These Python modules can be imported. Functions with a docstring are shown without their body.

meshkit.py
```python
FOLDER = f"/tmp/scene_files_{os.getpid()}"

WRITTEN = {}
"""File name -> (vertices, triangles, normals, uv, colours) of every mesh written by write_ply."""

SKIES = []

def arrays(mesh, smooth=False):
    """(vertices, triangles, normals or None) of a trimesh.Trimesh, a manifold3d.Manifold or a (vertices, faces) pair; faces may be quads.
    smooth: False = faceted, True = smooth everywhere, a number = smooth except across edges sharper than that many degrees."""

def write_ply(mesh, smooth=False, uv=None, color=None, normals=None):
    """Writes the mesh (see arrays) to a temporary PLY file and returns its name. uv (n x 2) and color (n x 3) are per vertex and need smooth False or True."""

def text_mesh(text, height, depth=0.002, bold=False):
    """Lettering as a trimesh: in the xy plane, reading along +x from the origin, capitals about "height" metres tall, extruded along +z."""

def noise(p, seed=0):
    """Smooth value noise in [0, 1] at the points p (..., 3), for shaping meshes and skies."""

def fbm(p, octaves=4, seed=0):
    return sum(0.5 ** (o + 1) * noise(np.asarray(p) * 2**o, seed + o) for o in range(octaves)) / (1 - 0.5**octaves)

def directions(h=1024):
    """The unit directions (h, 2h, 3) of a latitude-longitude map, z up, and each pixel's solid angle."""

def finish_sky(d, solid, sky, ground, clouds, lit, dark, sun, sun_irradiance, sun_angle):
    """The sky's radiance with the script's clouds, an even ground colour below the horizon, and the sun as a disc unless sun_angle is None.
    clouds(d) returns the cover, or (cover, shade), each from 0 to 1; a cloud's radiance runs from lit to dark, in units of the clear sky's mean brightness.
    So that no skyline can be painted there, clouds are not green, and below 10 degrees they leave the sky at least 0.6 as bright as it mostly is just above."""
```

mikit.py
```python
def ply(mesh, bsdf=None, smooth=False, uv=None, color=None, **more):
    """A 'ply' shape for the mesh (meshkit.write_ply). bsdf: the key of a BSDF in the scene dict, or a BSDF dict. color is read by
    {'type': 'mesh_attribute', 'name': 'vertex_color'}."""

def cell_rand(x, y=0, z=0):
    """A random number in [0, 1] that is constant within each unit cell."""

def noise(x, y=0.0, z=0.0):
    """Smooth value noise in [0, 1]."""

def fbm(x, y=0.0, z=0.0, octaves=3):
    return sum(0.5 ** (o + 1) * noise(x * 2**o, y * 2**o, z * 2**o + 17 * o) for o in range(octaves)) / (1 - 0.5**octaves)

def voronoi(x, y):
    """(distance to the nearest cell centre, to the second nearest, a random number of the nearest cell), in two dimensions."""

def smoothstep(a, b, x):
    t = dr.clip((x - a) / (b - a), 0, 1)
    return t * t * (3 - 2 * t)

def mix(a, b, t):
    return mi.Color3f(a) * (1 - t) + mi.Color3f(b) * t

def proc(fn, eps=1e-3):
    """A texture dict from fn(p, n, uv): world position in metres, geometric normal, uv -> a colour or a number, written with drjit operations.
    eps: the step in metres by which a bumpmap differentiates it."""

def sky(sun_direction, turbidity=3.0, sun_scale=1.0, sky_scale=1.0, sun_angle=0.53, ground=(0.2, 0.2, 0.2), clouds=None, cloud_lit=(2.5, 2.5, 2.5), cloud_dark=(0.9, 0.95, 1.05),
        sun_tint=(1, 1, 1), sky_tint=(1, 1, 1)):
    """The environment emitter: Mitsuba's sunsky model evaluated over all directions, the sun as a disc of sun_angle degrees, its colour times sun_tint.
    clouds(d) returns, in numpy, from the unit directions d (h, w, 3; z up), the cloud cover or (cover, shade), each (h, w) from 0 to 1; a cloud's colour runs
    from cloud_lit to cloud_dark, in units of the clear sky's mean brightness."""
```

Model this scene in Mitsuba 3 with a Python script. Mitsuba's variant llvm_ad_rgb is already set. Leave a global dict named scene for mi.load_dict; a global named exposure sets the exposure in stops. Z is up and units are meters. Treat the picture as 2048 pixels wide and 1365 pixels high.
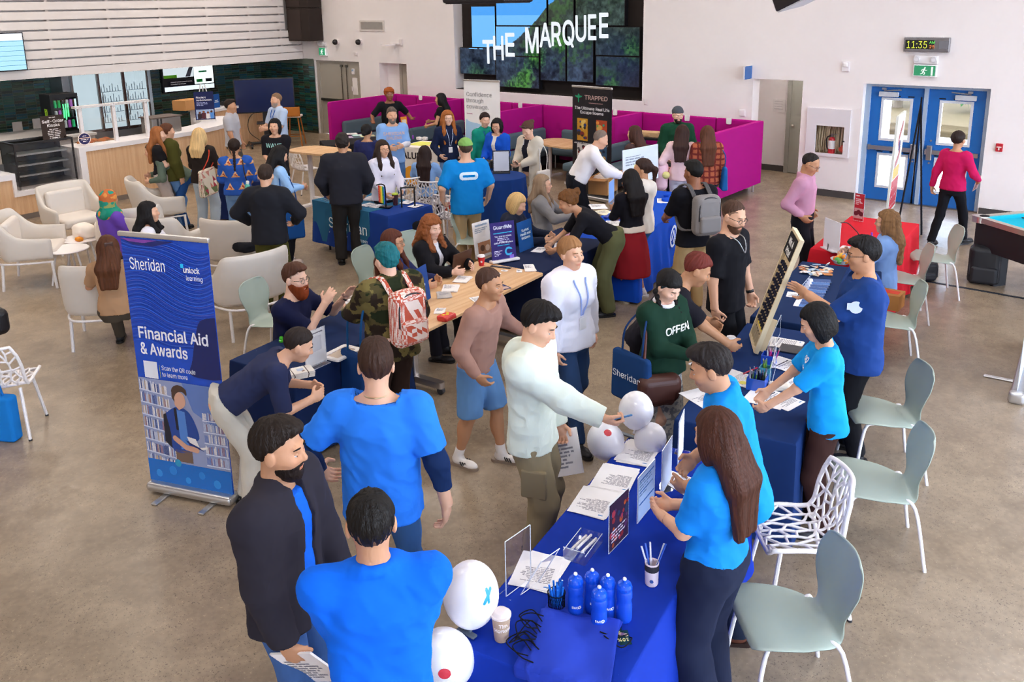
import math,drjit as dr,numpy as np,trimesh,shapely,shapely.geometry as sg,mitsuba as mi,mikit,meshkit
from mikit import noise,fbm,smoothstep,mix,cell_rand,voronoi
T=mi.ScalarTransform4f
scene,labels={},{}
# ---------------------------------------------------------------- camera (metres; z up; x along the back wall, y towards it)
F,PITCH,ROLL,CX,CY,AZ,EYE=1745.44,0.2419,-0.0167,1028.36,433.9,-0.6819,3.5
_fw=np.array([math.sin(AZ)*math.cos(PITCH),math.cos(AZ)*math.cos(PITCH),-math.sin(PITCH)])
_r0=np.array([math.cos(AZ),-math.sin(AZ),0.0]); _u0=np.cross(_r0,_fw)
CAM_R=np.array([math.cos(ROLL)*_r0+math.sin(ROLL)*_u0,-math.sin(ROLL)*_r0+math.cos(ROLL)*_u0,_fw])
_m=np.eye(4); _m[:3,0],_m[:3,1],_m[:3,2],_m[:3,3]=-CAM_R[0],CAM_R[1],CAM_R[2],(0,0,EYE)
scene['camera']={'type':'perspective','fov':math.degrees(2*math.atan(1024/F)),'fov_axis':'x','to_world':T(_m),'near_clip':0.05,'far_clip':500.0,
 'principal_point_offset_x':-(CX-1024)/2048,'principal_point_offset_y':-(CY-682.5)/1365}
# ---------------------------------------------------------------- daylight, lamps, exposure
exposure=0.12
scene['sky']=mikit.sky((0.35,0.75,0.75),turbidity=4.0,sun_scale=0.0,sky_scale=35.0,ground=(0.35,0.34,0.32),sky_tint=(1.0,1.02,1.05),
 clouds=lambda d:0.75*np.clip(meshkit.fbm(d*np.array([2.0,2.0,4.0])+3.1,4)*2.4-0.6,0,1),cloud_lit=(2.4,2.45,2.6),cloud_dark=(1.3,1.35,1.45))
LAMP_Z=6.3
LAMPS=[(x,y,w) for x,w in ((-18.0,1.0),(-12.5,.9),(-7.0,.6),(-1.0,.2)) for y in (1.0,6.5,12.0)]   # ceiling panels, warm over the lounge and cooler to the windows
LAMP_POWER=13.0
SCREEN_GLOW=1.0
# ---------------------------------------------------------------- helpers
def col(h):
 """#rrggbb as linear rgb"""
 if not isinstance(h,str):
  return np.asarray(h,float)
 c=np.array([int(h[i:i+2],16) for i in (1,3,5)])/255.0
 return np.where(c<=0.04045,c/12.92,((c+0.055)/1.055)**2.4)
def rgb(h):
 return [float(x) for x in col(h)]
def ray(px,py):
 return CAM_R.T@np.array([(px-CX)/F,-(py-CY)/F,1.0])
def G(px,py,z=0.0):
 """survey: the point of the level z that the photograph shows at a pixel"""
 d=ray(px,py)
 return np.array([0,0,EYE])+d*(z-EYE)/d[2]
def on_y(px,py,y):
 d=ray(px,py)
 return np.array([0,0,EYE])+d*y/d[1]
def on_x(px,py,x):
 d=ray(px,py)
 return np.array([0,0,EYE])+d*x/d[0]
def numbered(key):
 if key not in labels and key not in scene and key not in USED:
  USED.add(key)
  return key
 n=1
 while f'{key}_{n:03d}' in USED or f'{key}_{n:03d}' in scene:
  n+=1
 USED.add(f'{key}_{n:03d}')
 return f'{key}_{n:03d}'
USED=set()
def tag(key,label=None,category=None,group=None,kind=None):
 d={k:v for k,v in (('label',label),('category',category),('group',group),('kind',kind)) if v}
 if d:
  labels[key]=d
 return key
def thing(name,label,category,group=None):
 return tag(numbered(name),label,category,group)
def packed(c):
 """linear colours (n, 3) as one number each, 8 bits a channel in sRGB: all plain meshes of a material share one BSDF and carry their colour in u"""
 c=np.clip(np.asarray(c,float),0,1)
 e=np.round(np.where(c<=0.0031308,12.92*c,1.055*np.maximum(c,1e-9)**(1/2.4)-0.055)*247+4)
 return e[...,0]*65536+e[...,1]*256+e[...,2]
def own_color(p,n,uv):
 """the colour of a mesh: packed in u; v tells grain (0..1: darker or paler strands) or flush (2..3: redder skin)"""
 k=dr.floor(uv.x+0.5)
 r=dr.floor(k/65536.0); g=dr.floor((k-r*65536.0)/256.0); b=k-r*65536.0-g*256.0
 def lin(x):
  x=dr.clip((x-4.0)/247.0,0.0,1.0)
  return dr.select(x<=0.04045,x/12.92,dr.power((x+0.055)/1.055,2.4))
 c=mi.Color3f(lin(r),lin(g),lin(b))
 flush=dr.clip(uv.y-2.0,0.0,1.0)
 grain=dr.select(uv.y>1.5,1.0,0.5+uv.y)
 return c*grain*mi.Color3f(1.0-0.06*flush,1.0-0.38*flush,1.0-0.38*flush)
def shape(mesh,color,bsdf='matte',smooth=False,tone=None):
 """the ply dict of a mesh in one colour, or one colour per face; tone: one grain or flush number per vertex"""
 c=col(color)
 if c.ndim==2:# per face: the faces get corners of their own
  v,f,n=meshkit.arrays(mesh,bool(smooth))
  path=meshkit.write_ply((v[f].reshape(-1,3),np.arange(3*len(f)).reshape(-1,3)),False,np.stack([np.repeat(packed(c),3),np.full(3*len(f),.5)],1),normals=None if n is None else n[f].reshape(-1,3))
  return {'type':'ply','filename':path,'face_normals':n is None,'bsdf':{'type':'ref','id':bsdf}}
 else:
  v,f,n=meshkit.arrays(mesh,smooth); u=np.full(len(v),float(packed(c))); sm=n is not None
 return mikit.ply((v,f),bsdf,smooth=sm,uv=np.stack([u,np.full(len(v),.5) if tone is None else tone],1))
def part(parent,name,mesh,color,bsdf='matte',smooth=False,label=None,kind=None,to=None,tone=None):
 key=numbered(f'{parent}__{name}')
 d=mesh if isinstance(mesh,dict) else shape(mesh,color,bsdf,smooth,tone)
 scene[key]={**d,'to_world':T(to)} if to is not None else dict(d)
 tag(key,label,kind=kind)
 return key
def solo(name,mesh,color,bsdf,label,category,group=None,smooth=False,kind=None,to=None):
 key=numbered(name)
 d=mesh if isinstance(mesh,dict) else shape(mesh,color,bsdf,smooth)
 scene[key]={**d,'to_world':T(to)} if to is not None else dict(d)
 return tag(key,label,category,group,kind)
def struct(name,mesh,color,bsdf='wall',smooth=False):
 key=numbered(name)
 scene[key]=shape(mesh,color,bsdf,smooth)
 return tag(key,kind='structure')
cat=trimesh.util.concatenate
def mat(loc=(0,0,0),rz=0.0,scale=1.0,rx=0.0,ry=0.0):
 """4x4: scale, then turn about x, y, z (degrees), then move"""
 m=trimesh.transformations.euler_matrix(math.radians(rx),math.radians(ry),math.radians(rz),'sxyz')
 m[:3,:3]=m[:3,:3]*scale
 m[:3,3]=loc
 return m
def frame(o,x,y,z=None):
 """4x4 with columns x, y, x cross y"""
 x=np.asarray(x,float); x=x/np.linalg.norm(x)
 y=np.asarray(y,float); y=y-x*(x@y); y=y/np.linalg.norm(y)
 m=np.eye(4); m[:3,0],m[:3,1],m[:3,2],m[:3,3]=x,y,np.cross(x,y),o
 return m
def unit_(v):
 v=np.asarray(v,float)
 return v/np.linalg.norm(v)
def moved(mesh,m):
 mesh=mesh.copy(); mesh.apply_transform(m)
 return mesh
def box(x0,x1,y0,y1,z0,z1):
 m=trimesh.creation.box((x1-x0,y1-y0,z1-z0))
 m.apply_translation(((x0+x1)/2,(y0+y1)/2,(z0+z1)/2))
 return m
def cbox(sx,sy,sz,c=(0,0,0)):
 m=trimesh.creation.box((sx,sy,sz)); m.apply_translation(c)
 return m
def rbox(sx,sy,sz,r,c=(0,0,0),seg=3):
 """box with its edges rounded: the hull of eight small spheres"""
 s=trimesh.creation.icosphere(subdivisions=1 if seg<4 else 2,radius=r)
 pts=np.vstack([s.vertices+np.array([a*(sx/2-r),b*(sy/2-r),d*(sz/2-r)]) for a in (-1,1) for b in (-1,1) for d in (-1,1)])
 m=trimesh.convex.convex_hull(pts); m.apply_translation(c)
 return m
def rpoly(w,h,r,seg=5):
 """rounded rectangle, centred"""
 return sg.box(-w/2+r,-h/2+r,w/2-r,h/2-r).buffer(r,quad_segs=seg)
def prism(poly,z0,z1):
 out=[]
 for g in getattr(poly,'geoms',[poly]):
  m=trimesh.creation.extrude_polygon(g,z1-z0,engine='earcut'); m.apply_translation((0,0,z0)); out.append(m)
 return cat(out)
def tube(pts,r,sides=8,closed=False,caps=True):
 """a round tube along points; r a number or one per point"""
 p=np.asarray(pts,float); n=len(p); r=np.broadcast_to(r,(n,))
 t=np.gradient(p,axis=0) if not closed else np.roll(p,-1,0)-np.roll(p,1,0)
 t/=np.linalg.norm(t,axis=1,keepdims=True)+1e-12
 a=np.cross(t[0],[0,0,1.0] if abs(t[0][2])<0.9 else [1.0,0,0]); a/=np.linalg.norm(a)
 A=[]
 for k in range(n):
  a=a-t[k]*(a@t[k]); a/=np.linalg.norm(a)+1e-12; A.append(a)
 A=np.array(A); B=np.cross(t,A); ang=np.arange(sides)*2*np.pi/sides
 v=(p[:,None]+r[:,None,None]*(np.cos(ang)[None,:,None]*A[:,None]+np.sin(ang)[None,:,None]*B[:,None])).reshape(-1,3)
 f=[]
 for i in range(n if closed else n-1):
  j=(i+1)%n
  for k in range(sides):
   k2=(k+1)%sides
   f+=[[i*sides+k,i*sides+k2,j*sides+k2],[i*sides+k,j*sides+k2,j*sides+k]]
 if caps and not closed:
  v=np.vstack([v,p[:1],p[-1:]]); c0,c1=len(v)-2,len(v)-1
  for k in range(sides):
   k2=(k+1)%sides
   f+=[[c0,k2,k],[c1,(n-1)*sides+k,(n-1)*sides+k2]]
 return trimesh.Trimesh(v,np.array(f),process=False)
def bez(pts,n=12):
 """smooth curve through points (Catmull-Rom)"""
 p=np.asarray(pts,float); p=np.vstack([2*p[0]-p[1],p,2*p[-1]-p[-2]]); out=[]
 for i in range(1,len(p)-2):
  for t in np.linspace(0,1,n,endpoint=False):
   out.append(0.5*(2*p[i]+(p[i+1]-p[i-1])*t+(2*p[i-1]-5*p[i]+4*p[i+1]-p[i+2])*t**2+(3*p[i]-p[i-1]-3*p[i+1]+p[i+2])*t**3))
 return np.array(out+[p[-2]])
def lathe(prof,sections=28):
 return trimesh.creation.revolve(np.asarray(prof,float),sections=sections)
def grid(nu,nv,fn):
 """quad grid: fn(u, v) -> points, u and v from 0 to 1"""
 u,v=np.meshgrid(np.linspace(0,1,nu),np.linspace(0,1,nv),indexing='ij')
 p=np.asarray(fn(u,v)).reshape(-1,3)
 i,j=np.meshgrid(np.arange(nu-1),np.arange(nv-1),indexing='ij')
 a=(i*nv+j).ravel()
 f=np.vstack([np.stack([a,a+nv,a+nv+1],1),np.stack([a,a+nv+1,a+1],1)])
 return trimesh.Trimesh(p,f,process=False),u.ravel(),v.ravel()
def sheet(nu,nv,fn,t=0.004):
 """grid with a thickness"""
 m,u,v=grid(nu,nv,fn)
 n=meshkit.arrays(m,True)[2]
 a,b=m.vertices+n*t/2,m.vertices-n*t/2
 N=len(a); f=m.faces
 edge=np.concatenate([np.arange(nv),np.arange(1,nu)*nv+nv-1,(nu-1)*nv+np.arange(nv-2,-1,-1),np.arange(nu-2,-1,-1)*nv])
 e0,e1=edge[:-1],edge[1:]
 rim=np.vstack([np.stack([e0,e1,e1+N],1),np.stack([e0,e1+N,e0+N],1)])
 return trimesh.Trimesh(np.vstack([a,b]),np.vstack([f,f[:,::-1]+N,rim]),process=False)
_text={}
def words(text,height,bold=False,align='l',spacing=1.45):
 """flat lettering in the xy plane, one or more lines"""
 out=[]
 for i,line in enumerate(text.split('\n')):
  if not line.strip():
   continue
  k=(line,bold)
  if k not in _text:
   _text[k]=meshkit.text_mesh(line,1.0,0.02,bold)
  m=_text[k].copy(); m.apply_scale((height,height,0.08))
  w=m.bounds[1][0]
  m.apply_translation((-w/2 if align=='c' else-w if align=='r' else 0,-i*height*spacing,0))
  out.append(m)
 return cat(out)
def facing_board(center_base,normal,up=(0,0,1)):
 """frame of an upright board: x to the reader's right, y up, z towards the reader"""
 n=np.asarray(normal,float); n/=np.linalg.norm(n); u=np.asarray(up,float)
 x=np.cross(u,n)
 return frame(center_base,x,u)
# ---------------------------------------------------------------- materials
VC=mikit.proc(own_color)
def principled(**k):
 return {'type':'twosided','bsdf':{'type':'principled','base_color':VC,**k}}
scene['matte']=principled(roughness=0.75,specular=0.25)
scene['wall']={'type':'twosided','bsdf':{'type':'bumpmap','arbitrary':mikit.proc(lambda p,n,uv:0.5*noise(p.x*90,p.y*90,p.z*90),eps=2e-3),'scale':0.0006,
 'bsdf':{'type':'principled','base_color':VC,'roughness':0.6,'specular':0.3}}}
scene['fabric']={'type':'twosided','bsdf':{'type':'principled','base_color':VC,'roughness':0.85,'specular':0.15,'sheen':0.25}}
scene['skin']=principled(roughness=0.48,specular=0.35)
scene['hair']={'type':'twosided','bsdf':{'type':'bumpmap','arbitrary':mikit.proc(lambda p,n,uv:noise(p.x*420,p.y*420,p.z*55)+0.6*noise(p.x*150,p.y*150,p.z*22),eps=1e-3),'scale':0.004,
 'bsdf':{'type':'principled','base_color':VC,'roughness':0.52,'specular':0.25}}}
scene['plastic']=principled(roughness=0.38,specular=0.45)
scene['gloss']=principled(roughness=0.14,specular=0.5)
scene['leather']=principled(roughness=0.45,specular=0.4)
scene['metal']=principled(roughness=0.3,metallic=0.9)
scene['chrome']=principled(roughness=0.12,metallic=1.0)
scene['tile_glaze']=principled(roughness=0.16,specular=0.6,clearcoat=0.6,clearcoat_gloss=0.9)
scene['glass']={'type':'thindielectric','int_ior':1.5,'specular_reflectance':{'type':'rgb','value':0.9}}
scene['acrylic']={'type':'thindielectric','int_ior':1.49}
def wood_fn(c0,c1,axis):
 a,b=rgb(c0),rgb(c1)
 def fn(p,n,uv):
  q=(p.y,p.x,p.z) if axis=='y' else (p.z,p.x,p.y) if axis=='z' else (p.x,p.y,p.z)
  g=fbm(q[0]*1.3,q[1]*34,q[2]*34,3)
  h=noise(q[0]*7,q[1]*160,q[2]*160)
  return mix(a,b,smoothstep(0.25,0.75,g*0.75+h*0.25))
 return fn
scene['wood_panel']={'type':'twosided','bsdf':{'type':'principled','base_color':mikit.proc(wood_fn('#dcb58c','#d0a47a','z')),'roughness':0.5,'specular':0.35}}
scene['wood_top']={'type':'twosided','bsdf':{'type':'principled','base_color':mikit.proc(wood_fn('#dcb68a','#cfa274','y')),'roughness':0.42,'specular':0.4}}
def floor_color(p,n,uv):
 big=fbm(p.x*0.55+4,p.y*0.55+9,0.0,4)
 mid=fbm(p.x*3.1,p.y*3.1,2.0,3)
 fine=noise(p.x*46,p.y*46,1.0)
 grit=noise(p.x*150,p.y*150,5.0)
 base=mix(rgb('#806f5c'),rgb('#a3917a'),smoothstep(0.15,0.85,big*0.35+mid*0.35+0.3*fbm(p.x*9.0,p.y*9.0,7.0,3)))
 base=base*(0.92+0.16*fine)
 spots=smoothstep(0.80,0.90,grit)*smoothstep(0.35,0.6,mid)
 light=smoothstep(0.88,0.95,noise(p.x*120+40,p.y*120,8.0))
 return base*(1-0.45*spots)*(1+0.35*light)
def floor_rough(p,n,uv):
 return 0.16+0.16*fbm(p.x*1.7,p.y*1.7,6.0,3)+0.1*noise(p.x*40,p.y*40,3.0)
scene['concrete']={'type':'principled','base_color':mikit.proc(floor_color),'roughness':mikit.proc(floor_rough),'specular':0.5}
def lamp_mesh(key,mesh,radiance,color=(0.04,0.04,0.04),weight=1.0):
 """a mesh that gives off light"""
 d=shape(mesh,color,'plastic')
 d['emitter']={'type':'area','radiance':{'type':'rgb','value':[float(x) for x in radiance]},'sampling_weight':float(weight)}
 scene[key]=d
 return key
for (x,y,w) in LAMPS:
 c=LAMP_POWER*(np.array([1.0,0.89,0.77])*w+np.array([0.98,0.97,0.99])*(1-w))
 k=thing('ceiling_lamp',f"square ceiling lamp panel {'nearest the stairs' if y < 3 else 'midway across the hall' if y < 9 else 'nearest the back wall'}, {'over the servery' if x < -15 else 'over the lounge' if x < -10 else 'over the wood table' if x < -4 else 'beside the windows'}",'lamp','square ceiling lamp panels')
 part(k,'housing',box(x-.8,x+.8,y-.8,y+.8,LAMP_Z+.01,LAMP_Z+.12),'#d8d8d8','plastic')
 m=trimesh.Trimesh([[x-.75,y-.75,LAMP_Z],[x+.75,y-.75,LAMP_Z],[x+.75,y+.75,LAMP_Z],[x-.75,y+.75,LAMP_Z]],[[0,2,1],[0,3,2]],process=False)
 lamp_mesh(numbered(k+'__diffuser'),m,c)
# ---------------------------------------------------------------- the room
YB,CEIL=15.48,6.6          # face of the back wall, ceiling
WHITE='#ece6e4'
XL,XR,YF=-22.0,6.0,-7.0  # tiled wall of the servery, window side, wall behind the stairs
struct('floor',box(XL-6,XR+.3,YF-.3,YB+2.2,-.3,0),'#8a7a66','concrete')
struct('ceiling',box(XL-6,XR+.3,YF-.3,YB+.3,CEIL,CEIL+.3),'#dcdad8')
def wall_y(name,y0,y1,x0,x1,z0,z1,holes):
 """a wall in the xz plane with rectangular openings (x0, x1, z0, z1)"""
 p=sg.box(x0,z0,x1,z1)
 for h in holes:
  p=p.difference(sg.box(h[0],h[2],h[1],h[3]))
 m=prism(p,0,y1-y0)
 m.apply_transform(np.array([[1,0,0,0],[0,0,1,y0],[0,1,0,0],[0,0,0,1.0]])); m.invert()
 return struct(name,m,WHITE)
DOOR_H=2.04
HOLES=[(-19.55,-17.72,0,2.03),(-16.95,-15.95,0,2.03),(-14.3,-9.17,1.49,5.2),(-6.8,-5.86,0,DOOR_H),(-5.75,-4.98,.74,1.32),(-4.8,-2.84,0,DOOR_H)]
wall_y('wall_back',YB,YB+.3,XL,XR,0,CEIL,HOLES)
struct('wall_front',box(XL,XR,YF-.3,YF,0,CEIL),WHITE)
struct('wall_left',box(XL-.3,XL,YF,YB,0,CEIL),'#243834')
# window side: sill, posts and header; daylight comes in between
for i,(a,b) in enumerate([(YF,-6.4),(-2.6,-2.3),(1.7,2.0),(6.0,6.3),(10.3,10.6),(14.8,YB)]):
 struct('wall_right',box(XR,XR+.3,a,b,0,CEIL),WHITE)
struct('wall_right',box(XR,XR+.3,YF,YB,0,.5),WHITE)
struct('wall_right',box(XR,XR+.3,YF,YB,5.6,CEIL),WHITE)
for i,(a,b) in enumerate([(-6.4,-2.6),(-2.3,1.7),(2.0,6.0),(6.3,10.3),(10.6,14.8)]):
 k=numbered('window_1'.replace('1',str(i+1)))
 scene[k]=shape(trimesh.Trimesh([[XR+.15,a,.5],[XR+.15,b,.5],[XR+.15,b,5.6],[XR+.15,a,5.6]],[[0,1,2],[0,2,3]],process=False),'#ffffff','glass')
 tag(k,kind='structure')
rng=np.random.default_rng(7)
DARK='#4a4644'
for a,b in ((-15.9,-6.82),(-5.86,-4.82),(-2.82,XR)):
 struct('baseboard_back',box(a,b,YB-.02,YB,0,.12),DARK,'matte')
struct('trim_1',box(-17.72,-16.95,YB-.02,YB,0,.12),DARK,'matte')
# corridor behind the opening, its far wall and side walls
struct('wall_corridor',box(-7.9,-4.85,17.25,17.4,0,2.7),WHITE)
struct('wall_corridor',box(-8.1,-7.9,YB+.3,17.3,0,2.7),WHITE)
struct('wall_corridor',box(-4.95,-4.85,YB+.3,17.3,0,2.7),WHITE)
struct('ceiling_corridor',box(-8.1,-4.85,YB+.3,17.4,2.6,2.7),WHITE)
struct('baseboard_corridor',box(-7.4,on_y(1573,250,17.2)[0],17.23,17.25,0,.12),DARK,'matte')
k=thing('corridor_lamp','ceiling lamp inside the corridor','lamp')
part(k,'housing',box(-7.0,-5.6,16.2,16.8,2.55,2.58),'#dddddd','plastic')
lamp_mesh(numbered(k+'__diffuser'),trimesh.Trimesh([[-6.9,16.25,2.545],[-5.7,16.25,2.545],[-5.7,16.75,2.545],[-6.9,16.75,2.545]],[[0,2,1],[0,3,2]],process=False),(7,6.8,6.5),weight=.3)
xn=on_y(1545,230,17.24)[0]
k=solo('wall_notice',box(xn,xn+.26,17.235,17.25,1.22,1.48),'#e3dedc','matte','faint white paper notice on the corridor wall','notice')
for i in range(4):
 part(k,'text_line',box(xn+.03,xn+.2+.02*(i%2),17.232,17.236,1.43-i*.05,1.442-i*.05),'#c4bebe')
def door_leaf(key,name,x0,x1,y,z0,z1,color,t=.045):
 return part(key,name,box(x0,x1,y-t/2,y+t/2,z0,z1),color,'plastic')
# grey door in the corridor
k=tag(numbered('door_1'),kind='structure')
xd=on_y(1573,250,17.2)[0]
part(k,'frame',cat([box(xd,xd+.08,17.16,17.26,0,2.12),box(xd+.98,xd+1.06,17.16,17.26,0,2.12),box(xd,xd+1.06,17.16,17.26,2.06,2.12)]),'#9a988e','plastic')
l=door_leaf(k,'leaf',xd+.08,xd+.98,17.21,.01,2.06,'#a3a296')
part(l,'knob',cat([trimesh.creation.icosphere(subdivisions=2,radius=.032).apply_translation((xd+.16,17.10,.98)),tube([(xd+.16,17.19,.98),(xd+.16,17.12,.98)],.014,8)]),'#c9c4ba','metal',True)
# grey double door beside the tiled corner
k=tag(numbered('door_2'),kind='structure')
yd=YB+.12
part(k,'frame',cat([box(-19.55,-19.45,yd-.06,yd+.06,0,2.03),box(-17.82,-17.72,yd-.06,yd+.06,0,2.03),box(-19.55,-17.72,yd-.06,yd+.06,1.97,2.03)]),'#a39c90','plastic')
for i,(a,b) in enumerate(((-19.45,-18.36),(-18.34,-17.82))):
 l=door_leaf(k,'leaf',a,b,yd,.01,1.97,'#a8a093')
 part(l,'panic_bar',box(a+.04,b-.04,yd-.09,yd-.03,.93,1.0),'#7d766c','metal')
for x in (-18.5,-18.3):
 part(k,'vertical_rod',cat([tube([(x,yd-.07,.9),(x,yd-.07,1.92)],.014,6),cbox(.09,.04,.06,(x,yd-.06,1.9))]),'#6f685f','metal')
solo('paper_notice',box(-18.12,-17.92,yd-.035,yd-.028,1.15,1.6),'#efe9e4','matte','white paper notice taped on the grey double door','notice')
k=tag(numbered('door_3'),kind='structure')
part(k,'frame',cat([box(-16.42,-16.34,YB+.2,YB+.3,0,2.03),box(-16.42,-15.95,YB+.2,YB+.3,1.97,2.03)]),'#a39c90','plastic')
door_leaf(k,'leaf',-16.34,-15.95,YB+.25,.01,1.97,'#a8a093')
struct('wall_niche',box(-16.95,-16.42,YB+.28,YB+.34,0,2.03),WHITE)
# ---------------------------------------------------------------- blue doors to the outside
BLUE='#1c63b0'
k=tag(numbered('door_4'),kind='structure')
yd=YB+.22
x0,x1=-4.72,-2.92
fr=cat([box(-4.8,x0,yd-.07,yd+.07,0,DOOR_H),box(x1,-2.84,yd-.07,yd+.07,0,DOOR_H),box(-4.8,-2.84,yd-.07,yd+.07,1.985,DOOR_H),box(-3.85,-3.79,yd-.08,yd+.07,0,1.985)])
part(k,'frame',fr,'#9fb2c6','plastic')
part(k,'threshold',box(-4.8,-2.84,yd-.1,yd+.1,0,.015),'#8f8a82','metal')
for i,(a,b) in enumerate(((x0,-3.85),(-3.79,x1))):
 lites=[(a+.19,b-.19,1.07,1.79),(a+.19,b-.19,.24,.83)]
 p=sg.box(a,.015,b,1.98)
 for (c,d,e,f) in lites:
  p=p.difference(sg.box(c,e,d,f))
 m=prism(p,0,.045); m.apply_transform(np.array([[1,0,0,0],[0,0,1,yd-.022],[0,1,0,0],[0,0,0,1.0]])); m.invert()
 l=part(k,'leaf',m,BLUE,'plastic')
 for (c,d,e,f) in lites:
  q=sg.box(c-.012,e-.012,d+.012,f+.012).difference(sg.box(c+.03,e+.03,d-.03,f-.03))
  m=prism(q,0,.065); m.apply_transform(np.array([[1,0,0,0],[0,0,1,yd-.033],[0,1,0,0],[0,0,0,1.0]])); m.invert()
  part(l,'glazing_frame',m,'#cdd3da','plastic')
  part(l,'pane',trimesh.Trimesh([[c,yd,e],[d,yd,e],[d,yd,f],[c,yd,f]],[[0,1,2],[0,2,3]],process=False),'#ffffff','glass')
  for s in (.05,.5,.95):
   part(l,'tape',box(c+(d-c)*s-.05,c+(d-c)*s+.05,yd-.027,yd-.022,f+.03,f+.048),'#1a1c20')
 part(l,'panic_bar',cat([box(a+.03,b-.03,yd-.10,yd-.05,.90,.97),box(a+.03,a+.06,yd-.1,yd-.02,.89,.98)]),'#c4c2be','metal')
 e=b-.10 if i==0 else a+.10
 part(l,'latch_case',rbox(.085,.07,.25,.012,(e,yd-.075,.92)),'#b9b7b4','metal',30)
 for z in (1.12,.74):
  part(l,'bolt_head',tube([(e,yd-.035,z),(e,yd-.02,z)],.016,10),'#c8c8c8','metal')
 s=1 if i==0 else-1; e0=a+.17 if i==0 else b-.17
 part(l,'closer',rbox(.32,.05,.085,.01,(e0+s*.13,yd-.06,1.86)),'#c3c8d0','plastic',30)
 part(l,'closer_arm',cat([tube([(e0+s*.05,yd-.07,1.92),(e0+s*.34,yd-.10,1.945)],.012,6),cbox(.07,.05,.035,(e0+s*.06,yd-.09,1.955))]),'#aab2bd','metal')
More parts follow.
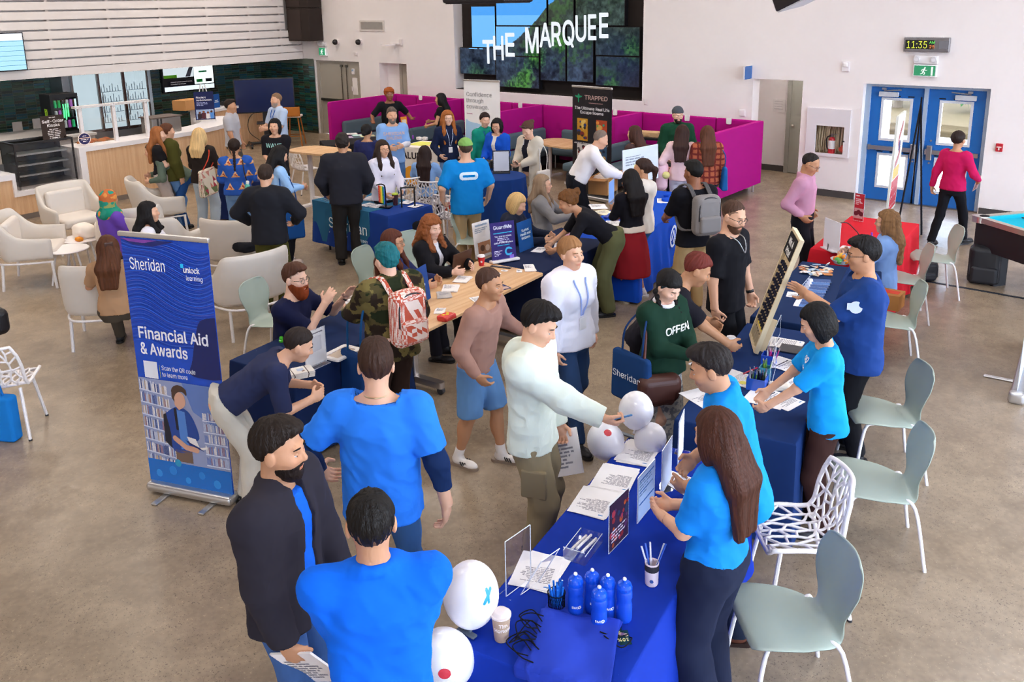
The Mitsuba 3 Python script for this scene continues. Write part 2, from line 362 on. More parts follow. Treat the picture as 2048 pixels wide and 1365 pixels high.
# outdoors: paving, a bank and trees beyond the glass
struct('path_outside',cat([box(-26,12,YB+2.2,22.5,-.32,-.02),box(-4.8,12,YB+.45,YB+2.2,-.3,.004)]),'#c9c6c0','matte')
struct('bank_outside',sheet(30,12,lambda u,v:np.stack([-26+u*38,22.5+v*16,.02+v*1.6+.5*meshkit.noise(np.stack([u*9,v*4,u*0],-1))],-1),.3),'#6e6248','matte',True)
def tree(x,y,h,seed,label,leaf):
 r=np.random.default_rng(seed)
 k=thing('tree',label,'tree',None)
 part(k,'trunk',tube(bez([(x,y,.3),(x+r.normal()*.15,y,h*.35),(x+r.normal()*.3,y,h*.7)],5),np.linspace(.14,.05,11),7),'#8a7f70','matte',True)
 n=900
 d=r.normal(size=(n,3)); d/=np.linalg.norm(d,axis=1,keepdims=True); rad=r.random(n)**.4
 c=np.array([x,y,h*.62])+d*rad[:,None]*np.array([h*.34,h*.34,h*.36])
 a=r.normal(size=(n,3)); a/=np.linalg.norm(a,axis=1,keepdims=True); b=np.cross(a,d); b/=np.linalg.norm(b,axis=1,keepdims=True)+1e-9
 s=.16+.10*r.random((n,1))
 v=np.stack([c-a*s,c+b*s*.5,c+a*s,c-b*s*.5],1).reshape(-1,3); i=np.arange(n)*4
 m=trimesh.Trimesh(v,np.vstack([np.stack([i,i+1,i+2],1),np.stack([i,i+2,i+3],1)]),process=False)
 part(k,'foliage',m,np.tile(col(leaf)[None]*(.7+.6*r.random((n,1))),(2,1)),'matte',kind='stuff')
for i,(x,y,h,lab,lf) in enumerate([(-6.9,25.2,3.0,'leafy tree outside, seen through the top pane of the left blue door','#3d6a58'),(-4.6,24.8,2.6,'leafy tree outside, seen through the top pane of the right blue door','#4a7a4a'),
 (-9.6,27.5,3.4,'taller tree on the bank outside the blue doors','#35584c'),(-6.2,29.8,4.2,'hazy blue green tree far up the bank outside','#446a66')]):
 tree(x,y,h,50+i,lab,lf)
# ---------------------------------------------------------------- on the back wall
k=thing('digital_clock','grey wall clock with yellow digits above the blue doors','clock')
a,b=on_y(1809,103,YB)[[0,2]],on_y(1903,75,YB)[[0,2]]
part(k,'case',rbox(b[0]-a[0],.09,b[1]-a[1],.012,((a[0]+b[0])/2,YB-.045,(a[1]+b[1])/2)),'#9b9b9f','metal',30)
a2,b2=on_y(1813,97,YB)[[0,2]],on_y(1872,80,YB)[[0,2]]
part(k,'display',box(a2[0],b2[0],YB-.094,YB-.088,a2[1],b2[1]),'#1d1f1a','gloss')
part(k,'speaker_grille',box(b2[0]+.07,b2[0]+.22,YB-.094,YB-.088,a2[1]+.01,b2[1]-.01),'#77777c','matte')
lamp_mesh(numbered(k+'__digits'),moved(moved(words('11:35',(b2[1]-a2[1])*.80),np.diag([.74,1,1,1.0])),frame((a2[0]+.012,YB-.095,a2[1]+.012),(1,0,0),(0,0,1))),(.75,.85,.03),weight=.02)
lamp_mesh(numbered(k+'__small_digits'),moved(words('25',.05,True),frame((b2[0]-.075,YB-.095,a2[1]+.015),(1,0,0),(0,0,1))),(.8,.2,.03),weight=.02)
lamp_mesh(numbered(k+'__small_digits'),moved(words('AM',.04,True),frame((b2[0]-.075,YB-.095,b2[1]-.055),(1,0,0),(0,0,1))),(.1,.7,.08),weight=.02)
def running_man(s):
 """the pictogram of an exit sign, about s tall"""
 g=[sg.Point(.12,.86).buffer(.10),sg.LineString([(.05,.68),(-.08,.36)]).buffer(.10),sg.LineString([(-.06,.38),(.14,.20),(.05,-.02)]).buffer(.055),sg.LineString([(-.08,.36),(-.16,.12),(-.38,.06)]).buffer(.055),
 sg.LineString([(.06,.66),(.24,.50),(.38,.58)]).buffer(.042),sg.LineString([(.0,.66),(-.22,.62),(-.30,.42)]).buffer(.042)]
 m=prism(shapely.union_all(g),0,.004); m.apply_scale((s,s,1))
 return m
def exit_sign(x,z,w,h,label,heads):
 k=thing('exit_sign',label,'exit sign')
 part(k,'case',rbox(w,.06,h,.008,(x,YB-.03,z)),'#e9e9ea','plastic',30)
 lamp_mesh(numbered(k+'__green_panel'),box(x-w*.45,x+w*.45,YB-.064,YB-.060,z-h*.40,z+h*.40),(.0,.26,.10),weight=.02)
 lamp_mesh(numbered(k+'__running_figure'),moved(cat([running_man(h*.62),moved(cbox(.03,h*.7,.004),mat((h*.62,h*.28,.002)))]),frame((x-h*.05,YB-.066,z-h*.30),(1,0,0),(0,0,1))),(.80,.86,.82),weight=.02)
 if heads:
  part(k,'battery_case',rbox(w*1.02,.06,.13,.01,(x,YB-.03,z+h*.5+.075)),'#e7e5e6','plastic',30)
  for s in (-1,1):
   part(k,'lamp_head',cat([tube([(x+s*w*.36,YB-.06,z+h*.5+.09),(x+s*w*.36,YB-.11,z+h*.5+.08)],.045,14),tube([(x+s*w*.36,YB-.11,z+h*.5+.08),(x+s*w*.36,YB-.115,z+h*.5+.08)],.032,12)]),'#d9d9dc','plastic',30)
p=on_y(1851,141,YB)
exit_sign(p[0],p[2],.36,.20,'green exit sign with two lamp heads above the blue doors',True)
p=on_y(648,103,YB)
exit_sign(p[0],p[2],.30,.24,'green exit sign above the grey double door',True)
k=thing('fire_cabinet','white wall cabinet with a glazed opening holding a fire extinguisher','cabinet')
a,b=on_y(1611,308,YB)[[0,2]],on_y(1704,221,YB)[[0,2]]
A_,B_=(a[0],b[0]),(on_y(1650,312,YB)[2],on_y(1655,217,YB)[2])
hx0,hx1,hz0,hz1=-5.56,-5.06,.78,1.27
part(k,'door_frame',(lambda m:(m.apply_transform(np.array([[1,0,0,0],[0,0,1,YB-.045],[0,1,0,0],[0,0,0,1.0]])),m.invert(),m)[2])(prism(sg.box(A_[0],B_[0],A_[1],B_[1]).difference(sg.box(hx0,hz0,hx1,hz1)),0,.045)),'#dedadd','plastic')
part(k,'box_back',box(-5.75,-4.98,YB+.24,YB+.26,.70,1.34),'#a89878','matte')
for i in range(34):
 x=hx0-.02+(hx1-hx0+.04)*(i+.5)/34+rng.normal()*.006
 part(k,'fire_hose_fold',tube(bez([(x,YB+.12+.05*rng.random(),hz1+.03),(x+rng.normal()*.012,YB+.10,(hz0+hz1)/2),(x+rng.normal()*.015,YB+.11,hz0-.03+.1*rng.random())],4),.009,5),['#cbbda0','#b8a888','#d8ccb4','#a3947a'][i%4],'fabric',True)
part(k,'pane',trimesh.Trimesh([[hx0,YB-.02,hz0],[hx1,YB-.02,hz0],[hx1,YB-.02,hz1],[hx0,YB-.02,hz1]],[[0,1,2],[0,2,3]],process=False),'#ffffff','glass')
part(k,'latch',cbox(.035,.01,.02,(b[0]-.09,YB-.05,1.02)),'#3a3a3c','metal')
e=thing('fire_extinguisher','red and white fire extinguisher inside the wall cabinet','fire extinguisher')
ex=(-5.29,YB+.05)
part(e,'cylinder',moved(lathe([(0,0),(.055,0),(.058,.02),(.058,.25),(.045,.29),(.02,.31),(0,.31)],20),mat((*ex,.76))),'#b4202a','gloss',30)
part(e,'label_band',moved(lathe([(.0595,.10),(.0595,.25)],20),mat((*ex,.76))),'#e4e2e4','matte',30)
part(e,'valve',cat([cbox(.03,.03,.05,(*ex,1.09)),cbox(.11,.02,.012,(ex[0]+.03,ex[1],1.12))]),'#9a9a98','metal')
part(e,'hose',tube(bez([(ex[0]-.01,ex[1],1.10),(ex[0]-.09,ex[1],1.05),(ex[0]-.09,ex[1],.92),(ex[0]-.06,ex[1]-.02,.84)],6),.012,7),'#1e1e20','plastic',True)
v=solo('hose_valve',cat([tube([(-5.11,YB+.09,.80),(-5.11,YB+.09,.93)],.03,10),tube([(-5.11,YB+.02,.87),(-5.11,YB+.12,.87)],.045,12)]),'#c0472c','gloss','red brass hose valve low in the fire cabinet','valve',smooth=30)
p=on_y(1692,133,YB)
k=thing('strobe_alarm','small white strobe alarm on the wall right of the corridor','alarm')
part(k,'base',rbox(.13,.03,.17,.008,(p[0],YB-.015,p[2])),'#e6e2e4','plastic',30)
part(k,'lens',rbox(.07,.04,.07,.012,(p[0],YB-.04,p[2]+.03)),'#f3f1f0','gloss',30)
p=on_y(1485,226,YB)
solo('thermostat',rbox(.12,.03,.12,.01,(p[0],YB-.015,p[2])),'#e8e4e4','plastic','square white wall unit above the pink booth end','wall unit',smooth=30)
p=on_y(1999,295,YB)
k=thing('fire_alarm_pull','small red fire alarm pull on the wall right of the blue doors','fire alarm')
part(k,'plate',rbox(.10,.04,.13,.008,(p[0],YB-.02,p[2])),'#b83038','gloss',30)
part(k,'handle',cat([cbox(.07,.012,.02,(p[0],YB-.046,p[2]+.01)),cbox(.02,.012,.06,(p[0],YB-.045,p[2]-.01))]),'#e7c9c6','plastic')
k=thing('washroom_sign','blue and white washroom sign sticking out above the corridor opening','sign')
p=on_y(1502,157,YB); q=on_y(1502,131,YB)
part(k,'board',box(p[0]-.02,p[0]+.01,YB-.30,YB,p[2]+.0,q[2]),'#d9dde4','plastic')
part(k,'blue_print',box(p[0]+.01,p[0]+.014,YB-.30,YB-.0,p[2],q[2]),'#2a5fa0','plastic')
part(k,'figure',moved(cat([prism(sg.Point(0,.15).buffer(.022),0,.004),prism(sg.Polygon([(-.02,.12),(.02,.12),(.035,.05),(-.035,.05)]),0,.004),prism(sg.box(-.014,0,.014,.05),0,.004)]),frame((p[0]-.022,YB-.15,p[2]+.06),(0,-1,0),(0,0,1))),'#2f62a8','matte')
p=on_y(721,62,YB); q=on_y(769,41,YB)
k=thing('air_grille','grey louvred air grille high on the white wall','grille')
part(k,'frame',(lambda m:(m.apply_transform(np.array([[1,0,0,0],[0,0,1,YB-.03],[0,1,0,0],[0,0,0,1.0]])),m.invert(),m)[2])(prism(sg.box(p[0],p[2],q[0],q[2]).difference(sg.box(p[0]+.05,p[2]+.04,q[0]-.05,q[2]-.04)),0,.03)),'#cfc9c4','plastic')
for i in range(22):
 x=p[0]+.06+(q[0]-p[0]-.12)*i/21
 part(k,'louvre',box(x-.008,x+.008,YB-.025,YB-.005,p[2]+.04,q[2]-.04),'#b4aea8','plastic')
for px,lab in ((675,'left one of the two round black cameras on the wall left of the screens'),(721,'right one of the two round black cameras on the wall left of the screens')):
 p=on_y(px,84,YB)
 k=thing('wall_camera',lab,'camera','round black wall cameras')
 part(k,'mount',tube([(p[0],YB,p[2]),(p[0],YB-.06,p[2])],.08,16),'#e2dcda','plastic',30)
 part(k,'dome',trimesh.creation.icosphere(subdivisions=2,radius=.075).apply_translation((p[0],YB-.08,p[2])),'#1c1a1c','gloss',True)
p=on_y(795,88,YB)
k=thing('projector_bracket','white bracket arm with a small box on the wall left of the screens','bracket')
part(k,'plate',rbox(.10,.03,.16,.008,(p[0]+.14,YB-.015,p[2]+.04)),'#d6d0ce','plastic',30)
part(k,'arm',cat([box(p[0]-.15,p[0]+.12,YB-.10,YB-.03,p[2],p[2]+.02),box(p[0]-.17,p[0]-.02,YB-.40,YB-.05,p[2]-.03,p[2])]),'#e6e2e0','plastic')
p=on_y(713,108,YB)
solo('motion_sensor',rbox(.11,.05,.08,.015,(p[0],YB-.025,p[2])),'#e6e0de','plastic','small white sensor below the black wall cameras','sensor',smooth=30)
p=on_y(707,143,YB)
k=thing('door_keypad','small white keypad between the two grey doors','keypad')
part(k,'case',rbox(.10,.03,.15,.008,(p[0],YB-.015,p[2])),'#e9e6e6','plastic',30)
part(k,'display',cbox(.06,.004,.05,(p[0],YB-.032,p[2]+.03)),'#8fb0cc','gloss')
for i,(px,py) in enumerate(((706,178),(1292,204))):
 p=on_y(px,py,YB)
 solo('wall_socket',cat([rbox(.08,.015,.12,.006,(p[0],YB-.0075,p[2])),cbox(.03,.004,.03,(p[0],YB-.017,p[2]+.02)),cbox(.03,.004,.03,(p[0],YB-.017,p[2]-.025))]),'#ddd6d4','plastic',['white wall socket low between the grey doors','small wall socket right of the screen recess'][i],'socket')
# ---------------------------------------------------------------- the recess with the screens
struct('wall_recess',cat([box(-14.5,-9.0,YB+.3,YB+.4,1.2,5.3)]),'#2a2422','matte')
struct('trim_2',cat([box(-14.3,-9.17,YB+.02,YB+.3,1.47,1.5)]),'#2a2422','matte')
def scene_of_hills(X,Z):
 """the picture that the screens share: 0 and 1 for the sky, 2 for the hill, and the hill's colours (X, Z in metres on the wall)"""
 u,v=(X+14.2)/5.0,(Z-1.6)/2.6
 f=lambda a,b,o,s,oc:meshkit.fbm(np.stack([X*a+o,Z*b,X*0+o],-1),oc,s)
 n,n2,gr,mot=f(2.2,2.6,0,3,5),f(11,11,4,9,3),f(1.6,2.0,5,17,4),f(24,20,1,23,2)
 ridge=np.interp(u,[0,.14,.30,.42,.52,.62,.75,.9,1.0],[.33,.33,.36,.52,.70,.80,.86,.95,1.02])+.05*(n-.5)
 S=lambda a,b,x:np.clip((x-a)/(b-a),0,1)[...,None]
 c=col('#10182f')*(1-S(.3,.7,n*.5+n2*.5))+col('#4d6482')*S(.3,.7,n*.5+n2*.5)
 up=S(.35,.75,v+.25*u)
 c=c*(1-.6*up)+col('#4a5f46')*.6*up*(.6+.8*S(.35,.65,n2))
 g=S(.52,.62,gr)*S(.38,.6,n2)
 c=c*(1-.75*g)+col('#3c6a34')*.75*g
 dk=S(.72,.9,u)*(1-S(.35,.55,v)); c=c*(1-.75*dk)+col('#1f2b4a')*.75*dk
 for bx,bz,br in ((.355,.0,.06),(.395,.09,.045),(.30,-.02,.04),(.585,.40,.045),(.44,.28,.055),(.10,.05,.06),(.84,.02,.05),(.95,.35,.05)):
  b=np.clip(1.25-np.sqrt(((u-bx)/br)**2+((v-bz)/(br*2.0))**2)+1.6*(n2-.5),0,1)[...,None]*(.85 if bx<.6 and bx>.2 else .4)
  c=c*(1-b)+(col('#2f6b30')*(1-S(.4,.6,mot))+col('#5aa648')*S(.4,.6,mot))*b
 c=c*(.55+.9*mot[...,None])
 k=np.where(v>ridge,np.where(v>.62,0,1),2)
 return k,c
PALC=np.array([col('#3f9df0'),col('#6ab8f4')])
SCREENS=[(221,60,465,493),(470,-75,995,264),(1000,-150,1272,264),(1280,-75,1800,264),(105,493,468,768),(470,268,916,582),(470,585,916,905),(922,268,1189,835),(1192,270,1476,848),(1482,275,1952,578),(1485,585,1950,892)]
NAMES=['upper left portrait screen showing blue sky over the first letters','upper landscape screen showing blue sky left of the hill top','upper portrait screen with the hill top and the letters above it','upper right landscape screen with the grassy hill top',
 'lower left screen with dark green bushes','landscape screen with the word THE and the letter M','lowest screen in the middle with bright green bushes','portrait screen below the letter A, with rocks','portrait screen below the letters QU','right screen with the last letter E over a dark slope','bottom right screen with a dark blue slope']
YS=YB+.10
for (u0,v0,u1,v1),nm in zip(SCREENS,NAMES):
 p,q=on_y(900+u0/5.12,v1/5.12,YS),on_y(900+u1/5.12,v0/5.12,YS)
 zb=(on_y(900+u0/5.12,v1/5.12-(v1>480)*2,YS)[2]+on_y(900+u1/5.12,v1/5.12,YS)[2])/2; zt=q[2] if v0>-10 else p[2]+(1.05 if v0>-100 else 1.6)
 xa,xb=p[0]+.012,q[0]-.012
 k=thing('video_screen','video wall panel: '+nm,'screen','panels of the video wall')
 part(k,'housing',box(xa,xb,YS,YS+.12,zb,zt),'#16161a','plastic')
 nx,nz=max(int((xb-xa)/.022),8),max(int((zt-zb)/.022),8)
 XX,ZZ=np.meshgrid(np.linspace(xa+.012,xb-.012,nx+1),np.linspace(zb+.012,zt-.012,nz+1),indexing='ij')
 cc,hc_=scene_of_hills((XX[1:,1:]+XX[:-1,:-1])/2,(ZZ[1:,1:]+ZZ[:-1,:-1])/2)
 vv=np.stack([XX,np.full(XX.shape,YS-.003),ZZ],-1).reshape(-1,3)
 i,j=np.nonzero(cc==2)
 if len(i):
  a=i*(nz+1)+j
  q=np.stack([vv[a],vv[a+nz+1],vv[a+nz+2],vv[a+1]],1).reshape(-1,3); n4=np.arange(len(i))*4
  m=trimesh.Trimesh(q,np.vstack([np.stack([n4,n4+1,n4+2],1),np.stack([n4,n4+2,n4+3],1)]),process=False)
  part(k,'picture',m,np.tile(hc_[i,j],(2,1)),'gloss')
 for ci in (0,1):
  i,j=np.nonzero(cc==ci)
  if not len(i):
   continue
  a=i*(nz+1)+j
  f=np.vstack([np.stack([a,a+nz+1,a+nz+2],1),np.stack([a,a+nz+2,a+1],1)])
  m=trimesh.Trimesh(vv,f,process=False); m.remove_unreferenced_vertices()
  lamp_mesh(numbered(k+'__sky_picture'),m,PALC[ci]*SCREEN_GLOW,color=(.02,.02,.02),weight=.01)
# the big white letters of the picture, cut at the panels' joints by standing a hair before them
k0=[k for k in labels if k.startswith('video_screen')]
LET=[('T',966,81,126,22),('H',987,73,119,21),('E',1011,67,112,19),('M',1051,56,105,27),('A',1079,47,93,24),('R',1103,45,91,20),('Q',1125,42,89,24),('U',1151,32,82,22),('E',1176,30,79,17),('E',1198,27,75,19)]
BIG={}
for ch,px,yt,yb_,wd in LET:
 p,q=on_y(px,yb_,YS-.006),on_y(px,yt,YS-.006)
 hgt=q[2]-p[2]; m=words(ch,1.0,True); m.apply_translation((-m.bounds[0][0],0,0)); wm=on_y(px+wd,yb_,YS)[0]-p[0]; m.apply_scale((wm/m.bounds[1][0],hgt,.08))
 i=next((j for j,(u0,v0,u1,v1) in enumerate(SCREENS) if u0<=(px-900)*5.12+40<=u1 and v0<=(yt+yb_)/2*5.12<=v1),5)
 BIG.setdefault(i,[]).append(moved(m,frame((p[0],YS-.004,p[2]),(1,0,.012),(0,0,1))))
for i,ms in BIG.items():
 lamp_mesh(numbered(k0[i]+'__letters'),cat(ms),np.array([.86,.92,1.0])*SCREEN_GLOW*.9,weight=.01)
# ---------------------------------------------------------------- bodies: signed-distance shapes joined smoothly, meshed on a sparse grid
def unit(v):
 v=np.asarray(v,float)
 return v/(np.linalg.norm(v)+1e-12)
def rot_axis(v,axis,deg):
 return trimesh.transformations.rotation_matrix(math.radians(deg),axis)[:3,:3]@np.asarray(v,float)
class Cone:# round cone from a to b; cap: (point, direction) cuts it off flat; flat squeezes it along an axis
 def __init__(s,a,b,ra,rb,k=0.03,cap=None,flat=None):
  s.a,s.b,s.ra,s.rb,s.k,s.cap,s.flat=np.asarray(a,float),np.asarray(b,float),ra,rb,k,cap,flat
  r=max(ra,rb); s.lo,s.hi=np.minimum(s.a,s.b)-r,np.maximum(s.a,s.b)+r
 def d(s,p):
  ab=s.b-s.a; L2=ab@ab+1e-12; q=p-s.a
  t=np.clip(q@ab/L2,0,1)
  w=q-t[:,None]*ab
  if s.flat is not None:
   ax,f=s.flat
   w=w+(w@ax)[:,None]*ax*(f-1)
  d=np.sqrt(np.einsum('ij,ij->i',w,w))-(s.ra+(s.rb-s.ra)*t)
  if s.cap is not None:
   d=np.maximum(d,(p-s.cap[0])@s.cap[1])
  return d
class Ell:# ellipsoid, rows of R its axes
 def __init__(s,c,r,R=np.eye(3),k=0.03):
  s.c,s.r,s.R,s.k=np.asarray(c,float),np.asarray(r,float),R,k
  m=max(r); s.lo,s.hi=s.c-m,s.c+m
 def d(s,p):
  q=(p-s.c)@s.R.T
  k0=np.sqrt((np.square(q/s.r)).sum(1)); k1=np.sqrt((np.square(q/s.r**2)).sum(1))+1e-9
  return k0*(k0-1)/k1
class Loft:# rounded section (half width, half depth, forward shift) that changes along an axis; rows of R: right, forward, up
 def __init__(s,o,R,t,w,dep,off=None,k=0.04,pw=2.4):
  s.o,s.R,s.t,s.w,s.dep,s.k,s.pw=np.asarray(o,float),R,np.asarray(t,float),np.asarray(w,float),np.asarray(dep,float),k,pw
  s.off=np.zeros(len(s.t)) if off is None else np.asarray(off,float)
  m=max(s.w.max(),s.dep.max())+0.02; e=np.array([s.o+R[2]*s.t[0],s.o+R[2]*s.t[-1]])
  s.lo,s.hi=e.min(0)-m,e.max(0)+m
 def d(s,p):
  q=(p-s.o)@s.R.T; t=q[:,2]
  w,dp,of=np.interp(t,s.t,s.w),np.interp(t,s.t,s.dep),np.interp(t,s.t,s.off)
  x,y=np.abs(q[:,0]/w),np.abs((q[:,1]-of)/dp)
  rr=(x**s.pw+y**s.pw)**(1/s.pw)
  d=(rr-1)*np.minimum(w,dp)*0.9
  over=np.maximum(t-s.t[-1],s.t[0]-t)
  return np.where(over>0,np.sqrt(np.maximum(d,0)**2+over**2)+np.minimum(d,0)*0,np.maximum(d,over))
def union(prims,p):
 d=np.full(len(p),9.0)
 for s in prims:
  e=s.d(p); k=s.k
  h=np.clip(0.5+0.5*(d-e)/k,0,1)
  d=d+(e-d)*h-k*h*(1-h)
 return d
def surface(fn,lo,hi,h):
 """surface nets of fn(points) = 0 in the box lo..hi at spacing h; only the blocks near the surface are evaluated"""
 B=4
 lo,hi=np.asarray(lo,float),np.asarray(hi,float)
 nb=np.maximum(np.ceil((hi-lo)/(h*B)).astype(int),1); n=nb*B
 ax=[lo[i]+(np.arange(nb[i])+0.5)*B*h-h/2 for i in range(3)]
 C=np.stack(np.meshgrid(*ax,indexing='ij'),-1).reshape(-1,3)
 dc=fn(C)
 act=np.abs(dc)<B*h*1.25+0.012
 D=np.repeat(np.repeat(np.repeat(np.where(dc>0,9.0,-9.0).reshape(nb),B,0),B,1),B,2)
 bi=np.argwhere(act.reshape(nb))
 if not len(bi):
  return trimesh.Trimesh()
 o=np.stack(np.meshgrid(*[np.arange(B)]*3,indexing='ij'),-1).reshape(-1,3)
 ijk=(bi[:,None]*B+o[None]).reshape(-1,3)
 D[ijk[:,0],ijk[:,1],ijk[:,2]]=fn(lo+ijk*h)
 S=(D<0).astype(np.int8)
 s8=S[:-1,:-1,:-1]+S[1:,:-1,:-1]+S[:-1,1:,:-1]+S[1:,1:,:-1]+S[:-1,:-1,1:]+S[1:,:-1,1:]+S[:-1,1:,1:]+S[1:,1:,1:]
 cells=np.argwhere((s8>0)&(s8<8))
 if not len(cells):
  return trimesh.Trimesh()
 idx=np.full(s8.shape,-1,np.int32); idx[tuple(cells.T)]=np.arange(len(cells))
 corner=np.array([[i,j,k] for i in (0,1) for j in (0,1) for k in (0,1)])
 V=np.stack([D[tuple((cells+c).T)] for c in corner],1)
 acc,cnt=np.zeros((len(cells),3)),np.zeros(len(cells))
 for a in range(8):
  for ax_ in range(3):
   b=a|(4>>ax_)
   if b==a:
    continue
   m=(V[:,a]<0) !=(V[:,b]<0)
   t=np.where(m,V[:,a]/np.where(m,V[:,a]-V[:,b],1),0)
   t=np.clip(t,0,1)
   acc+=np.where(m[:,None],corner[a]+t[:,None]*(corner[b]-corner[a]),0); cnt+=m
 v=lo+(cells+acc/cnt[:,None])*h
 F_=[]
 for a in range(3):
  b,c=(a+1)%3,(a+2)%3
  s0=S[tuple(slice(1,-1) if i !=a else slice(0,-1) for i in range(3))]; s1=S[tuple(slice(1,-1) if i !=a else slice(1,None) for i in range(3))]
  e=np.argwhere(s0 !=s1); inside=s0[tuple(e.T)]==1
  off=np.ones(3,int); off[a]=0
  e=e+off
  q=[]
  for db,dc_ in ((1,1),(0,1),(0,0),(1,0)):
   g=e.copy(); g[:,b]-=db; g[:,c]-=dc_
   q.append(idx[tuple(g.T)])
  q=np.stack(q,1)
  q[~inside]=q[~inside][:,::-1]
  F_.append(q)
 q=np.vstack(F_); q=q[(q>=0).all(1)]
 return trimesh.Trimesh(v,np.vstack([q[:,[0,1,2]],q[:,[0,2,3]]]),process=False)
def span(prims,pad):
 return np.min([s.lo for s in prims],0)-pad,np.max([s.hi for s in prims],0)+pad
def ik(a,c,l1,l2,pole):
 """middle joint of a two-bone chain; the end is pulled in where it is out of reach"""
 d=c-a; L=np.linalg.norm(d); L2=min(max(L,abs(l1-l2)+.02),(l1+l2)*0.995); d=d/(L+1e-9); c=a+d*L2
 x=(l1*l1-l2*l2+L2*L2)/(2*L2); y=math.sqrt(max(l1*l1-x*x,0))
 pole=np.asarray(pole,float); pole=pole-d*(pole@d)
 return a+d*x+unit(pole)*y,c
def cmix(a,b,t):
 return a*(1-t[:,None])+b*t[:,None]
SKIN=dict(pale='#e3b79c',fair='#d9a788',tan='#c38f6c',olive='#b98662',brown='#8d5b3f',dark='#5c392a')
def person(label,at,yaw,h=1.74,sex='m',wide=1.0,belly=0.0,skin='fair',hair='#3a2a20',style='short',lean=0.0,side=0.0,twist=0.0,head=(0,0),R=(.25,.03,.80),L=(-.25,.03,.80),
 elbow=(None,None),palms=(None,None),curl=(30,30),sit=None,feet=None,knees=None,tops=(),legs=None,shoes='#2a2a2c',beard=None,glasses=False,brow=None,extra=None,ground=None,res=1.0,
 group=None,fold=0.009,shrug=0.0):
 """one person. at: pixel of the top of the head in the survey (or ground=(x, y)); yaw: 0 faces the camera, 90 faces its right. Lengths are for a height of 1.75 m, right / forward / up of the person.
 tops: layers from the inside out, each a dict(c=colour, sleeve 0..2 (1 the elbow, 2 the wrist), hem (height above the hips), t (thickness), open (half width of an open front), ...). legs: dict(c, kind, length, w)."""
 s=h/1.75
 key=thing('person',label,'person',group)
 U=np.array([0,0,1.0])
 female=sex=='f'
 # --- skeleton in the person's own frame
 zh=(sit+0.09)/s if sit else 0.93
 P=np.array([0,0,zh])
 if not sit and lean>20:
  P=P+[0,-0.10*math.sin(math.radians(lean)),-0.01]
 up=rot_axis(rot_axis(U,[1,0,0],-lean),[0,1,0],side)
 rt=rot_axis(unit(np.cross([0,1,0],up)),up,-twist); fw=np.cross(up,rt)
 B=np.array([rt,fw,up])                 # rows: right, forward, up of the trunk
 Nk=P+up*0.53
 sw=(0.165 if female else 0.188)*wide**0.5
 SH={+1:P+up*(0.458+shrug)+rt*sw,-1:P+up*(0.458+shrug)-rt*sw}
 hy,hp=head
 hf=rot_axis(rot_axis(fw,rt,lean*0.75-hp),up,-hy) if lean<60 else rot_axis(rot_axis(fw,rt,lean*0.6-hp),up,-hy)
 hup0=rot_axis(up,rt,lean*0.75-hp)
 hr=unit(np.cross(hf,hup0)); hu=np.cross(hr,hf)
 HR=np.array([hr,hf,hu]); hs=1.06
 C=Nk+unit(up*0.6+hu*0.4)*0.115+hf*0.018+hu*0.035
 E,W,HD={},{},{}
 for sd,tgt in ((1,R),(-1,L)):
  pole=elbow[0 if sd>0 else 1]
  pole=np.array(pole,float) if pole is not None else np.array([sd*0.6,-0.7,-0.5])
  E[sd],W[sd]=ik(SH[sd],np.asarray(tgt,float),0.285,0.25,pole)
 HJ={sd:P+rt*sd*0.088-U*0.02 for sd in (1,-1)}
 if feet is None:
  feet=((.11,.44,.08),(-.11,.46,.08)) if sit else ((.105,.03,.08),(-.105,-.02,.08))
 K,A={},{}
 for sd,ft in ((1,feet[0]),(-1,feet[1])):
  kp=np.array(knees[0 if sd>0 else 1],float) if knees else np.array([0.12*sd,1.0,0.55 if sit else 0.0])
  K[sd],A[sd]=ik(HJ[sd],np.asarray(ft,float)/(1 if not sit else s),0.43,0.42,kp)
 top=C+hu*0.125*hs+hf*0.0
 # --- placing
 px=ground
 if px is None:
  d0=G(at[0],at[1],top[2]*s)
  gx=d0[:2]
 else:
  gx=np.asarray(px,float)
 view=-np.array([gx[0],gx[1]])/np.hypot(*gx); right=np.array([-view[1],view[0]])
 f2=math.cos(math.radians(yaw))*view+math.sin(math.radians(yaw))*right
 Wm=np.eye(4); Wm[:3,0],Wm[:3,1],Wm[:3,2]=(f2[1],-f2[0],0),(f2[0],f2[1],0),(0,0,1)
 Wm[:3,:3]*=s
 if px is None:
  off=Wm[:3,:3]@top; gx=gx-off[:2]
 Wm[:3,3]=(gx[0],gx[1],0)
 dist=math.hypot(gx[0],gx[1]); near=dist<7.5
 hb=(0.0095 if dist<5 else 0.013 if dist<8 else 0.016)*res      # grid steps
 hh=0.0048 if dist<5.5 else 0.0065 if dist<9 else 0.009
 hk=0.0046 if dist<6 else 0.006 if dist<9 else 0.0075
 def place(mesh):
  return moved(mesh,Wm)
 # --- trunk
 if female:
  T_t=np.array([-.10,-.02,.06,.17,.28,.38,.46,.525])
  T_w=np.array([.15,.172,.165,.132,.145,.155,.13,.06]); T_d=np.array([.10,.122,.115,.095,.105,.11,.085,.06])
 else:
  T_t=np.array([-.10,-.02,.06,.17,.28,.38,.46,.525])
  T_w=np.array([.145,.168,.165,.155,.165,.18,.155,.07]); T_d=np.array([.10,.118,.112,.108,.115,.122,.092,.065])
 T_w,T_d=T_w*wide,T_d*(0.5+0.5*wide)
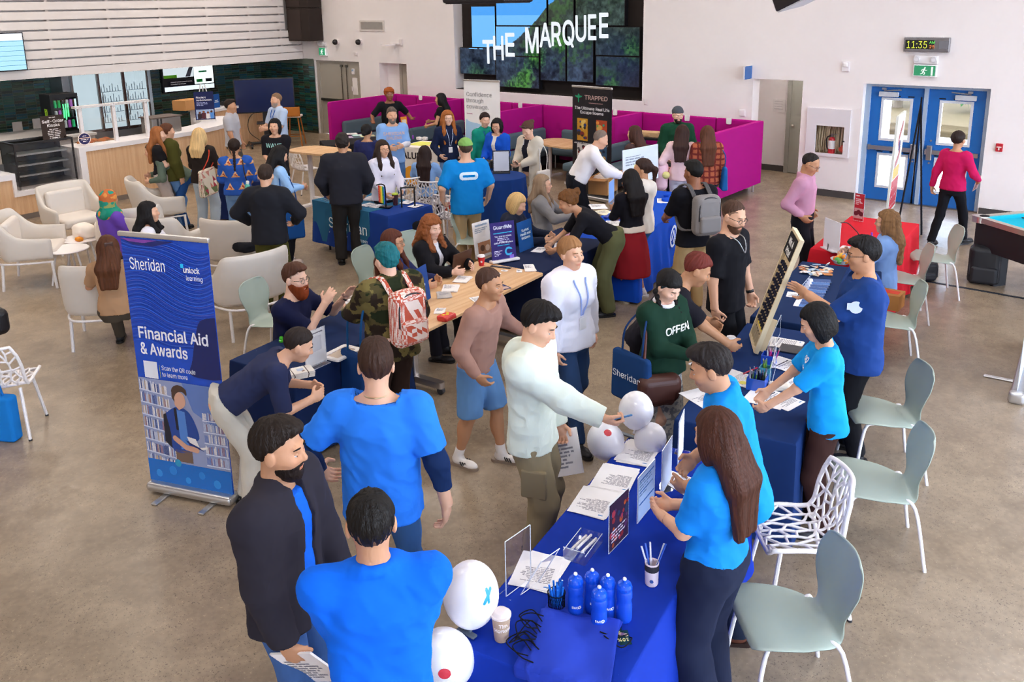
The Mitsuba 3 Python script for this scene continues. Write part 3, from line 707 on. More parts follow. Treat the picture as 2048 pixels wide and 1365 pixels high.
 def trunk(t,ext=0.0,flare=0.0,box_=0.0):
  w,dp=T_w+t,T_d+t
  if box_:
   w=np.maximum(w,w[5]*box_*np.array([1,1,1,1,1,1,0,0])); dp=np.maximum(dp,dp[5]*box_*np.array([1,1,1,1,1,1,0,0]))
  tt=T_t.copy()
  if ext:
   tt[0]=-ext; w[0]=w[1]+flare; dp[0]=dp[1]+flare
  out=[Loft(P,B,tt,w,dp,k=0.03)]
  if belly:
   out.append(Ell(P+up*0.14+fw*0.06,(T_w[3]*0.98+t,0.10+belly+t,0.17+t),B,k=0.06))
  if female:
   for sd in (1,-1):
    out.append(Ell(P+up*0.335+fw*0.085+rt*sd*0.062,(0.062+t,0.052+t,0.062+t),B,k=0.04))
  for sd in (1,-1):
   out.append(Cone(P+up*0.50+rt*sd*0.05,SH[sd],0.05+t,0.052*wide**.5+t,k=0.05))
  return out
 aw=wide**0.6*(0.86 if female else 1.0)
 def arm(sd,t0,t1,upto=2.0,flare=0.0):
  out=[]
  S0,E0,W0=SH[sd],E[sd],W[sd]
  if upto<=1.0:
   e=S0+(E0-S0)*upto; dr=unit(E0-S0)
   r1=(0.052+(0.043-0.052)*upto)*aw+t0+flare
   out.append(Cone(S0,e+dr*0.03,0.056*aw+t0,r1,0.05,cap=(e,dr)))
  else:
   out.append(Cone(S0,E0,0.056*aw+t0,0.043*aw+t0,0.05))
   u_=upto-1.0; e=E0+(W0-E0)*u_; dr=unit(W0-E0)
   out.append(Cone(E0,e+dr*0.02,0.044*aw+t0,(0.044+(0.029-0.044)*u_)*aw+t1+flare,0.025,cap=(e,dr)))
  return out
 # --- the body: one surface, finer at the head and the hands
 base=trunk(-0.012)
 for sd in (1,-1):
  base+=arm(sd,-0.002,0.0)
 neck=[Cone(P+up*0.49-fw*0.01,C-hu*0.05-hf*0.022,0.062 if not female else 0.052,0.054 if not female else 0.046,0.035)]
 bare=legs is None or legs.get('kind') in ('shorts','skirt')
 if bare:
  for sd in (1,-1):
   base+=[Cone(HJ[sd],K[sd],0.085,0.056,0.03),Cone(K[sd],A[sd],0.054,0.036,0.03),Ell(K[sd]*.6+A[sd]*.4-fw*.02,(.05,.055,.11),k=.03)]
 def hl(x,y,z):
  return C+HR.T@(np.array([x,y,z])*hs)
 def he(x,y,z,rx,ry,rz,k=0.02):
  return Ell(hl(x,y,z),np.array([rx,ry,rz])*hs,HR,k)
 fj=0.92 if female else 1.0
 skull=[he(0,-.012,.035,.074,.094,.086,.02),he(0,.022,-.035,.060*fj,.066,.080,.03),he(0,.050,-.088,.030*fj,.036,.026,.03),he(0,.03,-.02,.066*fj,.062,.05,.03)]
 face=[Cone(hl(-.03,.078,.027),hl(.03,.078,.027),.012*hs,.012*hs,.016),Cone(hl(0,.086,.016),hl(0,.106,-.022),.007*hs,.0115*hs,.010),he(0,.096,-.028,.0165,.014,.009,.008),
 he(.042,.062,-.022,.022,.024,.020,.02),he(-.042,.062,-.022,.022,.024,.020,.02),
 he(0,.086,-.055,.025*fj,.011,.007,.006),he(0,.083,-.066,.021*fj,.012,.008,.006)]
 ears=[he(sd*.077,-.008,-.005,.010,.021,.032,.008) for sd in (1,-1)]
 headp=skull+face+ears
 sock=[he(sd*.031,.089,.0035,.0155,.0105,.0078) for sd in (1,-1)]
 hand={1:[],-1:[]}
 for i,sd in enumerate((1,-1)):
  d=unit(W[sd]-E[sd]); n=palms[i]
  n=np.array([-sd*1.0,.15,-.1]) if n is None else np.array(n,float)
  d=unit(d+0.25*unit(n)) if palms[i] is None else d
  n=n-d*(n@d); n=unit(n); tdir=unit(np.cross(d,n))*sd
  HD[sd]=(d,n,tdir)
  hsz=0.93 if female else 1.04
  w0=W[sd]
  R_=np.array([tdir,d,n])
  hd=[Ell(w0+d*.048*hsz,np.array([.042,.055,.0175])*hsz,R_,k=0.012),Cone(w0-d*.02,w0+d*.03,.027*aw,.026*hsz,.02,flat=(n,1.25))]
  c0=curl[i]
  for j,(o,ln) in enumerate(((.029,.068),(.010,.077),(-.010,.071),(-.028,.056))):
   b=w0+(d*.088+tdir*o-n*.002)*hsz
   d1=rot_axis(d,np.cross(d,n),c0*(1+.12*j)); d1=unit(d1+tdir*o*2.2)
   m=b+d1*ln*.52*hsz; d2=rot_axis(d1,np.cross(d,n),c0*1.25)
   e=m+d2*ln*.5*hsz
   hd+=[Cone(b-d*.012,m,.0098*hsz,.0088*hsz,.005),Cone(m,e,.0088*hsz,.0074*hsz,.004)]
  b=w0+(d*.022+tdir*.030+n*.004)*hsz; m=b+unit(d*.62+tdir*.70+n*.30)*.042*hsz; e=m+unit(d*.95+tdir*.15+n*(.25+c0*.008))*.036*hsz
  hd+=[Cone(b,m,.0145*hsz,.0112*hsz,.012),Cone(m,e,.0108*hsz,.0088*hsz,.005)]
  hand[sd]=hd
 allp=base+neck+headp
 lo,hi=span(base+neck+skull,0.02)
 zones=[(C-hu*.02,0.165)]+[(W[sd]+HD[sd][0]*0.085,0.125) for sd in (1,-1)]
 def body_fn(p):
  return np.maximum(union(base+neck+skull,p),-9)
 m0=surface(body_fn,lo,hi,hb)
 cen=m0.vertices[m0.faces].mean(1); keep=np.ones(len(cen),bool)
 for c,r in zones:
  keep&=(np.abs(cen-c)>r-hb*0.9).any(1)
 m0.update_faces(keep)
 zc,zr=zones[0]
 nb=neck+[q for q in base if not isinstance(q,Ell)][:1]+[q for q in base if isinstance(q,Cone)][:2]
 def head_fn(p):
  d=union(nb+headp,p)
  e=np.minimum(sock[0].d(p),sock[1].d(p))
  h_=np.clip(0.5-0.5*(d+e)/0.006,0,1)          # the eye sockets taken out smoothly
  return d+(-e-d)*h_+0.006*h_*(1-h_)
 m1=surface(head_fn,zc-zr,zc+zr,hh)
 ms=[m0,m1]
 for (c,r),sd in zip(zones[1:],(1,-1)):
  near_arm=[q for q in base if isinstance(q,Cone) and np.linalg.norm((q.a+q.b)/2-(E[sd]+W[sd])/2)<0.02]
  ms.append(surface(lambda p:union(near_arm+hand[sd],p),c-r,c+r,hk))
 body=cat([m for m in ms if len(m.faces)])
 sk=col(SKIN.get(skin,skin))
 v=body.vertices; q=(v-C)@HR.T/hs
 inhead=(np.abs(q)<.14).all(1)
 lip=np.exp(-((q[:,0]/(.024*fj))**4+((q[:,2]+.061)/.0105)**4))*(q[:,1]>.06)*inhead
 cheek=np.exp(-(((np.abs(q[:,0])-.042)/.02)**2+((q[:,2]+.025)/.02)**2))*(q[:,1]>.03)*inhead
 flush=np.maximum(lip*.95,cheek*.22)
 part(key,'body',place(body),sk,'skin',True,tone=2.0+np.clip(flush,0,.95))
 # eyes, brows
 if dist<9.5:
  for sd in (1,-1):
   eb=trimesh.creation.icosphere(subdivisions=2 if near else 1,radius=.0120*hs); q=eb.triangles_center/(.0120*hs)
   ec=np.where((q[:,1:2]>.80),np.where(q[:,1:2]>.935,col('#0c0a0a'),col('#3a2416')),col('#d8d2cc'))
   eb.apply_transform(np.vstack([np.column_stack([HR.T,hl(sd*.031,.0765,.0035)]),[0,0,0,1]]))
   part(key,'eye',place(eb),ec,'gloss',True)
   lid=trimesh.creation.icosphere(subdivisions=2 if near else 1,radius=.0131*hs); tc=lid.triangles_center/(.0131*hs)
   lid.update_faces((tc[:,2]+.25*tc[:,1]>.30+.45*max(0,0))|(tc[:,2]<-.55))
   lid.apply_transform(np.vstack([np.column_stack([HR.T,hl(sd*.031,.0765,.0035)]),[0,0,0,1]]))
   part(key,'eyelid',place(lid),sk*.9,'skin',True)
 bc=col(brow or hair)*.8
 bm=[tube(bez([hl(sd*.015,.0925,.0265),hl(sd*.031,.0925,.0305),hl(sd*.049,.078,.0275)],4),[.0026*hs]*4+[.0032*hs]*3+[.0018*hs]*2,5) for sd in (1,-1)]
 if dist<9.5:
  part(key,'eyebrows',place(cat(bm)),bc,'hair',True)
 # --- hair
 hc=col(hair)
 def strands(m,amount=.16):
  q=(m.vertices-C)@HR.T
  a=np.arctan2(q[:,0],q[:,1]+.02)
  n_=meshkit.noise(np.stack([a*16,q[:,2]*6,q[:,1]*8],1),3)
  return np.clip(.5+amount*2*(n_-.5),0.02,1.4)
 if style:
  st,_,opt=style.partition(':')
  o=dict(x.split('=') for x in opt.split(',')) if opt else {}
  vol=float(o.get('v',.012)); curly=float(o.get('curl',0)); ln=float(o.get('len',0))
  capE=he(0,-.014,.038,.0755+vol*(.45 if st=='short' else 1),.0955+vol*(.75 if st=='short' else 1),.087+vol,.02)
  yl=np.array([-.13,-.09,-.05,-.02,.005,.03,.055,.08,.11]); rec=float(o.get('rec',0))
  zl={'short':[-.07,-.066,-.040,.010,.022,.050,.068,.078,.080]}.get(st,[-.12,-.12,-.11,-.09,-.06,.040,.058,.066,.070])
  zl=np.array(zl,float)+rec*np.array([0,0,0,0,.2,.6,1,1,1.0])
  hp_=[capE]
  tail=[]
  if st=='short' and 'top' in o:
   hp_.append(he(float(o.get('part',0)),.030,.098,.058,.070,.02+float(o['top']),.03))
  if st=='afro':
   hp_=[he(0,-.02,.055,.105+vol,.115+vol,.10+vol,.02)]
  if st in ('bob','long'):
   hp_+=[he(0,-.035,-.005,.088+vol,.082+vol,.125+vol*.5,.03),he(.066,.0,-.03,.028+vol,.048,.10,.03),he(-.066,.0,-.03,.028+vol,.048,.10,.03)]
  if st=='long':
   L_=ln or .38
   back0=C+HR.T@np.array([0,-.075,-.06]); b1=P+up*(.50-.02)-fw*.125; b2=P+up*(.62-L_)-fw*.150
   for x,k_ in ((-.055,1),(0,1),(.055,1)):
    tail+=[Cone(back0+rt*x,b1+rt*x*1.25,.052+vol,.052,.04),Cone(b1+rt*x*1.25,b2+rt*x*1.15,.052,.028,.04)]
   if o.get('front','1')=='1':
    for sd in (1,-1):
     f0=hl(sd*.082,.01,-.05); f1=P+up*.46+fw*.105+rt*sd*.10; f2_=P+up*(.66-L_*.9)+fw*.135+rt*sd*.10
     tail+=[Cone(f0,f1,.030+vol*.5,.030,.03),Cone(f1,f2_,.030,.018,.03)]
  if st in ('tied','bun','pony','braid'):
   zl=np.array([-.05,-.06,-.05,-.03,-.005,.040,.058,.066,.070])
   if st=='bun':
    hz=float(o.get('z',.03)); tail=[Ell(hl(0,-.135,hz),(.042,.040,.042),HR,.012)]
   if st=='pony':
    tail=[Cone(hl(0,-.10,.03),hl(0,-.15,.0),.025,.035,.02),Cone(hl(0,-.15,.0),hl(0,-.14,-.16),.034,.018,.03)]
   if st=='braid':
    for i in range(7):
     t_=i/6; pz=(1-t_)*hl(0,-.10,-.06)+t_*(P+up*.36-fw*.14)
     tail.append(Ell(pz,(.026-.008*t_,.022,.028),B,.008))
  if st=='braids2':
   zl=np.array([-.07,-.07,-.06,-.04,-.01,.040,.050,.056,.060])
   for sd in (1,-1):
    for i in range(7):
     t_=i/6; pz=(1-t_)*hl(sd*.078,-.03,-.06)+t_*(P+up*.38+fw*.12+rt*sd*.10)
     tail.append(Ell(pz,(.022-.006*t_,.022-.006*t_,.026),B,.008))
  amp=(.011 if st=='short' else .008)+.012*curly; fr=34 if curly else 60
  fs_=int(abs(gx[0]*17+gx[1]*7))%50
  def hair_fn(p):
   q=(p-C)@HR.T/hs
   d=union(hp_,p)
   keepout=np.interp(q[:,1],yl,zl)-q[:,2]+.004*np.sin(q[:,0]*190)
   if st in ('bob','long','afro','curlybob'):
    side_=(np.abs(q[:,0])-.060)*-1.0            # hair may hang beside the face
    keepout=np.where(np.abs(q[:,0])>.052,np.minimum(keepout,np.maximum(q[:,1]-.045,-.135-q[:,2])),keepout)
   kk=keepout*hs; h_=np.clip(.5+.5*(kk-d)/.028,0,1); d=d+(kk-d)*h_+.028*h_*(1-h_)
   if tail:
    e=union(tail,p); h_=np.clip(.5+.5*(d-e)/.03,0,1); d=d+(e-d)*h_-.03*h_*(1-h_)
   if curly:
    nz=meshkit.noise(p*fr,5)-.5+(meshkit.noise(p*fr*2.1,7)-.5)*.5
   else:
    a=np.arctan2(q[:,0],q[:,1]+.03)
    nz=meshkit.noise(np.stack([a*9,q[:,2]*16+q[:,1]*8,q[:,1]*10],1),fs_)-.5+.5*(meshkit.noise(np.stack([a*24,q[:,2]*9,q[:,1]*16],1),fs_+1)-.5)
   return d+amp*nz
  lo,hi=span(hp_+tail,.03)
  hm=surface(hair_fn,lo,hi,max(hh*.95,.0052) if curly or near else hh)
  if len(hm.faces):
   part(key,'hair',place(hm),hc,'hair',True,tone=strands(hm,.45 if curly else .38))
  if o.get('fade'):
   fp=[he(0,-.012,.030,.0765,.0965,.086,.02)]
   fm=surface(lambda p:np.maximum(union(fp,p),(np.interp(((p-C)@HR.T/hs)[:,1],[-.13,-.09,-.05,-.02,.01,.02,.12],[-.075,-.08,-.055,-.01,-.02,.04,.09])-((p-C)@HR.T/hs)[:,2])*hs),*span(fp,.02),hh)
   part(key,'hair',place(fm),col(o['fade'] if o['fade'].startswith('#') else hair)*.55+sk*.25,'hair',True)
 if beard:
  bcol,bl=beard
  bp=[he(0,.026,-.042,.0625*fj+bl*.4,.070+bl*.5,.076+bl*.3,.02),he(0,.055,-.092-bl*.5,.036+bl*.5,.034+bl,.028+bl*1.2,.03)]
  def beard_fn(p):
   q=(p-C)@HR.T/hs
   d=union(bp,p)
   line=np.interp(q[:,1],[-.05,0,.03,.06,.085,.12],[-.02,.01,-.02,-.036,-.041,-.041])
   d=np.maximum(d,(q[:,2]-line)*hs)
   mouth=((q[:,0]/.023)**2+((q[:,2]+.0615)/.011)**2-1)*.01
   d=np.where(q[:,1]>.06,np.maximum(d,-mouth),d)
   d=np.maximum(d,(-.03-q[:,1])*hs)
   a=np.arctan2(q[:,0],q[:,1])
   return d+.004*(meshkit.noise(np.stack([a*12,q[:,2]*60,q[:,1]*30],1),6)-.5)
  bmh=surface(beard_fn,*span(bp,.02),hh*.95)
  if len(bmh.faces):
   part(key,'beard',place(bmh),bcol,'hair',True,tone=strands(bmh,.3))
 if glasses:
  gm=[]
  for sd in (1,-1):
   a=np.linspace(0,2*np.pi,17)[:-1]
   gm.append(tube([hl(sd*.032+.022*math.cos(t),.101-.012*abs(math.cos(t)*.5+.5*sd*0),.004+.018*math.sin(t)) for t in a],.0018,5,closed=True))
   gm.append(tube([hl(sd*.054,.098,.008),hl(sd*.076,.06,.010),hl(sd*.082,-.01,.008)],.0018,5))
  gm.append(tube([hl(-.010,.103,.008),hl(0,.106,.010),hl(.010,.103,.008)],.0018,5))
  part(key,'glasses',place(cat(gm)),'#1c1a1c' if glasses is True else glasses,'plastic',True)
 # --- clothes: every layer shares the same folds, so that none shows through the next
 fseed=int(abs(gx[0]*37+gx[1]*91))%89
 skin_of=None
 def drape(p):
  q=(p-P)@B.T
  a=meshkit.noise(np.stack([q[:,0]*11,q[:,1]*11,q[:,2]*5+q[:,0]*6],1),fseed)-.5
  r=np.abs(meshkit.noise(np.stack([q[:,0]*16+q[:,2]*9,q[:,1]*16,q[:,2]*13],1),fseed+3)-.5)-.17
  return fold*(1.7*a+(1.9 if near else 1.3)*r)
 for i,g in enumerate(tops):
  t=g.get('t',.012+.010*i); hem=g.get('hem',-.06); sl=g.get('sleeve',.8)
  pr=trunk(t,ext=max(-hem+.05,.08),flare=g.get('flare',.012 if hem<0 else .002),box_=g.get('box',.92 if not female else 0))
  for sd in (1,-1):
   if sl>0:
    pr+=arm(sd,t+g.get('loose',.004+.010*(i>0 and sl>1)),t*.6+g.get('loose',.004+.010*(i>0 and sl>1)),sl,g.get('cuff',.006 if sl<=1 else 0))
  if g.get('hood'):
   pr+=[Ell(P+up*.455-fw*.115,(.13,.052,.095),B,.06),Cone(P+up*.515+rt*.085,P+up*.47+fw*.07+rt*.05,.035,.03,.03),Cone(P+up*.515-rt*.085,P+up*.47+fw*.07-rt*.05,.035,.03,.03)]
  if g.get('collar'):
   cr=[P+up*.522+rt*(.074*math.cos(a))+fw*(.072*math.sin(a)+.002)-up*.026*math.sin(a) for a in np.linspace(-math.pi*1.42,math.pi*.42,13)]
   pr+=[Cone(cr[j],cr[j+1],.021,.021,.02) for j in range(12)]
  nt=g.get('neck',.515); fo=g.get('fold',fold); op=g.get('open'); seed=fseed
  vneck=g.get('vneck',0)
  def fn(p):
   d=union(pr,p)
   d=d+drape(p)*(fo/fold)
   q=(p-P)@B.T
   body_zone=(np.abs(q[:,0])<.20) if sl else np.ones(len(p),bool)
   d=np.maximum(d,np.where(q[:,2]<hem+.02,hem-q[:,2] if True else 0,-9) if not sit and g.get('cut',True) and not g.get('armfree') else np.where((np.abs(q[:,0])<.21*wide)&(q[:,1]<.2),hem-q[:,2],-9))
   if not g.get('collar') and not g.get('hood'):
    d=np.maximum(d,np.where(np.hypot(q[:,0],q[:,1])<.12,q[:,2]-nt+.25*np.maximum(q[:,1],0),-9))
   if vneck:
    d=np.maximum(d,np.where(q[:,1]>0,np.minimum(.02,-(np.abs(q[:,0])-np.clip((q[:,2]-(.52-vneck))*.42,-.02,.2))),-9))
   if op:
    wd=np.interp(q[:,2],[hem,.1,.45,.55],[op*1.3,op,op*.75,op*.9])
    d=np.maximum(d,np.where(q[:,1]>.02,wd-np.abs(q[:,0]-g.get('shift',0)),-9))
   return d
  # arms that reach below the hem must not be cut by it
  lo,hi=span(pr,.02)
  m=surface(fn,lo,hi,hb*(.85 if near else 1))
  if not len(m.faces):
   continue
  c=g['c']
  cc=c((m.triangles_center-P)@B.T,m.triangles_center) if callable(c) else col(c)
  part(key,g.get('name','shirt'),place(m),cc,g.get('bsdf','fabric'),True)
  q=(m.vertices-P)@B.T; q=q[(np.abs(q[:,0])<.21*wide)&(q[:,2]<.56)]; skin_of=q
 rise=min([g.get('hem',-.06) for g in tops] or [.1]); rise=.10 if rise>.03 else rise+.045
 if legs is not None:
  kind=legs.get('kind','trousers'); w=legs.get('w',1.0); c=legs['c']
  pr=[]
  hips=Loft(P,np.array([rt,np.cross(U,rt),U]) if not sit else B,[-.13,-.02,.06,.12],(np.interp([-.13,-.02,.06,.12],T_t,T_w)+.008)*np.array([.9,1,1,1]),np.interp([-.13,-.02,.06,.12],T_t,T_d)+.010,k=.04)
  if kind=='skirt':
   zb=legs.get('length',.45); a,b=(P+U*.10)[2],zb
   pr=[Loft([P[0],P[1],0],np.array([rt,np.cross(U,rt),U]),[b,b*.5+a*.5,a-.1,a],[.19*w,.185*(w*.6+.4),.175,.145],[.17*w,.16*(w*.6+.4),.13,.105],k=.03)]
  else:
   pr=[hips]
   ln=legs.get('length',2.0)
   for sd in (1,-1):
    r0,r1,r2=.092*(.6+.4*w)*wide**.5,.062*w+.004,.050*w+.006
    if ln<=1:
     e=HJ[sd]+(K[sd]-HJ[sd])*ln; dr=unit(K[sd]-HJ[sd])
     pr.append(Cone(HJ[sd],e+dr*.03,r0,r0+(r1-r0)*ln+.014,.03,cap=(e,dr)))
    else:
     u_=ln-1; e=K[sd]+(A[sd]-K[sd])*u_; dr=unit(A[sd]-K[sd])
     pr+=[Cone(HJ[sd],K[sd],r0,r1,.03),Cone(K[sd],e+dr*.02,r1,r1+(r2-r1)*u_,.02,cap=(e+dr*.015,dr))]
  seed=int(abs(gx[0]*53+gx[1]*29))%83; fo=legs.get('fold',.008)
  def fn(p):
   d=union(pr,p)
   low=np.clip((P[2]+.02-p[:,2])/.12,0,1)
   d=d+drape(p)*(1-low)+low*fo*2.2*(meshkit.noise(np.stack([p[:,0]*13,p[:,1]*13,p[:,2]*(4 if kind=='skirt' else 9)],1),seed)-.5)
   q=(p-P)@B.T
   d=np.maximum(d,np.where(np.abs(q[:,1])<.3,q[:,2]-legs.get('rise',rise),-9))
   return np.maximum(d,.012-p[:,2])
  m=surface(fn,*span(pr,.02),hb)
  cc=c((m.triangles_center-P)@B.T,m.triangles_center) if callable(c) else col(c)
  part(key,{'trousers':'trousers','shorts':'shorts','skirt':'skirt'}[kind],place(m),cc,legs.get('bsdf','fabric'),True)
 if shoes:
  sc_,so_=(shoes,'#1a1a1a') if isinstance(shoes,str) else shoes
  for sd in (1,-1):
   a=A[sd]; sh=unit(K[sd]-a)
   fd=unit(np.array([sd*.16,1,0])) if not sit else np.array([sd*.08,1,0])
   z0=a[2]-.08; sr=np.cross(fd,U); RR=np.array([sr,fd,U])
   o_=np.array([a[0],a[1],z0])
   up_=[Ell(o_+fd*.115+U*.030,(.044,.085,.036),RR,.03),Ell(o_+fd*.0+U*.045,(.038,.06,.045),RR,.03),Cone(o_+U*.06,o_+U*.10+fd*.004,.042,.040,.03)]
   m=surface(lambda p:np.maximum(union(up_,p),z0+.014-p[:,2]),*span(up_,.02),max(hk*1.4,.008))
   k_=part(key,'shoe',place(m),sc_,'leather',True)
   so=prism(sg.LineString([(0,-.045),(0,.16)]).buffer(.044),0,.024)
   so.vertices[:,2]-=0
   mm=np.eye(4); mm[:3,0],mm[:3,1],mm[:3,2],mm[:3,3]=sr,fd,U,o_
   part(k_,'sole',place(moved(so,mm)),so_,'plastic')
 # --- what else the body carries
 def on_cloth(x,z,back=False,lift=.004):
  """points on the outermost garment at x (right) and z (above the hips)"""
  x,z=np.broadcast_arrays(np.asarray(x,float),np.asarray(z,float)); s_=-1 if back else 1
  c=skin_of[skin_of[:,1]*s_>.02]; out=np.zeros(x.shape)
  for i in range(x.size):
   w=np.exp(-((c[:,0]-x.flat[i])**2+(c[:,2]-z.flat[i])**2)/(2*.010**2))+1e-12
   m_=w>w.max()*.2
   out.flat[i]=(c[m_,1]*s_).max()*.5+.5*(w[m_]@(c[m_,1]*s_))/w[m_].sum()
  return P+x[...,None]*rt+z[...,None]*up+((out+lift)*s_)[...,None]*fw
 J=dict(key=key,on_cloth=on_cloth,M=Wm,P=P,B=B,C=C,HR=HR,SH=SH,E=E,W=W,HD=HD,K=K,A=A,top=top,s=s,hl=hl,place=place,rt=rt,fw=fw,up=up,pos=gx,body=body)
 if extra:
  extra(J)
 return J
def to_world(J,p):
 return (J['M']@np.append(np.asarray(p,float),1))[:3]
def hand_at(J,sd,d=.075,n=.03):
 """a point in the hand, in the world"""
 dd,nn,_=J['HD'][sd]
 return to_world(J,J['W'][sd]+dd*d+nn*n)
# ---------------------------------------------------------------- the servery: slatted fascia, tiled walls, counters
XF=-20.0
k=tag(numbered('wall_fascia'),kind='structure')
part(k,'backing',box(XF-.9,XF-.16,3.0,YB,2.08,CEIL),'#d6d1ce','wall')
part(k,'soffit',box(XF-.9,XF,3.0,YB,2.055,2.075),'#e4dedb','wall')
NROW=13
for i in range(NROW):
 z0=2.055+i*.205
 part(k,'slat',box(XF-.035,XF,3.0,YB-.02 if i<4 else YB-.55,z0,z0+(.168 if i else .185)),'#ece6e3','wall')
for y in (3.4,4.75,6.08,7.4,8.76,10.1,11.37,12.62,13.84,14.8):
 part(k,'upright',box(XF-.12,XF-.036,y-.03,y+.03,2.06,2.055+NROW*.205),'#e2dcd9','wall')
# dark column speakers in the corner above
k=thing('column_speaker','tall dark brown speaker box on the wall at the end of the white slats','speaker')
p=on_y(597,82,YB-.45)
for z0,z1 in ((2.56,3.42),(3.43,4.6)):
 part(k,'cabinet',rbox(.95,.45,z1-z0,.02,(-19.55,YB-.235,(z0+z1)/2)),'#2f2724','matte',30)
 part(k,'grille',cbox(.55,.01,z1-z0-.08,(-19.7,YB-.463,(z0+z1)/2)),'#3a302c','matte')
# ceiling speakers that hang into the top of the view
k=thing('hanging_speaker','black box hanging from the ceiling before the top of the screens','speaker')
c=on_y(975,6,8.8)
part(k,'cabinet',rbox(1.05,.6,.5,.03,(c[0],8.8,c[2]+.255)),'#232024','plastic',30)
part(k,'grille',cbox(.98,.53,.012,(c[0],8.8,c[2]+.0)),'#3a363a','matte')
part(k,'rod',cat([tube([(c[0]+s,8.8,c[2]+.5),(c[0]+s,8.8,CEIL)],.012,6) for s in (-.4,.4)]),'#2a282a','metal')
k=thing('hanging_speaker','black and white box hanging from the ceiling right of the screens','speaker')
c=on_y(1600,18,10.5)
m=frame((c[0],10.5,c[2]+.30),unit_((.85,-.4,.33)),(.2,.9,.1))
part(k,'cabinet',moved(rbox(.62,.45,.42,.02),m),'#2a2628','plastic',30)
part(k,'face',moved(cbox(.58,.42,.02,(0,0,-.215)),m),'#cfd4da','plastic')
part(k,'rod',tube([(c[0],10.5,c[2]+.4),(c[0],10.5,CEIL)],.012,6),'#2a282a','metal')
# glazed tiles, one by one where they show largest
TCOL=['#2b2a20','#3a3524','#1d2a22','#24403a','#16423f','#1d4f49','#123b36','#215a52','#2a4a35','#174a58','#1c3f2c','#3a4a33','#0f3a46','#2c5a4a','#26382a','#1a5560']
TW,TH,GAP=.245,.062,.010
tplies=[shape(rbox(.012,TW-GAP,TH-GAP,.004),c,'tile_glaze') for c in TCOL]
tplies2=[shape(rbox(TW-GAP,.012,TH-GAP,.004),c,'tile_glaze') for c in TCOL]
wl='wall_left'
struct('wall_tile_backing',box(-22,-19.56,YB-.03,YB-.012,0,2.06),'#5a6258','matte')
struct('wall_tile_backing',box(XL,XL+.006,3,YB,0,2.06),'#5a6258','matte')
r2=np.random.default_rng(31)
cells=[]
for side,n in (('x',75),('y',10)):
 for i in range(n):
  for j in range(31):
   if side=='x':
    y=YB-.03-TW*(i+.5); z=TH*(j+.5)
    if y<4:
     continue
    cells.append((np.array([XL+.005,y,z]),'x'))
   else:
    cells.append((np.array([-21.98+TW*(i+.5),YB-.036,TH*(j+.5)]),'y'))
def px_of(p):
 q=CAM_R@(np.asarray(p,float)-[0,0,EYE])
 return CX+F*q[0]/q[2],CY-F*q[1]/q[2],q[2]
def shows(p):
 u,v,d=px_of(p)
 if u<-20:
  return None
 if 135<u<308 and v>145 or 95<u<160 and v>195 or 322<u<428 and 128<v<186 or 485<u<585 and 160<v<228 or v>262 or u>380 and v>205 and u<520 or u<95 and v>262:
  return None
 return d
vis=sorted([(shows(p),i) for i,(p,s) in enumerate(cells) if shows(p)],key=lambda x:x[0])
near_tiles={i for _,i in vis[:300]}
rest=[]
for i,(p,s) in enumerate(cells):
 c=int(r2.integers(len(TCOL))); tilt=mat(p,rz=r2.normal()*.5,rx=r2.normal()*.4,ry=r2.normal()*.4)
 if i in near_tiles:
  part(wl,'tile',(tplies if s=='x' else tplies2)[c],None,to=tilt)
 else:
  rest.append((moved(cbox(*((.012,TW-GAP,TH-GAP) if s=='x' else (TW-GAP,.012,TH-GAP))),tilt),TCOL[c]))
part(wl,'tile_field',cat([m for m,_ in rest]),np.vstack([np.tile(col(c),(len(m.faces),1)) for m,c in rest]),'tile_glaze',kind='stuff')
# ---- main counter
k=thing('service_counter','long wood fronted service counter with a thick white top','counter')
CZ=1.08
front=[(-15.5,1.9),(-15.6,4.0),(-15.68,6.0),(-15.74,7.2),(-15.84,8.6),(-16.02,9.7),(-16.35,10.45),(-16.9,11.0),(-17.6,11.2)]
fr=bez([(x,y,0) for x,y in front],30)[:,:2]
nrm=np.gradient(fr,axis=0); nrm=np.stack([nrm[:,1],-nrm[:,0]],1); nrm/=np.linalg.norm(nrm,axis=1,keepdims=True)
def band(a,b,y0,y1):
 """plan polygon along the curved front, from a behind to b before it"""
 s=(fr[:,1]>=y0-1e-6)&(fr[:,1]<=y1+1e-6)
 f0,f1=fr[s]+nrm[s]*b,fr[s]-nrm[s]*a
 return sg.Polygon(np.vstack([f0,f1[::-1]])).buffer(0).simplify(.002)
part(k,'front_panel',cat([prism(band(.05,0,7.1,12),.10,CZ-.06),prism(band(.05,0,2,5.98),.10,.72),prism(band(.05,0,5.9,7.2),.10,.42)]),'#d6a878','wood_panel')
part(k,'kick_plate',prism(band(.06,-.02,2,12),0,.10),'#a8a29c','metal')
part(k,'worktop',prism(band(.62,.04,7.12,12),CZ-.07,CZ+.01),'#f1edec','plastic')
part(k,'end_riser',prism(band(.62,.04,7.06,7.22),.44,CZ+.01),'#efebea','plastic')
part(k,'low_top',prism(band(.62,.04,5.9,7.2),.42,.50),'#f1edec','plastic')
part(k,'end_riser',prism(band(.62,.04,5.86,5.99),.42,.82),'#efebea','plastic')
part(k,'side_worktop',prism(band(.95,.04,2.0,5.98),.72,.82),'#f1edec','plastic')
part(k,'back_panel',prism(band(.66,-.60,2,11.2),.0,.9),'#6e6a66','matte')
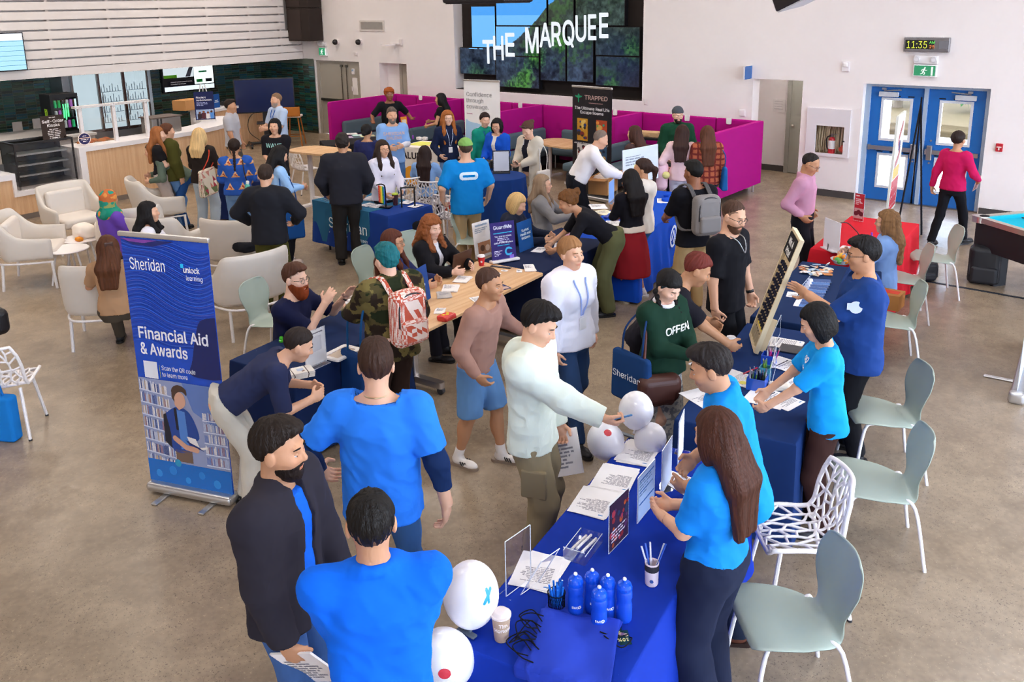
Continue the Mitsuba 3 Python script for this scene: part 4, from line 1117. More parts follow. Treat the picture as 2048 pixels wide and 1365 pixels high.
# glass display case
k=thing('display_case','empty refrigerated glass display case with three wire shelves in the counter','display case')
y0,y1,xa,xb=6.03,7.02,-16.3,-15.74
part(k,'base',box(xa,xb,y0,y1,.50,.56),'#b9b4ae','metal')
part(k,'frame',cat([box(xa,xb,y0,y0+.03,1.27,1.30),box(xa,xb,y1-.03,y1,1.27,1.30),box(xb-.03,xb,y0,y1,1.27,1.30),box(xa,xa+.03,y0,y1,.5,1.3),box(xb-.025,xb,y0,y0+.025,.5,1.3),box(xb-.025,xb,y1-.025,y1,.5,1.3)]),'#231f1e','plastic')
for z in (.72,.90,1.08):
 s=part(k,'shelf',box(xa+.06,xb-.08,y0+.08,y1-.08,z,z+.012),'#a9b2b2','metal')
 part(s,'front_rail',box(xb-.10,xb-.08,y0+.05,y1-.1,z-.012,z+.018),'#d2d0c9','metal')
for q in ([[xb-.01,y0,.56],[xb-.01,y1,.56],[xb-.01,y1,1.28],[xb-.01,y0,1.28]],[[xa,y0,.56],[xb,y0,.56],[xb,y0,1.28],[xa,y0,1.28]],[[xa,y0,1.285],[xb,y0,1.285],[xb,y1,1.285],[xa,y1,1.285]],[[xa,y1,.56],[xb,y1,.56],[xb,y1,1.28],[xa,y1,1.28]]):
 part(k,'pane',trimesh.Trimesh(q,[[0,1,2],[0,2,3]],process=False),'#ffffff','glass')
part(k,'back_wall',box(xa-.02,xa,y0,y1,.5,1.3),'#4b504a','matte')
k=thing('black_cabinet','black machine cabinet at the left end of the counter','cabinet')
part(k,'body',rbox(.5,.35,.62,.02,(-16.2,5.66,1.13)),'#17161a','plastic',30)
part(k,'front',cbox(.012,.27,.4,(-15.945,5.66,1.15)),'#2c2a2e','gloss')
p=on_x(17,276,-16.6)
for i in range(3):
 solo('wooden_crate',cat([box(-16.9,-16.45,5.55,6.05,1.302+i*.07,1.312+i*.07),box(-16.47,-16.45,5.55,6.05,1.302+i*.07,1.36+i*.07),box(-16.9,-16.88,5.55,6.05,1.302+i*.07,1.36+i*.07),box(-16.9,-16.45,5.55,5.57,1.302+i*.07,1.36+i*.07),box(-16.9,-16.45,6.03,6.05,1.302+i*.07,1.36+i*.07)]),
 ['#7a3a1e','#a8662c','#8a4a22'][i],'matte',['lowest','middle','topmost'][i]+' flat brown crate of the stack left of the kiosk sign','crate','stacked flat crates behind the display case')
def sign_lines(parent,w,h,rows,color,depth=.002,m=np.eye(4)):
 """rows of print: (text or None, x, y, height, bold, align); None is a grey dash for unreadable small print"""
 for t,x,y,hh_,b,al in rows:
  part(parent,'lettering',moved(words(t,hh_,b,al),m@mat((x,y,depth))),color if isinstance(color,str) else color,'matte')
def bars(parent,rects,color,m,depth=.0015,name='print_line'):
 """thin printed bars: (x0, x1, y0, y1)"""
 part(parent,name,moved(cat([box(a,b,c,d,0,depth) for a,b,c,d in rects]),m),color,'matte')
def para(x0,x1,y,n,lh,seed,al='l'):
 """bars standing for a block of small print: one bar per word"""
 r=np.random.default_rng(seed); out=[]
 for i in range(n):
  w=(x1-x0)*(.55+.45*r.random() if i<n-1 else .5)
  x=x0 if al=='l' else (x0+x1-w)/2
  e=x+w
  while x<e-.002:
   l=min((.25+.9*r.random())*lh*3.2,e-x)
   out.append((x,x+l,y-i*lh,y-i*lh+lh*.5)); x+=l+lh*.45
 return out
# menu board over the case
k=thing('menu_sign','dark brown self order kiosks sign standing on the display case','sign')
m=frame(on_x(107,257,-16.0)+[0,0,-.0],(.0,1,0),(0,0,1))
part(k,'board',moved(cbox(.40,.46,.015),m),'#3c3029','matte')
sign_lines(k,0,0,[('Self-Order',0,.105,.052,True,'c'),('Kiosks',0,.035,.052,True,'c')],'#efe9e6',m=m@mat((0,0,.006)))
bars(k,para(-.12,.12,.19,1,.03,2,'c')+para(-.13,.13,-.02,7,.030,3,'c'),'#d8d0cb',m@mat((0,0,.0075)))
part(k,'stand',moved(cbox(.03,.08,.012,(0,-.25,-.02)),m),'#2a2320','matte')
# sneeze guards
k=thing('sneeze_guard','white framed glass sneeze guard on the counter','glass screen')
for y,nm in ((7.30,'post'),(7.92,'post'),(8.55,'post')):
 part(k,nm,box(-16.0,-15.93,y-.03,y+.03,CZ,1.78),'#e9e4e2','plastic')
part(k,'top_rail',box(-16.04,-15.9,7.2,8.62,1.76,1.80),'#d9d4d0','plastic')
for a,b in ((7.33,7.89),(7.95,8.52)):
 part(k,'pane',trimesh.Trimesh([[-15.96,a,CZ+.01],[-15.96,b,CZ+.01],[-15.96,b,1.77],[-15.96,a,1.77]],[[0,1,2],[0,2,3]],process=False),'#ffffff','glass')
k=thing('round_sticker_sign','round navy and cream badge on the first sneeze guard post','sign')
m=frame(on_x(169,278,-15.9),(0,1,0),(0,0,1))
part(k,'disc',moved(prism(sg.Point(0,0).buffer(.115,quad_segs=10),-.008,0),m),'#e7d9d2','matte')
part(k,'badge',moved(prism(sg.Point(0,0).buffer(.10,quad_segs=10),0,.002),m),'#33305a','matte')
bars(k,para(-.07,.07,.045,1,.03,4,'c')+para(-.075,.075,-.02,2,.032,5,'c'),'#e8dfe0',m@mat((0,0,.002)))
part(k,'stripe',moved(box(-.095,.095,.008,.026,.002,.004),m),'#d9b9a8','matte')
for i in range(5):
 m=trimesh.creation.icosphere(subdivisions=1,radius=.07); m.apply_scale((1,1.3,.7)); m.vertices+=.012*(meshkit.noise(m.vertices*30+i*7,2)[:,None]-.5)
 m.apply_translation((-16.28+.08*(i%2),7.42+.11*i,CZ+.02))
 solo('bun',m,['#b06a3c','#a35a34','#c07a48'][i%3],'matte','brown bun on the worktop behind the sneeze guard','bun','buns behind the sneeze guard',smooth=True)
solo('bread_board',box(-16.42,-16.14,7.36,8.0,CZ+.01,CZ+.022),'#8a6a4c','matte','board under the buns behind the sneeze guard','board')
# fridge with three glass doors
k=thing('glass_door_fridge','tall steel fridge with three glass doors behind the counter','fridge')
xf=-21.3
part(k,'cabinet',box(XL+.02,xf-.06,9.45,11.62,.05,2.3),'#9ea4a6','metal')
part(k,'base_grille',box(xf-.05,xf,9.45,11.62,.05,.55),'#8f9698','metal')
for i in range(3):
 a,b=9.66+i*.64,9.66+i*.64+.60
 d=part(k,'door',cat([box(xf-.05,xf,a-.03,a+.02,.56,2.2),box(xf-.05,xf,b,b+.04,.56,2.2),box(xf-.05,xf,a,b,.56,.62)]),'#5c4a44' if i else '#8a8784','metal')
 lamp_mesh(numbered(d+'__lit_interior'),trimesh.Trimesh([[xf-.055,a+.02,.62],[xf-.055,b,.62],[xf-.055,b,2.2],[xf-.055,a+.02,2.2]],[[0,1,2],[0,2,3]],process=False),np.array([.40,.50,.54]),color=(.25,.3,.32),weight=.02)
 if i:
  for z in (.75,1.0,1.25,1.5):
   part(d,'rack',cat([box(xf-.053,xf-.05,a+.05,b-.03,z,z+.012)]+[box(xf-.053,xf-.05,a+.06+.07*j,a+.075+.07*j,z,z+.1+.05*((j*7+i)%3)) for j in range(7)]),'#7d93a3','matte')
 part(d,'handle',tube([(xf+.03,a+.05,.9),(xf+.03,a+.05,1.5)],.012,6),'#8c8c8e','metal')
part(k,'edge_lamp',box(xf-.02,xf+.01,11.56,11.64,.56,2.2),'#cfe0ec','plastic')
# small drinks fridge
k=thing('drinks_fridge','small black drinks fridge with a green lit front','fridge')
x,y0,y1=-19.45,8.33,8.90
part(k,'cabinet',cat([box(x-.5,x,y0-.02,y0+.04,.85,1.72),box(x-.5,x,y1-.04,y1,.85,1.72),box(x-.5,x,y0,y1,1.64,1.72),box(x-.5,x,y0,y1,.85,.92),box(x-.52,x-.48,y0,y1,.85,1.72)]),'#151618','plastic')
lamp_mesh(numbered(k+'__light_strip'),box(x-.02,x+.004,y1-.075,y1-.045,.95,1.6),(.7,1.1,1.25),weight=.02)
for j in range(3):
 part(k,'shelf',box(x-.46,x-.04,y0+.04,y1-.05,.98+j*.22,.99+j*.22),'#3a4044','metal')
cans=[shape(lathe([(0,0),(.032,0),(.033,.02),(.033,.14),(.026,.16),(0,.16)],10),c,'gloss',30) for c in ('#1fae5a','#2b2d2f','#c9d6d8','#b05ac0','#24c878')]
for j in range(3):
 for i in range(5):
  solo('drink_can',cans[(i+j*2)%5],None,'gloss','slim drink can in the green lit fridge','can','cans in the drinks fridge',to=mat((x-.07,y0+.10+i*.085,.992+j*.22)))
claw=[sg.LineString([(-.05,.2),(-.045,.05),(-.06,-.08)]).buffer(.013),sg.LineString([(0,.2),(.0,.03),(-.015,-.12)]).buffer(.014),sg.LineString([(.05,.2),(.045,.05),(.04,-.06)]).buffer(.013)]
lamp_mesh(numbered(k+'__front_emblem'),moved(prism(shapely.union_all(claw),0,.003),frame((x+.006,(y0+y1)/2,1.30),(0,1,0),(0,0,1))),(.15,1.3,.45),weight=.02)
part(k,'side_emblem',moved(prism(shapely.union_all(claw),0,.003),frame((x-.25,y0-.024,1.2),(1,0,0),(0,0,1))),'#9bc832','matte')
part(k,'pane',trimesh.Trimesh([[x+.002,y0+.04,.92],[x+.002,y1-.04,.92],[x+.002,y1-.04,1.64],[x+.002,y0+.04,1.64]],[[0,1,2],[0,2,3]],process=False),'#ffffff','glass')
k=solo('fridge_table',box(-21.0,-19.2,5.0,9.1,.80,.85),'#d9d5d2','plastic','white back counter along the tiled wall under the drinks fridge','counter')
part(k,'cabinet',box(-21.0,-19.3,5.0,9.1,.1,.8),'#c9c4c0','plastic')
for px,py,lab in ((35,254,'left one of the two white sockets on the green tiles'),(75,247,'right one of the two white sockets on the green tiles')):
 p=on_x(px,py,XL+.02)
 solo('tile_socket',cat([rbox(.02,.22,.24,.006,p),cbox(.006,.05,.05,p+[.012,0,.05]),cbox(.006,.05,.05,p+[.012,0,-.05])]),'#e3dcd6','plastic',lab,'socket','sockets on the tiles')
# hanging menu screen in front of the slats
k=thing('menu_screen','pale blue lit menu screen hanging before the slats','screen')
p0,p1=on_x(0,143,XF+.12),on_x(50,67,XF+.12)
part(k,'housing',box(XF+.03,XF+.11,6.7,8.14,2.25,3.04),'#1a1c22','plastic')
lamp_mesh(numbered(k+'__picture'),box(XF+.11,XF+.114,6.72,8.12,2.27,2.88),(.42,.78,.98),weight=.02)
lamp_mesh(numbered(k+'__title_band'),box(XF+.11,XF+.114,6.72,8.12,2.88,3.02),(.92,.97,1.05),weight=.02)
part(k,'rule',cat([box(XF+.114,XF+.117,6.72,8.12,2.36+i*.10,2.367+i*.10) for i in range(6)]),'#3e8cc8','matte')
# wall television
k=thing('wall_television','television with a news programme on the green tiled wall','television')
xt=XL+.12
part(k,'housing',box(XL+.03,xt,12.28,13.84,1.28,2.10),'#14161a','plastic')
for nm,(a,b,c,d),cl in (('picture',(12.32,13.20,1.66,2.07),(.55,.62,.66)),('side_panel',(13.21,13.80,1.45,2.0),(.80,.92,.90)),('ticker',(12.32,13.80,1.31,1.43),(.75,.85,.95)),('top_band',(13.21,13.80,2.0,2.07),(.12,.35,.8))):
 lamp_mesh(numbered(f'{k}__{nm}'),box(xt,xt+.003,a,b,c,d),np.array(cl)*1.1,weight=.01)
part(k,'caption',cat([box(xt,xt+.004,12.42,13.20,1.45,1.58)]),'#1c1a24','matte')
part(k,'caption_text',cat([box(xt+.004,xt+.006,12.5,13.14,1.535,1.56),box(xt+.004,xt+.006,12.5,12.95,1.48,1.505)]),'#e9e7ea','matte')
part(k,'picture_shape',cat([box(xt+.003,xt+.005,12.32,12.7,1.66,1.74)]),'#7fd032','matte')
part(k,'picture_shape',moved(prism(sg.Polygon([(0,0),(.2,.38),(.3,.38),(.14,0)]),0,.003),frame((xt+.003,12.95,1.67),(0,1,0),(0,0,1))),'#5c5a66','matte')
part(k,'icon',cat([box(xt+.003,xt+.005,13.27,13.45,1.50,1.58)]),'#2bb04c','matte')
part(k,'icon',cat([box(xt+.003,xt+.005,13.55,13.74,1.50,1.58)]),'#22262c','matte')
part(k,'icon',cat([box(xt+.003,xt+.005,13.36,13.6,1.76,1.80)]),'#38a868','matte')
# second counter beyond, with the till
k=thing('far_counter','second wood counter with a white raised top beyond the service counter','counter')
g0,g1=G(474,298),G(533,284)
u=unit_(np.append(g1[:2]-g0[:2],0)); v=np.array([-u[1],u[0],0.0])
m=frame((g0[0],g0[1],0),u,v)
L2=np.linalg.norm(g1[:2]-g0[:2])
part(k,'front_panel',moved(box(-.75,L2,0,.06,.06,1.02),m),'#a8754c','wood_panel')
part(k,'kick_plate',moved(box(-.75,L2,.02,.06,0,.06),m),'#8f8a86','metal')
part(k,'worktop',moved(box(-.8,L2+.05,-.05,.7,1.02,1.08),m),'#f0ebe9','plastic')
part(k,'side_panel',moved(box(-.75,-.70,0,.7,0,1.02),m),'#ece7e6','plastic')
part(k,'side_panel',moved(box(L2-.05,L2,0,.7,.0,1.02),m),'#a8754c','wood_panel')
solo('till',moved(cat([rbox(.5,.34,.10,.02,(0.25,.3,1.13)),rbox(.2,.2,.06,.015,(.25,.3,1.20))]),m),'#18181b','plastic','black till on the far counter beside the rolling screen','till',smooth=30)
k=thing('counter_sign','small blue sign in a white stand on the far counter','sign')
part(k,'print',moved(cbox(.24,.012,.34,(-.45,.12,1.25)),m),'#1f4f94','matte')
part(k,'text',moved(cat([cbox(.10,.004,.02,(-.45,.112,1.27)),cbox(.14,.004,.02,(-.45,.112,1.23))]),m),'#dfe6f0','matte')
part(k,'holder',moved(cat([cbox(.03,.02,.36,(-.58,.12,1.26)),cbox(.28,.1,.01,(-.45,.12,1.085))]),m),'#e5e5e6','plastic')
solo('cardboard_box',moved(box(-1.15,-.55,.45,.85,1.08,1.32),m),'#c8935c','matte','open brown cardboard box behind the small blue counter sign','box')
# warming box on the main counter
k=thing('warming_cabinet','low steel food warming cabinet on the counter','cabinet')
c=on_x(330,246,-16.35)
part(k,'body',rbox(.42,.62,.30,.015,(c[0],9.05,CZ+.16)),'#a9a49e','metal',30)
part(k,'lid',box(c[0]-.24,c[0]+.24,8.72,9.38,CZ+.31,CZ+.33),'#5c4c42','plastic')
part(k,'door_post',cat([box(c[0]+.2,c[0]+.22,y,y+.03,CZ+.03,CZ+.3) for y in (8.85,8.92)]),'#2f2a28','plastic')
# poster on a small easel
k=thing('table_easel','small white easel holding a navy poster on the counter','easel')
c=G(412,243,CZ+.01)
yaw_=unit_(np.array([-c[0],-c[1],0])); m=facing_board((c[0],c[1],CZ+.01),yaw_*1+np.array([.12,-.1,0.42]),(0,0,1))
for s in (-1,1):
 part(k,'leg',moved(tube([(s*.21,0,-.02),(s*.04,.80,-.02)],.011,6),m),'#e4e0dc','plastic',True)
part(k,'leg',moved(tube([(0,.75,-.03),(0,.0,-.32)],.011,6),m),'#e4e0dc','plastic',True)
k=thing('easel_poster','navy poster with a group photo on the small easel','poster')
part(k,'board',moved(cbox(.40,.60,.01,(0,.34,0)),m),'#1e2450','matte')
sign_lines(k,0,0,[('Student',-.16,.50,.040,True,'l'),('Ambassadors',-.16,.445,.036,True,'l')],'#ece9f2',m=m@mat((0,0,.005)))
bars(k,para(-.16,.12,.40,3,.028,6),'#aab2d8',m@mat((0,0,.005)))
part(k,'photo',moved(cbox(.36,.2,.003,(.0,.16,.006)),m),'#9fb4d4','matte')
for i,(x,c1,c2) in enumerate(((-.11,'#3a2c34','#6b4436'),(-.03,'#58303a','#8a5b44'),(.06,'#e0d8d6','#7a4a38'),(.13,'#4f86c8','#5a3a30'))):
 part(k,'photo_figure',moved(cat([prism(sg.Point(x,.19+.02*(i%2)).buffer(.024),.007,.009)]),m),c2,'matte')
 part(k,'photo_figure',moved(cat([prism(sg.box(x-.04,.065,x+.04,.165+.02*(i%2)).buffer(.004),.0072,.0085)]),m),c1,'matte')
# screen on a rolling stand
k=thing('rolling_television','large dark screen on a black rolling stand before the far counter','television')
c=G(538,292)
a_=on_y(0,0,5)
cu,cv=px_of((c[0],c[1],1.0))[:2]
n_=unit_(np.array([.86,-.62,0])); m=facing_board((c[0],c[1],0),n_)
part(k,'housing',moved(rbox(1.46,.86,.06,.01,(0,1.30,.08)),m),'#131419','plastic',30)
part(k,'screen',moved(cbox(1.41,.80,.004,(0,1.30,.112)),m),'#20294f','gloss')
part(k,'column',moved(cat([box(-.09,.09,.1,1.2,-.02,.05)]),m),'#1b1a1d','plastic')
part(k,'tray',moved(rbox(.5,.04,.36,.01,(0,.62,.1)),m),'#26242a','plastic',30)
part(k,'base',moved(cat([tube([(-.5,.09,-.3),(-.4,.09,.38)],.035,8),tube([(.5,.09,-.3),(.4,.09,.38)],.035,8),tube([(-.46,.09,0),(.46,.09,0)],.035,8)]),m),'#1b1a1d','plastic',30)
for sx,sz in ((-.5,-.3),(.5,-.3),(-.4,.38),(.4,.38)):
 part(k,'caster',moved(tube([(sx-.02,.045,sz),(sx+.02,.045,sz)],.045,12),m),'#1a1a1c','plastic',30)
part(k,'cable',moved(tube(bez([(-.1,1.0,0),(-.42,.75,.05),(-.45,.4,.05),(-.2,.15,.05)],6),.008,6),m),'#1a1a1c','plastic',True)
# bar stool
k=thing('bar_stool','tall oak bar stool with a low back beside the tiled wall','stool')
c=G(592,290)
m=mat((c[0],c[1],0),rz=40)
for sx,sy in ((-1,-1),(1,-1),(1,1),(-1,1)):
 part(k,'leg',moved(tube([(sx*.21,sy*.21,0),(sx*.13,sy*.13,.72)],.018,8),m),'#a8692e','matte',True)
part(k,'foot_rail',moved(cat([tube([(-.19,-.19,.25),(.19,-.19,.25)],.013,6),tube([(-.19,.19,.25),(.19,.19,.25)],.013,6)]),m),'#9c6028','matte',True)
part(k,'seat',moved(rbox(.40,.38,.06,.025,(0,0,.75)),m),'#d8cfc6','fabric',True)
part(k,'backrest',moved(sheet(9,5,lambda u,v:np.stack([(u-.5)*.40,-.17-.05*(1-(2*u-1)**2),.76+v*.24],-1),.022),m),'#b8722e','matte',True)
# ---------------------------------------------------------------- booths along the back wall
PINK='#b0107e'
SEAT='#5c6c76'
def panel_y(x,y0,y1,z0,z1,t=.10):
 """upholstered divider in the yz plane with rounded corners"""
 m=prism(sg.box(y0+.06,z0+.06,y1-.0,z1-.06).buffer(.06,quad_segs=4).intersection(sg.box(y0,z0,y1,z1)),0,t)
 m.apply_transform(np.array([[0,0,1,x-t/2],[1,0,0,0],[0,1,0,0],[0,0,0,1.0]]))
 return m
BX=[]
for (u0,v0),(u1,v1) in (((663,205),(740,193)),((805,214),(869,205)),((998,225),(1074,210)),((1224,236),(1271,227)),((1434,270),(1490,246))):
 a,b=G(u0,v0,1.30),G(u1,v1,1.30)
 BX.append(((a[0]+b[0])/2,a[1]))
labs=['leftmost pink booth divider beside the grey double door','pink booth divider behind the man in the light blue tee','pink booth divider right of the white roll up banner','pink booth divider right of the black roll up banner','bright pink end panel of the booth row at the corridor']
Y1=YB-.30
for i,((x,y0),lab) in enumerate(zip(BX,labs)):
 y0=max(y0,13.0) if i<4 else y0
 k=thing('upholstered_divider',lab,'divider',None)
 part(k,'panel',panel_y(x,y0,Y1+.12,.14,1.30),PINK,'fabric',30)
 part(k,'leg',cat([tube([(x,y0+.10,0),(x,y0+.10,.16)],.022,8),tube([(x,Y1-.1,0),(x,Y1-.1,.16)],.022,8)]),'#e4e2e2','metal',30)
for i in range(4):
 xa,xb=BX[i][0]+.05,BX[i+1][0]-.05
 k=thing('upholstered_screen',['pink back panel of the first booth from the left','pink back panel of the booth behind the white roll up banner','pink back panel of the booth behind the black roll up banner','pink back panel of the booth with the man in the beanie'][i],'divider')
 n=3
 for j in range(n):
  a,b=xa+(xb-xa)*j/n+.006,xa+(xb-xa)*(j+1)/n-.006
  part(k,'panel',rbox(b-a,.10,1.16,.03,((a+b)/2,Y1+.06,.72)),PINK,'fabric',40)
 for f in (.42,.78):
  x=xa+(xb-xa)*f
  part(k,'clip',prism(sg.box(-.03,-.08,.03,0).buffer(.02),0,.02).apply_transform(np.array([[1,0,0,x],[0,0,1,Y1-.012],[0,1,0,1.305],[0,0,0,1.0]])),'#f1ecea','plastic')
 y0=13.35
 k=thing('upholstered_bench',['slate grey bench seat of the first booth from the left','slate grey bench seat of the booth behind the white roll up banner','slate grey bench seat beside the wood booth table','slate grey bench seat of the booth with the man in the beanie'][i],'bench')
 for sgn,x in ((1,xa),(-1,xb)):
  part(k,'cushion',rbox(.50,Y1-y0-.05,.16,.05,(x+sgn*.33,(y0+Y1)/2,.40)),SEAT,'fabric',40)
  part(k,'back_cushion',rbox(.14,Y1-y0-.05,.34,.06,(x+sgn*.08,(y0+Y1)/2,.66)),SEAT,'fabric',40)
  part(k,'base',box(x+sgn*.1-.06,x+sgn*.5,y0+.1,Y1-.05,.12,.32) if sgn>0 else box(x-.5,x-.04,y0+.1,Y1-.05,.12,.32),'#2e3338','matte')
  for yy in (y0+.15,Y1-.2):
   part(k,'leg',tube([(x+sgn*.5,yy,0),(x+sgn*.5,yy,.34)],.014,6),'#dcdcdc','metal')
 part(k,'rear_cushion',rbox(xb-xa-1.2,.45,.16,.05,((xa+xb)/2,Y1-.25,.40)),SEAT,'fabric',40)
 part(k,'rear_back_cushion',rbox(xb-xa-1.2,.14,.34,.06,((xa+xb)/2,Y1-.08,.66)),SEAT,'fabric',40)
def wood_table(name,label,c,w,d,rz,z=.74,r=.25,color='#dcb489',legs='post'):
 k=thing(name,label,'table')
 m=mat((c[0],c[1],0),rz=rz)
 part(k,'table_top',moved(prism(rpoly(w,d,r,8),z-.03,z),m),color,'wood_top')
 for s in ((-1,1) if w>1.0 else (0,)):
  part(k,'post',moved(tube([(s*w*.3,0,.03),(s*w*.3,0,z-.03)],.038,12),m),'#e9e4e2','plastic',30)
  part(k,'foot',moved(prism(rpoly(.10,d*.8,.04),0,.035),m@mat((s*w*.3,0,0))),'#e4e0de','plastic')
 return k
c=G(1112,289,.74)
wood_table('booth_table','pale wood table with rounded corners in the booth left of the black banner',(c[0]+.0,c[1]+.25),1.25,.85,-8)
c=G(640,300,1.02)
k=thing('standing_table','pale wood standing table with a white leg left of the man in the black jacket','table')
m=mat((c[0],c[1],0),rz=8)
part(k,'table_top',moved(prism(rpoly(1.15,.72,.3,8),.99,1.02),m),'#dfba8e','wood_top')
part(k,'post',moved(tube([(.26,0,.03),(.26,0,.99)],.045,12),m),'#e9e5e4','plastic',30)
part(k,'post',moved(tube([(-.26,0,.03),(-.26,0,.99)],.045,12),m),'#e9e5e4','plastic',30)
part(k,'foot',moved(cat([prism(rpoly(.12,.6,.05),0,.035).apply_translation((.26,0,0)),prism(rpoly(.12,.6,.05),0,.035).apply_translation((-.26,0,0)),box(-.26,.26,-.03,.03,.12,.16)]),m),'#e6e2e0','plastic')
# ---------------------------------------------------------------- chairs: one of each kind is built, then placed
LIB={}
def stock(kind,parts):
 LIB[kind]=parts
def put(kind,name,label,category,group,m):
 k=thing(name,label,category,group)
 for nm,d in LIB[kind]:
  part(k,nm,d,None,to=m)
 return k
def shell_surface(u,v):
 """sage chair: v from the front edge over the seat to the top of the back, u across"""
 prof=np.array([[.235,.425],[.215,.452],[.12,.455],[-.02,.440],[-.13,.438],[-.185,.465],[-.215,.53],[-.240,.60],[-.275,.70],[-.305,.79],[-.312,.815]])
 wid=np.array([.205,.240,.258,.250,.215,.165,.160,.212,.240,.205,.13])
 t=np.linspace(0,1,len(prof)); y,z,w=(np.interp(v,t,a) for a in (prof[:,0],prof[:,1],wid))
 x=(2*u-1)*w
 e=(2*u-1)**2
 seat=np.clip(1-v/.45,0,1); wing=np.exp(-((v-.50)/.10)**2)
 return np.stack([x,y+e*(.035*(v>.55)*np.clip((v-.55)*5,0,1))-e*wing*.03,z+.014*e*seat-e*wing*.055],-1)
def smooth_sheet(nu,nv,fn,t,it=6):
 m=sheet(nu,nv,fn,t)
 trimesh.smoothing.filter_laplacian(m,lamb=.4,iterations=it)
 return m
sage=[('shell',shape(smooth_sheet(19,47,shell_surface,.012,3),'#9fab9f','plastic',True))]
WHITE_METAL='#e9e7e6'
for sx,sy in ((-1,1),(1,1),(-1,-1),(1,-1)):
 sage.append(('leg',shape(tube(bez([(sx*.13,sy*.10-.02,.425),(sx*.20,sy*.19-.02,.40),(sx*.245,sy*.26-.03,0)],5),.0125,8),WHITE_METAL,'plastic',True)))
sage.append(('frame',shape(cat([tube([(-.13,.08,.43),(.13,.08,.43)],.011,6),tube([(-.13,-.12,.43),(.13,-.12,.43)],.011,6)]),WHITE_METAL,'plastic',True)))
stock('sage',sage)
def lattice_chair():
 r=np.random.default_rng(12)
 pts=np.array([[(i+.5+r.uniform(-.33,.33))/6,(j+.5+r.uniform(-.33,.33))/13] for i in range(6) for j in range(13)])
 pts=np.vstack([pts]+[np.column_stack([s*pts[:,0]+o,t*pts[:,1]+q]) for s,o,t,q in ((-1,0,1,0),(-1,2,1,0),(1,0,-1,0),(1,0,-1,2))])
 from scipy.spatial import Voronoi
 vo=Voronoi(pts)
 def f(u,v):
  prof=np.array([[.22,.435],[.20,.455],[.06,.452],[-.09,.440],[-.16,.455],[-.205,.51],[-.235,.62],[-.265,.74],[-.285,.83]])
  wid=np.array([.20,.225,.235,.235,.232,.228,.222,.205,.165])
  t=np.linspace(0,1,9)
  y,z,w=(np.interp(v,t,a) for a in (prof[:,0],prof[:,1],wid)); e=(2*u-1)**2
  return np.stack([(2*u-1)*w,y+e*.045*np.clip((v-.45)*3,0,1),z+.03*e*np.clip(1-abs(v-.3)*2.2,0,1)],-1)
 ms=[]
 for a,b in vo.ridge_vertices:
  if a<0 or b<0:
   continue
  p,q=vo.vertices[a],vo.vertices[b]
  if min(p.min(),q.min())<-.001 and max(p.max(),q.max())>1.001 or (p<-.02).any() and (q<-.02).any() or (p>1.02).any() and (q>1.02).any():
   continue
  p,q=np.clip(p,0,1),np.clip(q,0,1)
  if np.linalg.norm(p-q)<.012:
   continue
  t=np.linspace(0,1,3)[:,None]; s=p*(1-t)+q*t
  ms.append(tube(f(s[:,0],s[:,1]),0.0090,5,caps=False))
 e=np.concatenate([np.column_stack([np.linspace(0,1,14),np.zeros(14)]),np.column_stack([np.ones(26),np.linspace(0,1,26)])[1:],np.column_stack([np.linspace(1,0,14),np.ones(14)])[1:],np.column_stack([np.zeros(26),np.linspace(1,0,26)])[1:-1]])
 ms.append(tube(f(e[:,0],e[:,1]),0.0145,7,closed=True))
 return cat(ms)
LM=lattice_chair()
for kind,c in (('lattice','#ece8e6'),):
 L_=[('lattice_shell',shape(LM,c,'plastic',True))]
 for sx,sy in ((-1,1),(1,1),(-1,-1),(1,-1)):
  L_.append(('leg',shape(tube([(sx*.17,sy*.15-.01,.44),(sx*.22,sy*.235-.03,.012)],.014,8),c,'plastic',30)))
 for sx,sy in ((-1,1),(1,1),(-1,-1),(1,-1)):
  L_.append(('foot_cap',shape(tube([(sx*.22,sy*.235-.03,.014),(sx*.2205,sy*.236-.03,0)],.015,8),'#2a2a2c','plastic',30)))
 stock(kind,L_)
def lounge():
 def wrap(u,v):
  # u runs round from the right arm over the back to the left arm, v upwards
  a=(u-.5)*2
  ang=np.clip(a*1.55,-1,1)*np.pi/2
  x=np.sin(ang)*.33; y=-.30+(1-np.cos(ang))*.16
  arm=np.clip(np.abs(a)-.645,0,1)
  y=y+arm*1.15; x=x*(1+arm*.06)
  back=np.clip((.70-np.abs(a))/.18,0,1); back=back*back*(3-2*back)
  top=.60+.24*back-arm*.06
  z=.33+(top-.33)*v-.03*(1-v)*back
  y=y-back*v*.10
  return np.stack([x,y,z],-1)
 w=sheet(41,9,wrap,.065); trimesh.smoothing.filter_laplacian(w,lamb=.4,iterations=4)
 s=rbox(.58,.56,.13,.05,(0,.0,.40),4)
 b=rbox(.52,.10,.36,.045,(0,-.235,.62),4); b.apply_transform(mat((0,-.02,0)))
 out=[('shell',shape(w,'#d8cfc4','leather',True)),('seat_cushion',shape(s,'#e0d8cd','leather',40)),('back_cushion',shape(b,'#ddd5ca','leather',40))]
 ring=[(-.36,.26,.33),(-.37,-.10,.33),(-.27,-.37,.33),(0,-.42,.33),(.27,-.37,.33),(.37,-.10,.33),(.36,.26,.33)]
 out.append(('frame_rail',shape(tube(bez(ring,5),.013,7),WHITE_METAL,'plastic',True)))
 for sx,sy in ((-1,.24),(1,.24),(-1,-.30),(1,-.30)):
  out.append(('leg',shape(tube([(sx*(.36 if sy>0 else .31),sy,.33),(sx*(.37 if sy>0 else .32),sy+(.02 if sy>0 else-.03),0)],.017,8),WHITE_METAL,'plastic',30)))
 return out
stock('lounge',lounge())
def facing(px,py,z=0.0):
 return G(px,py,z)
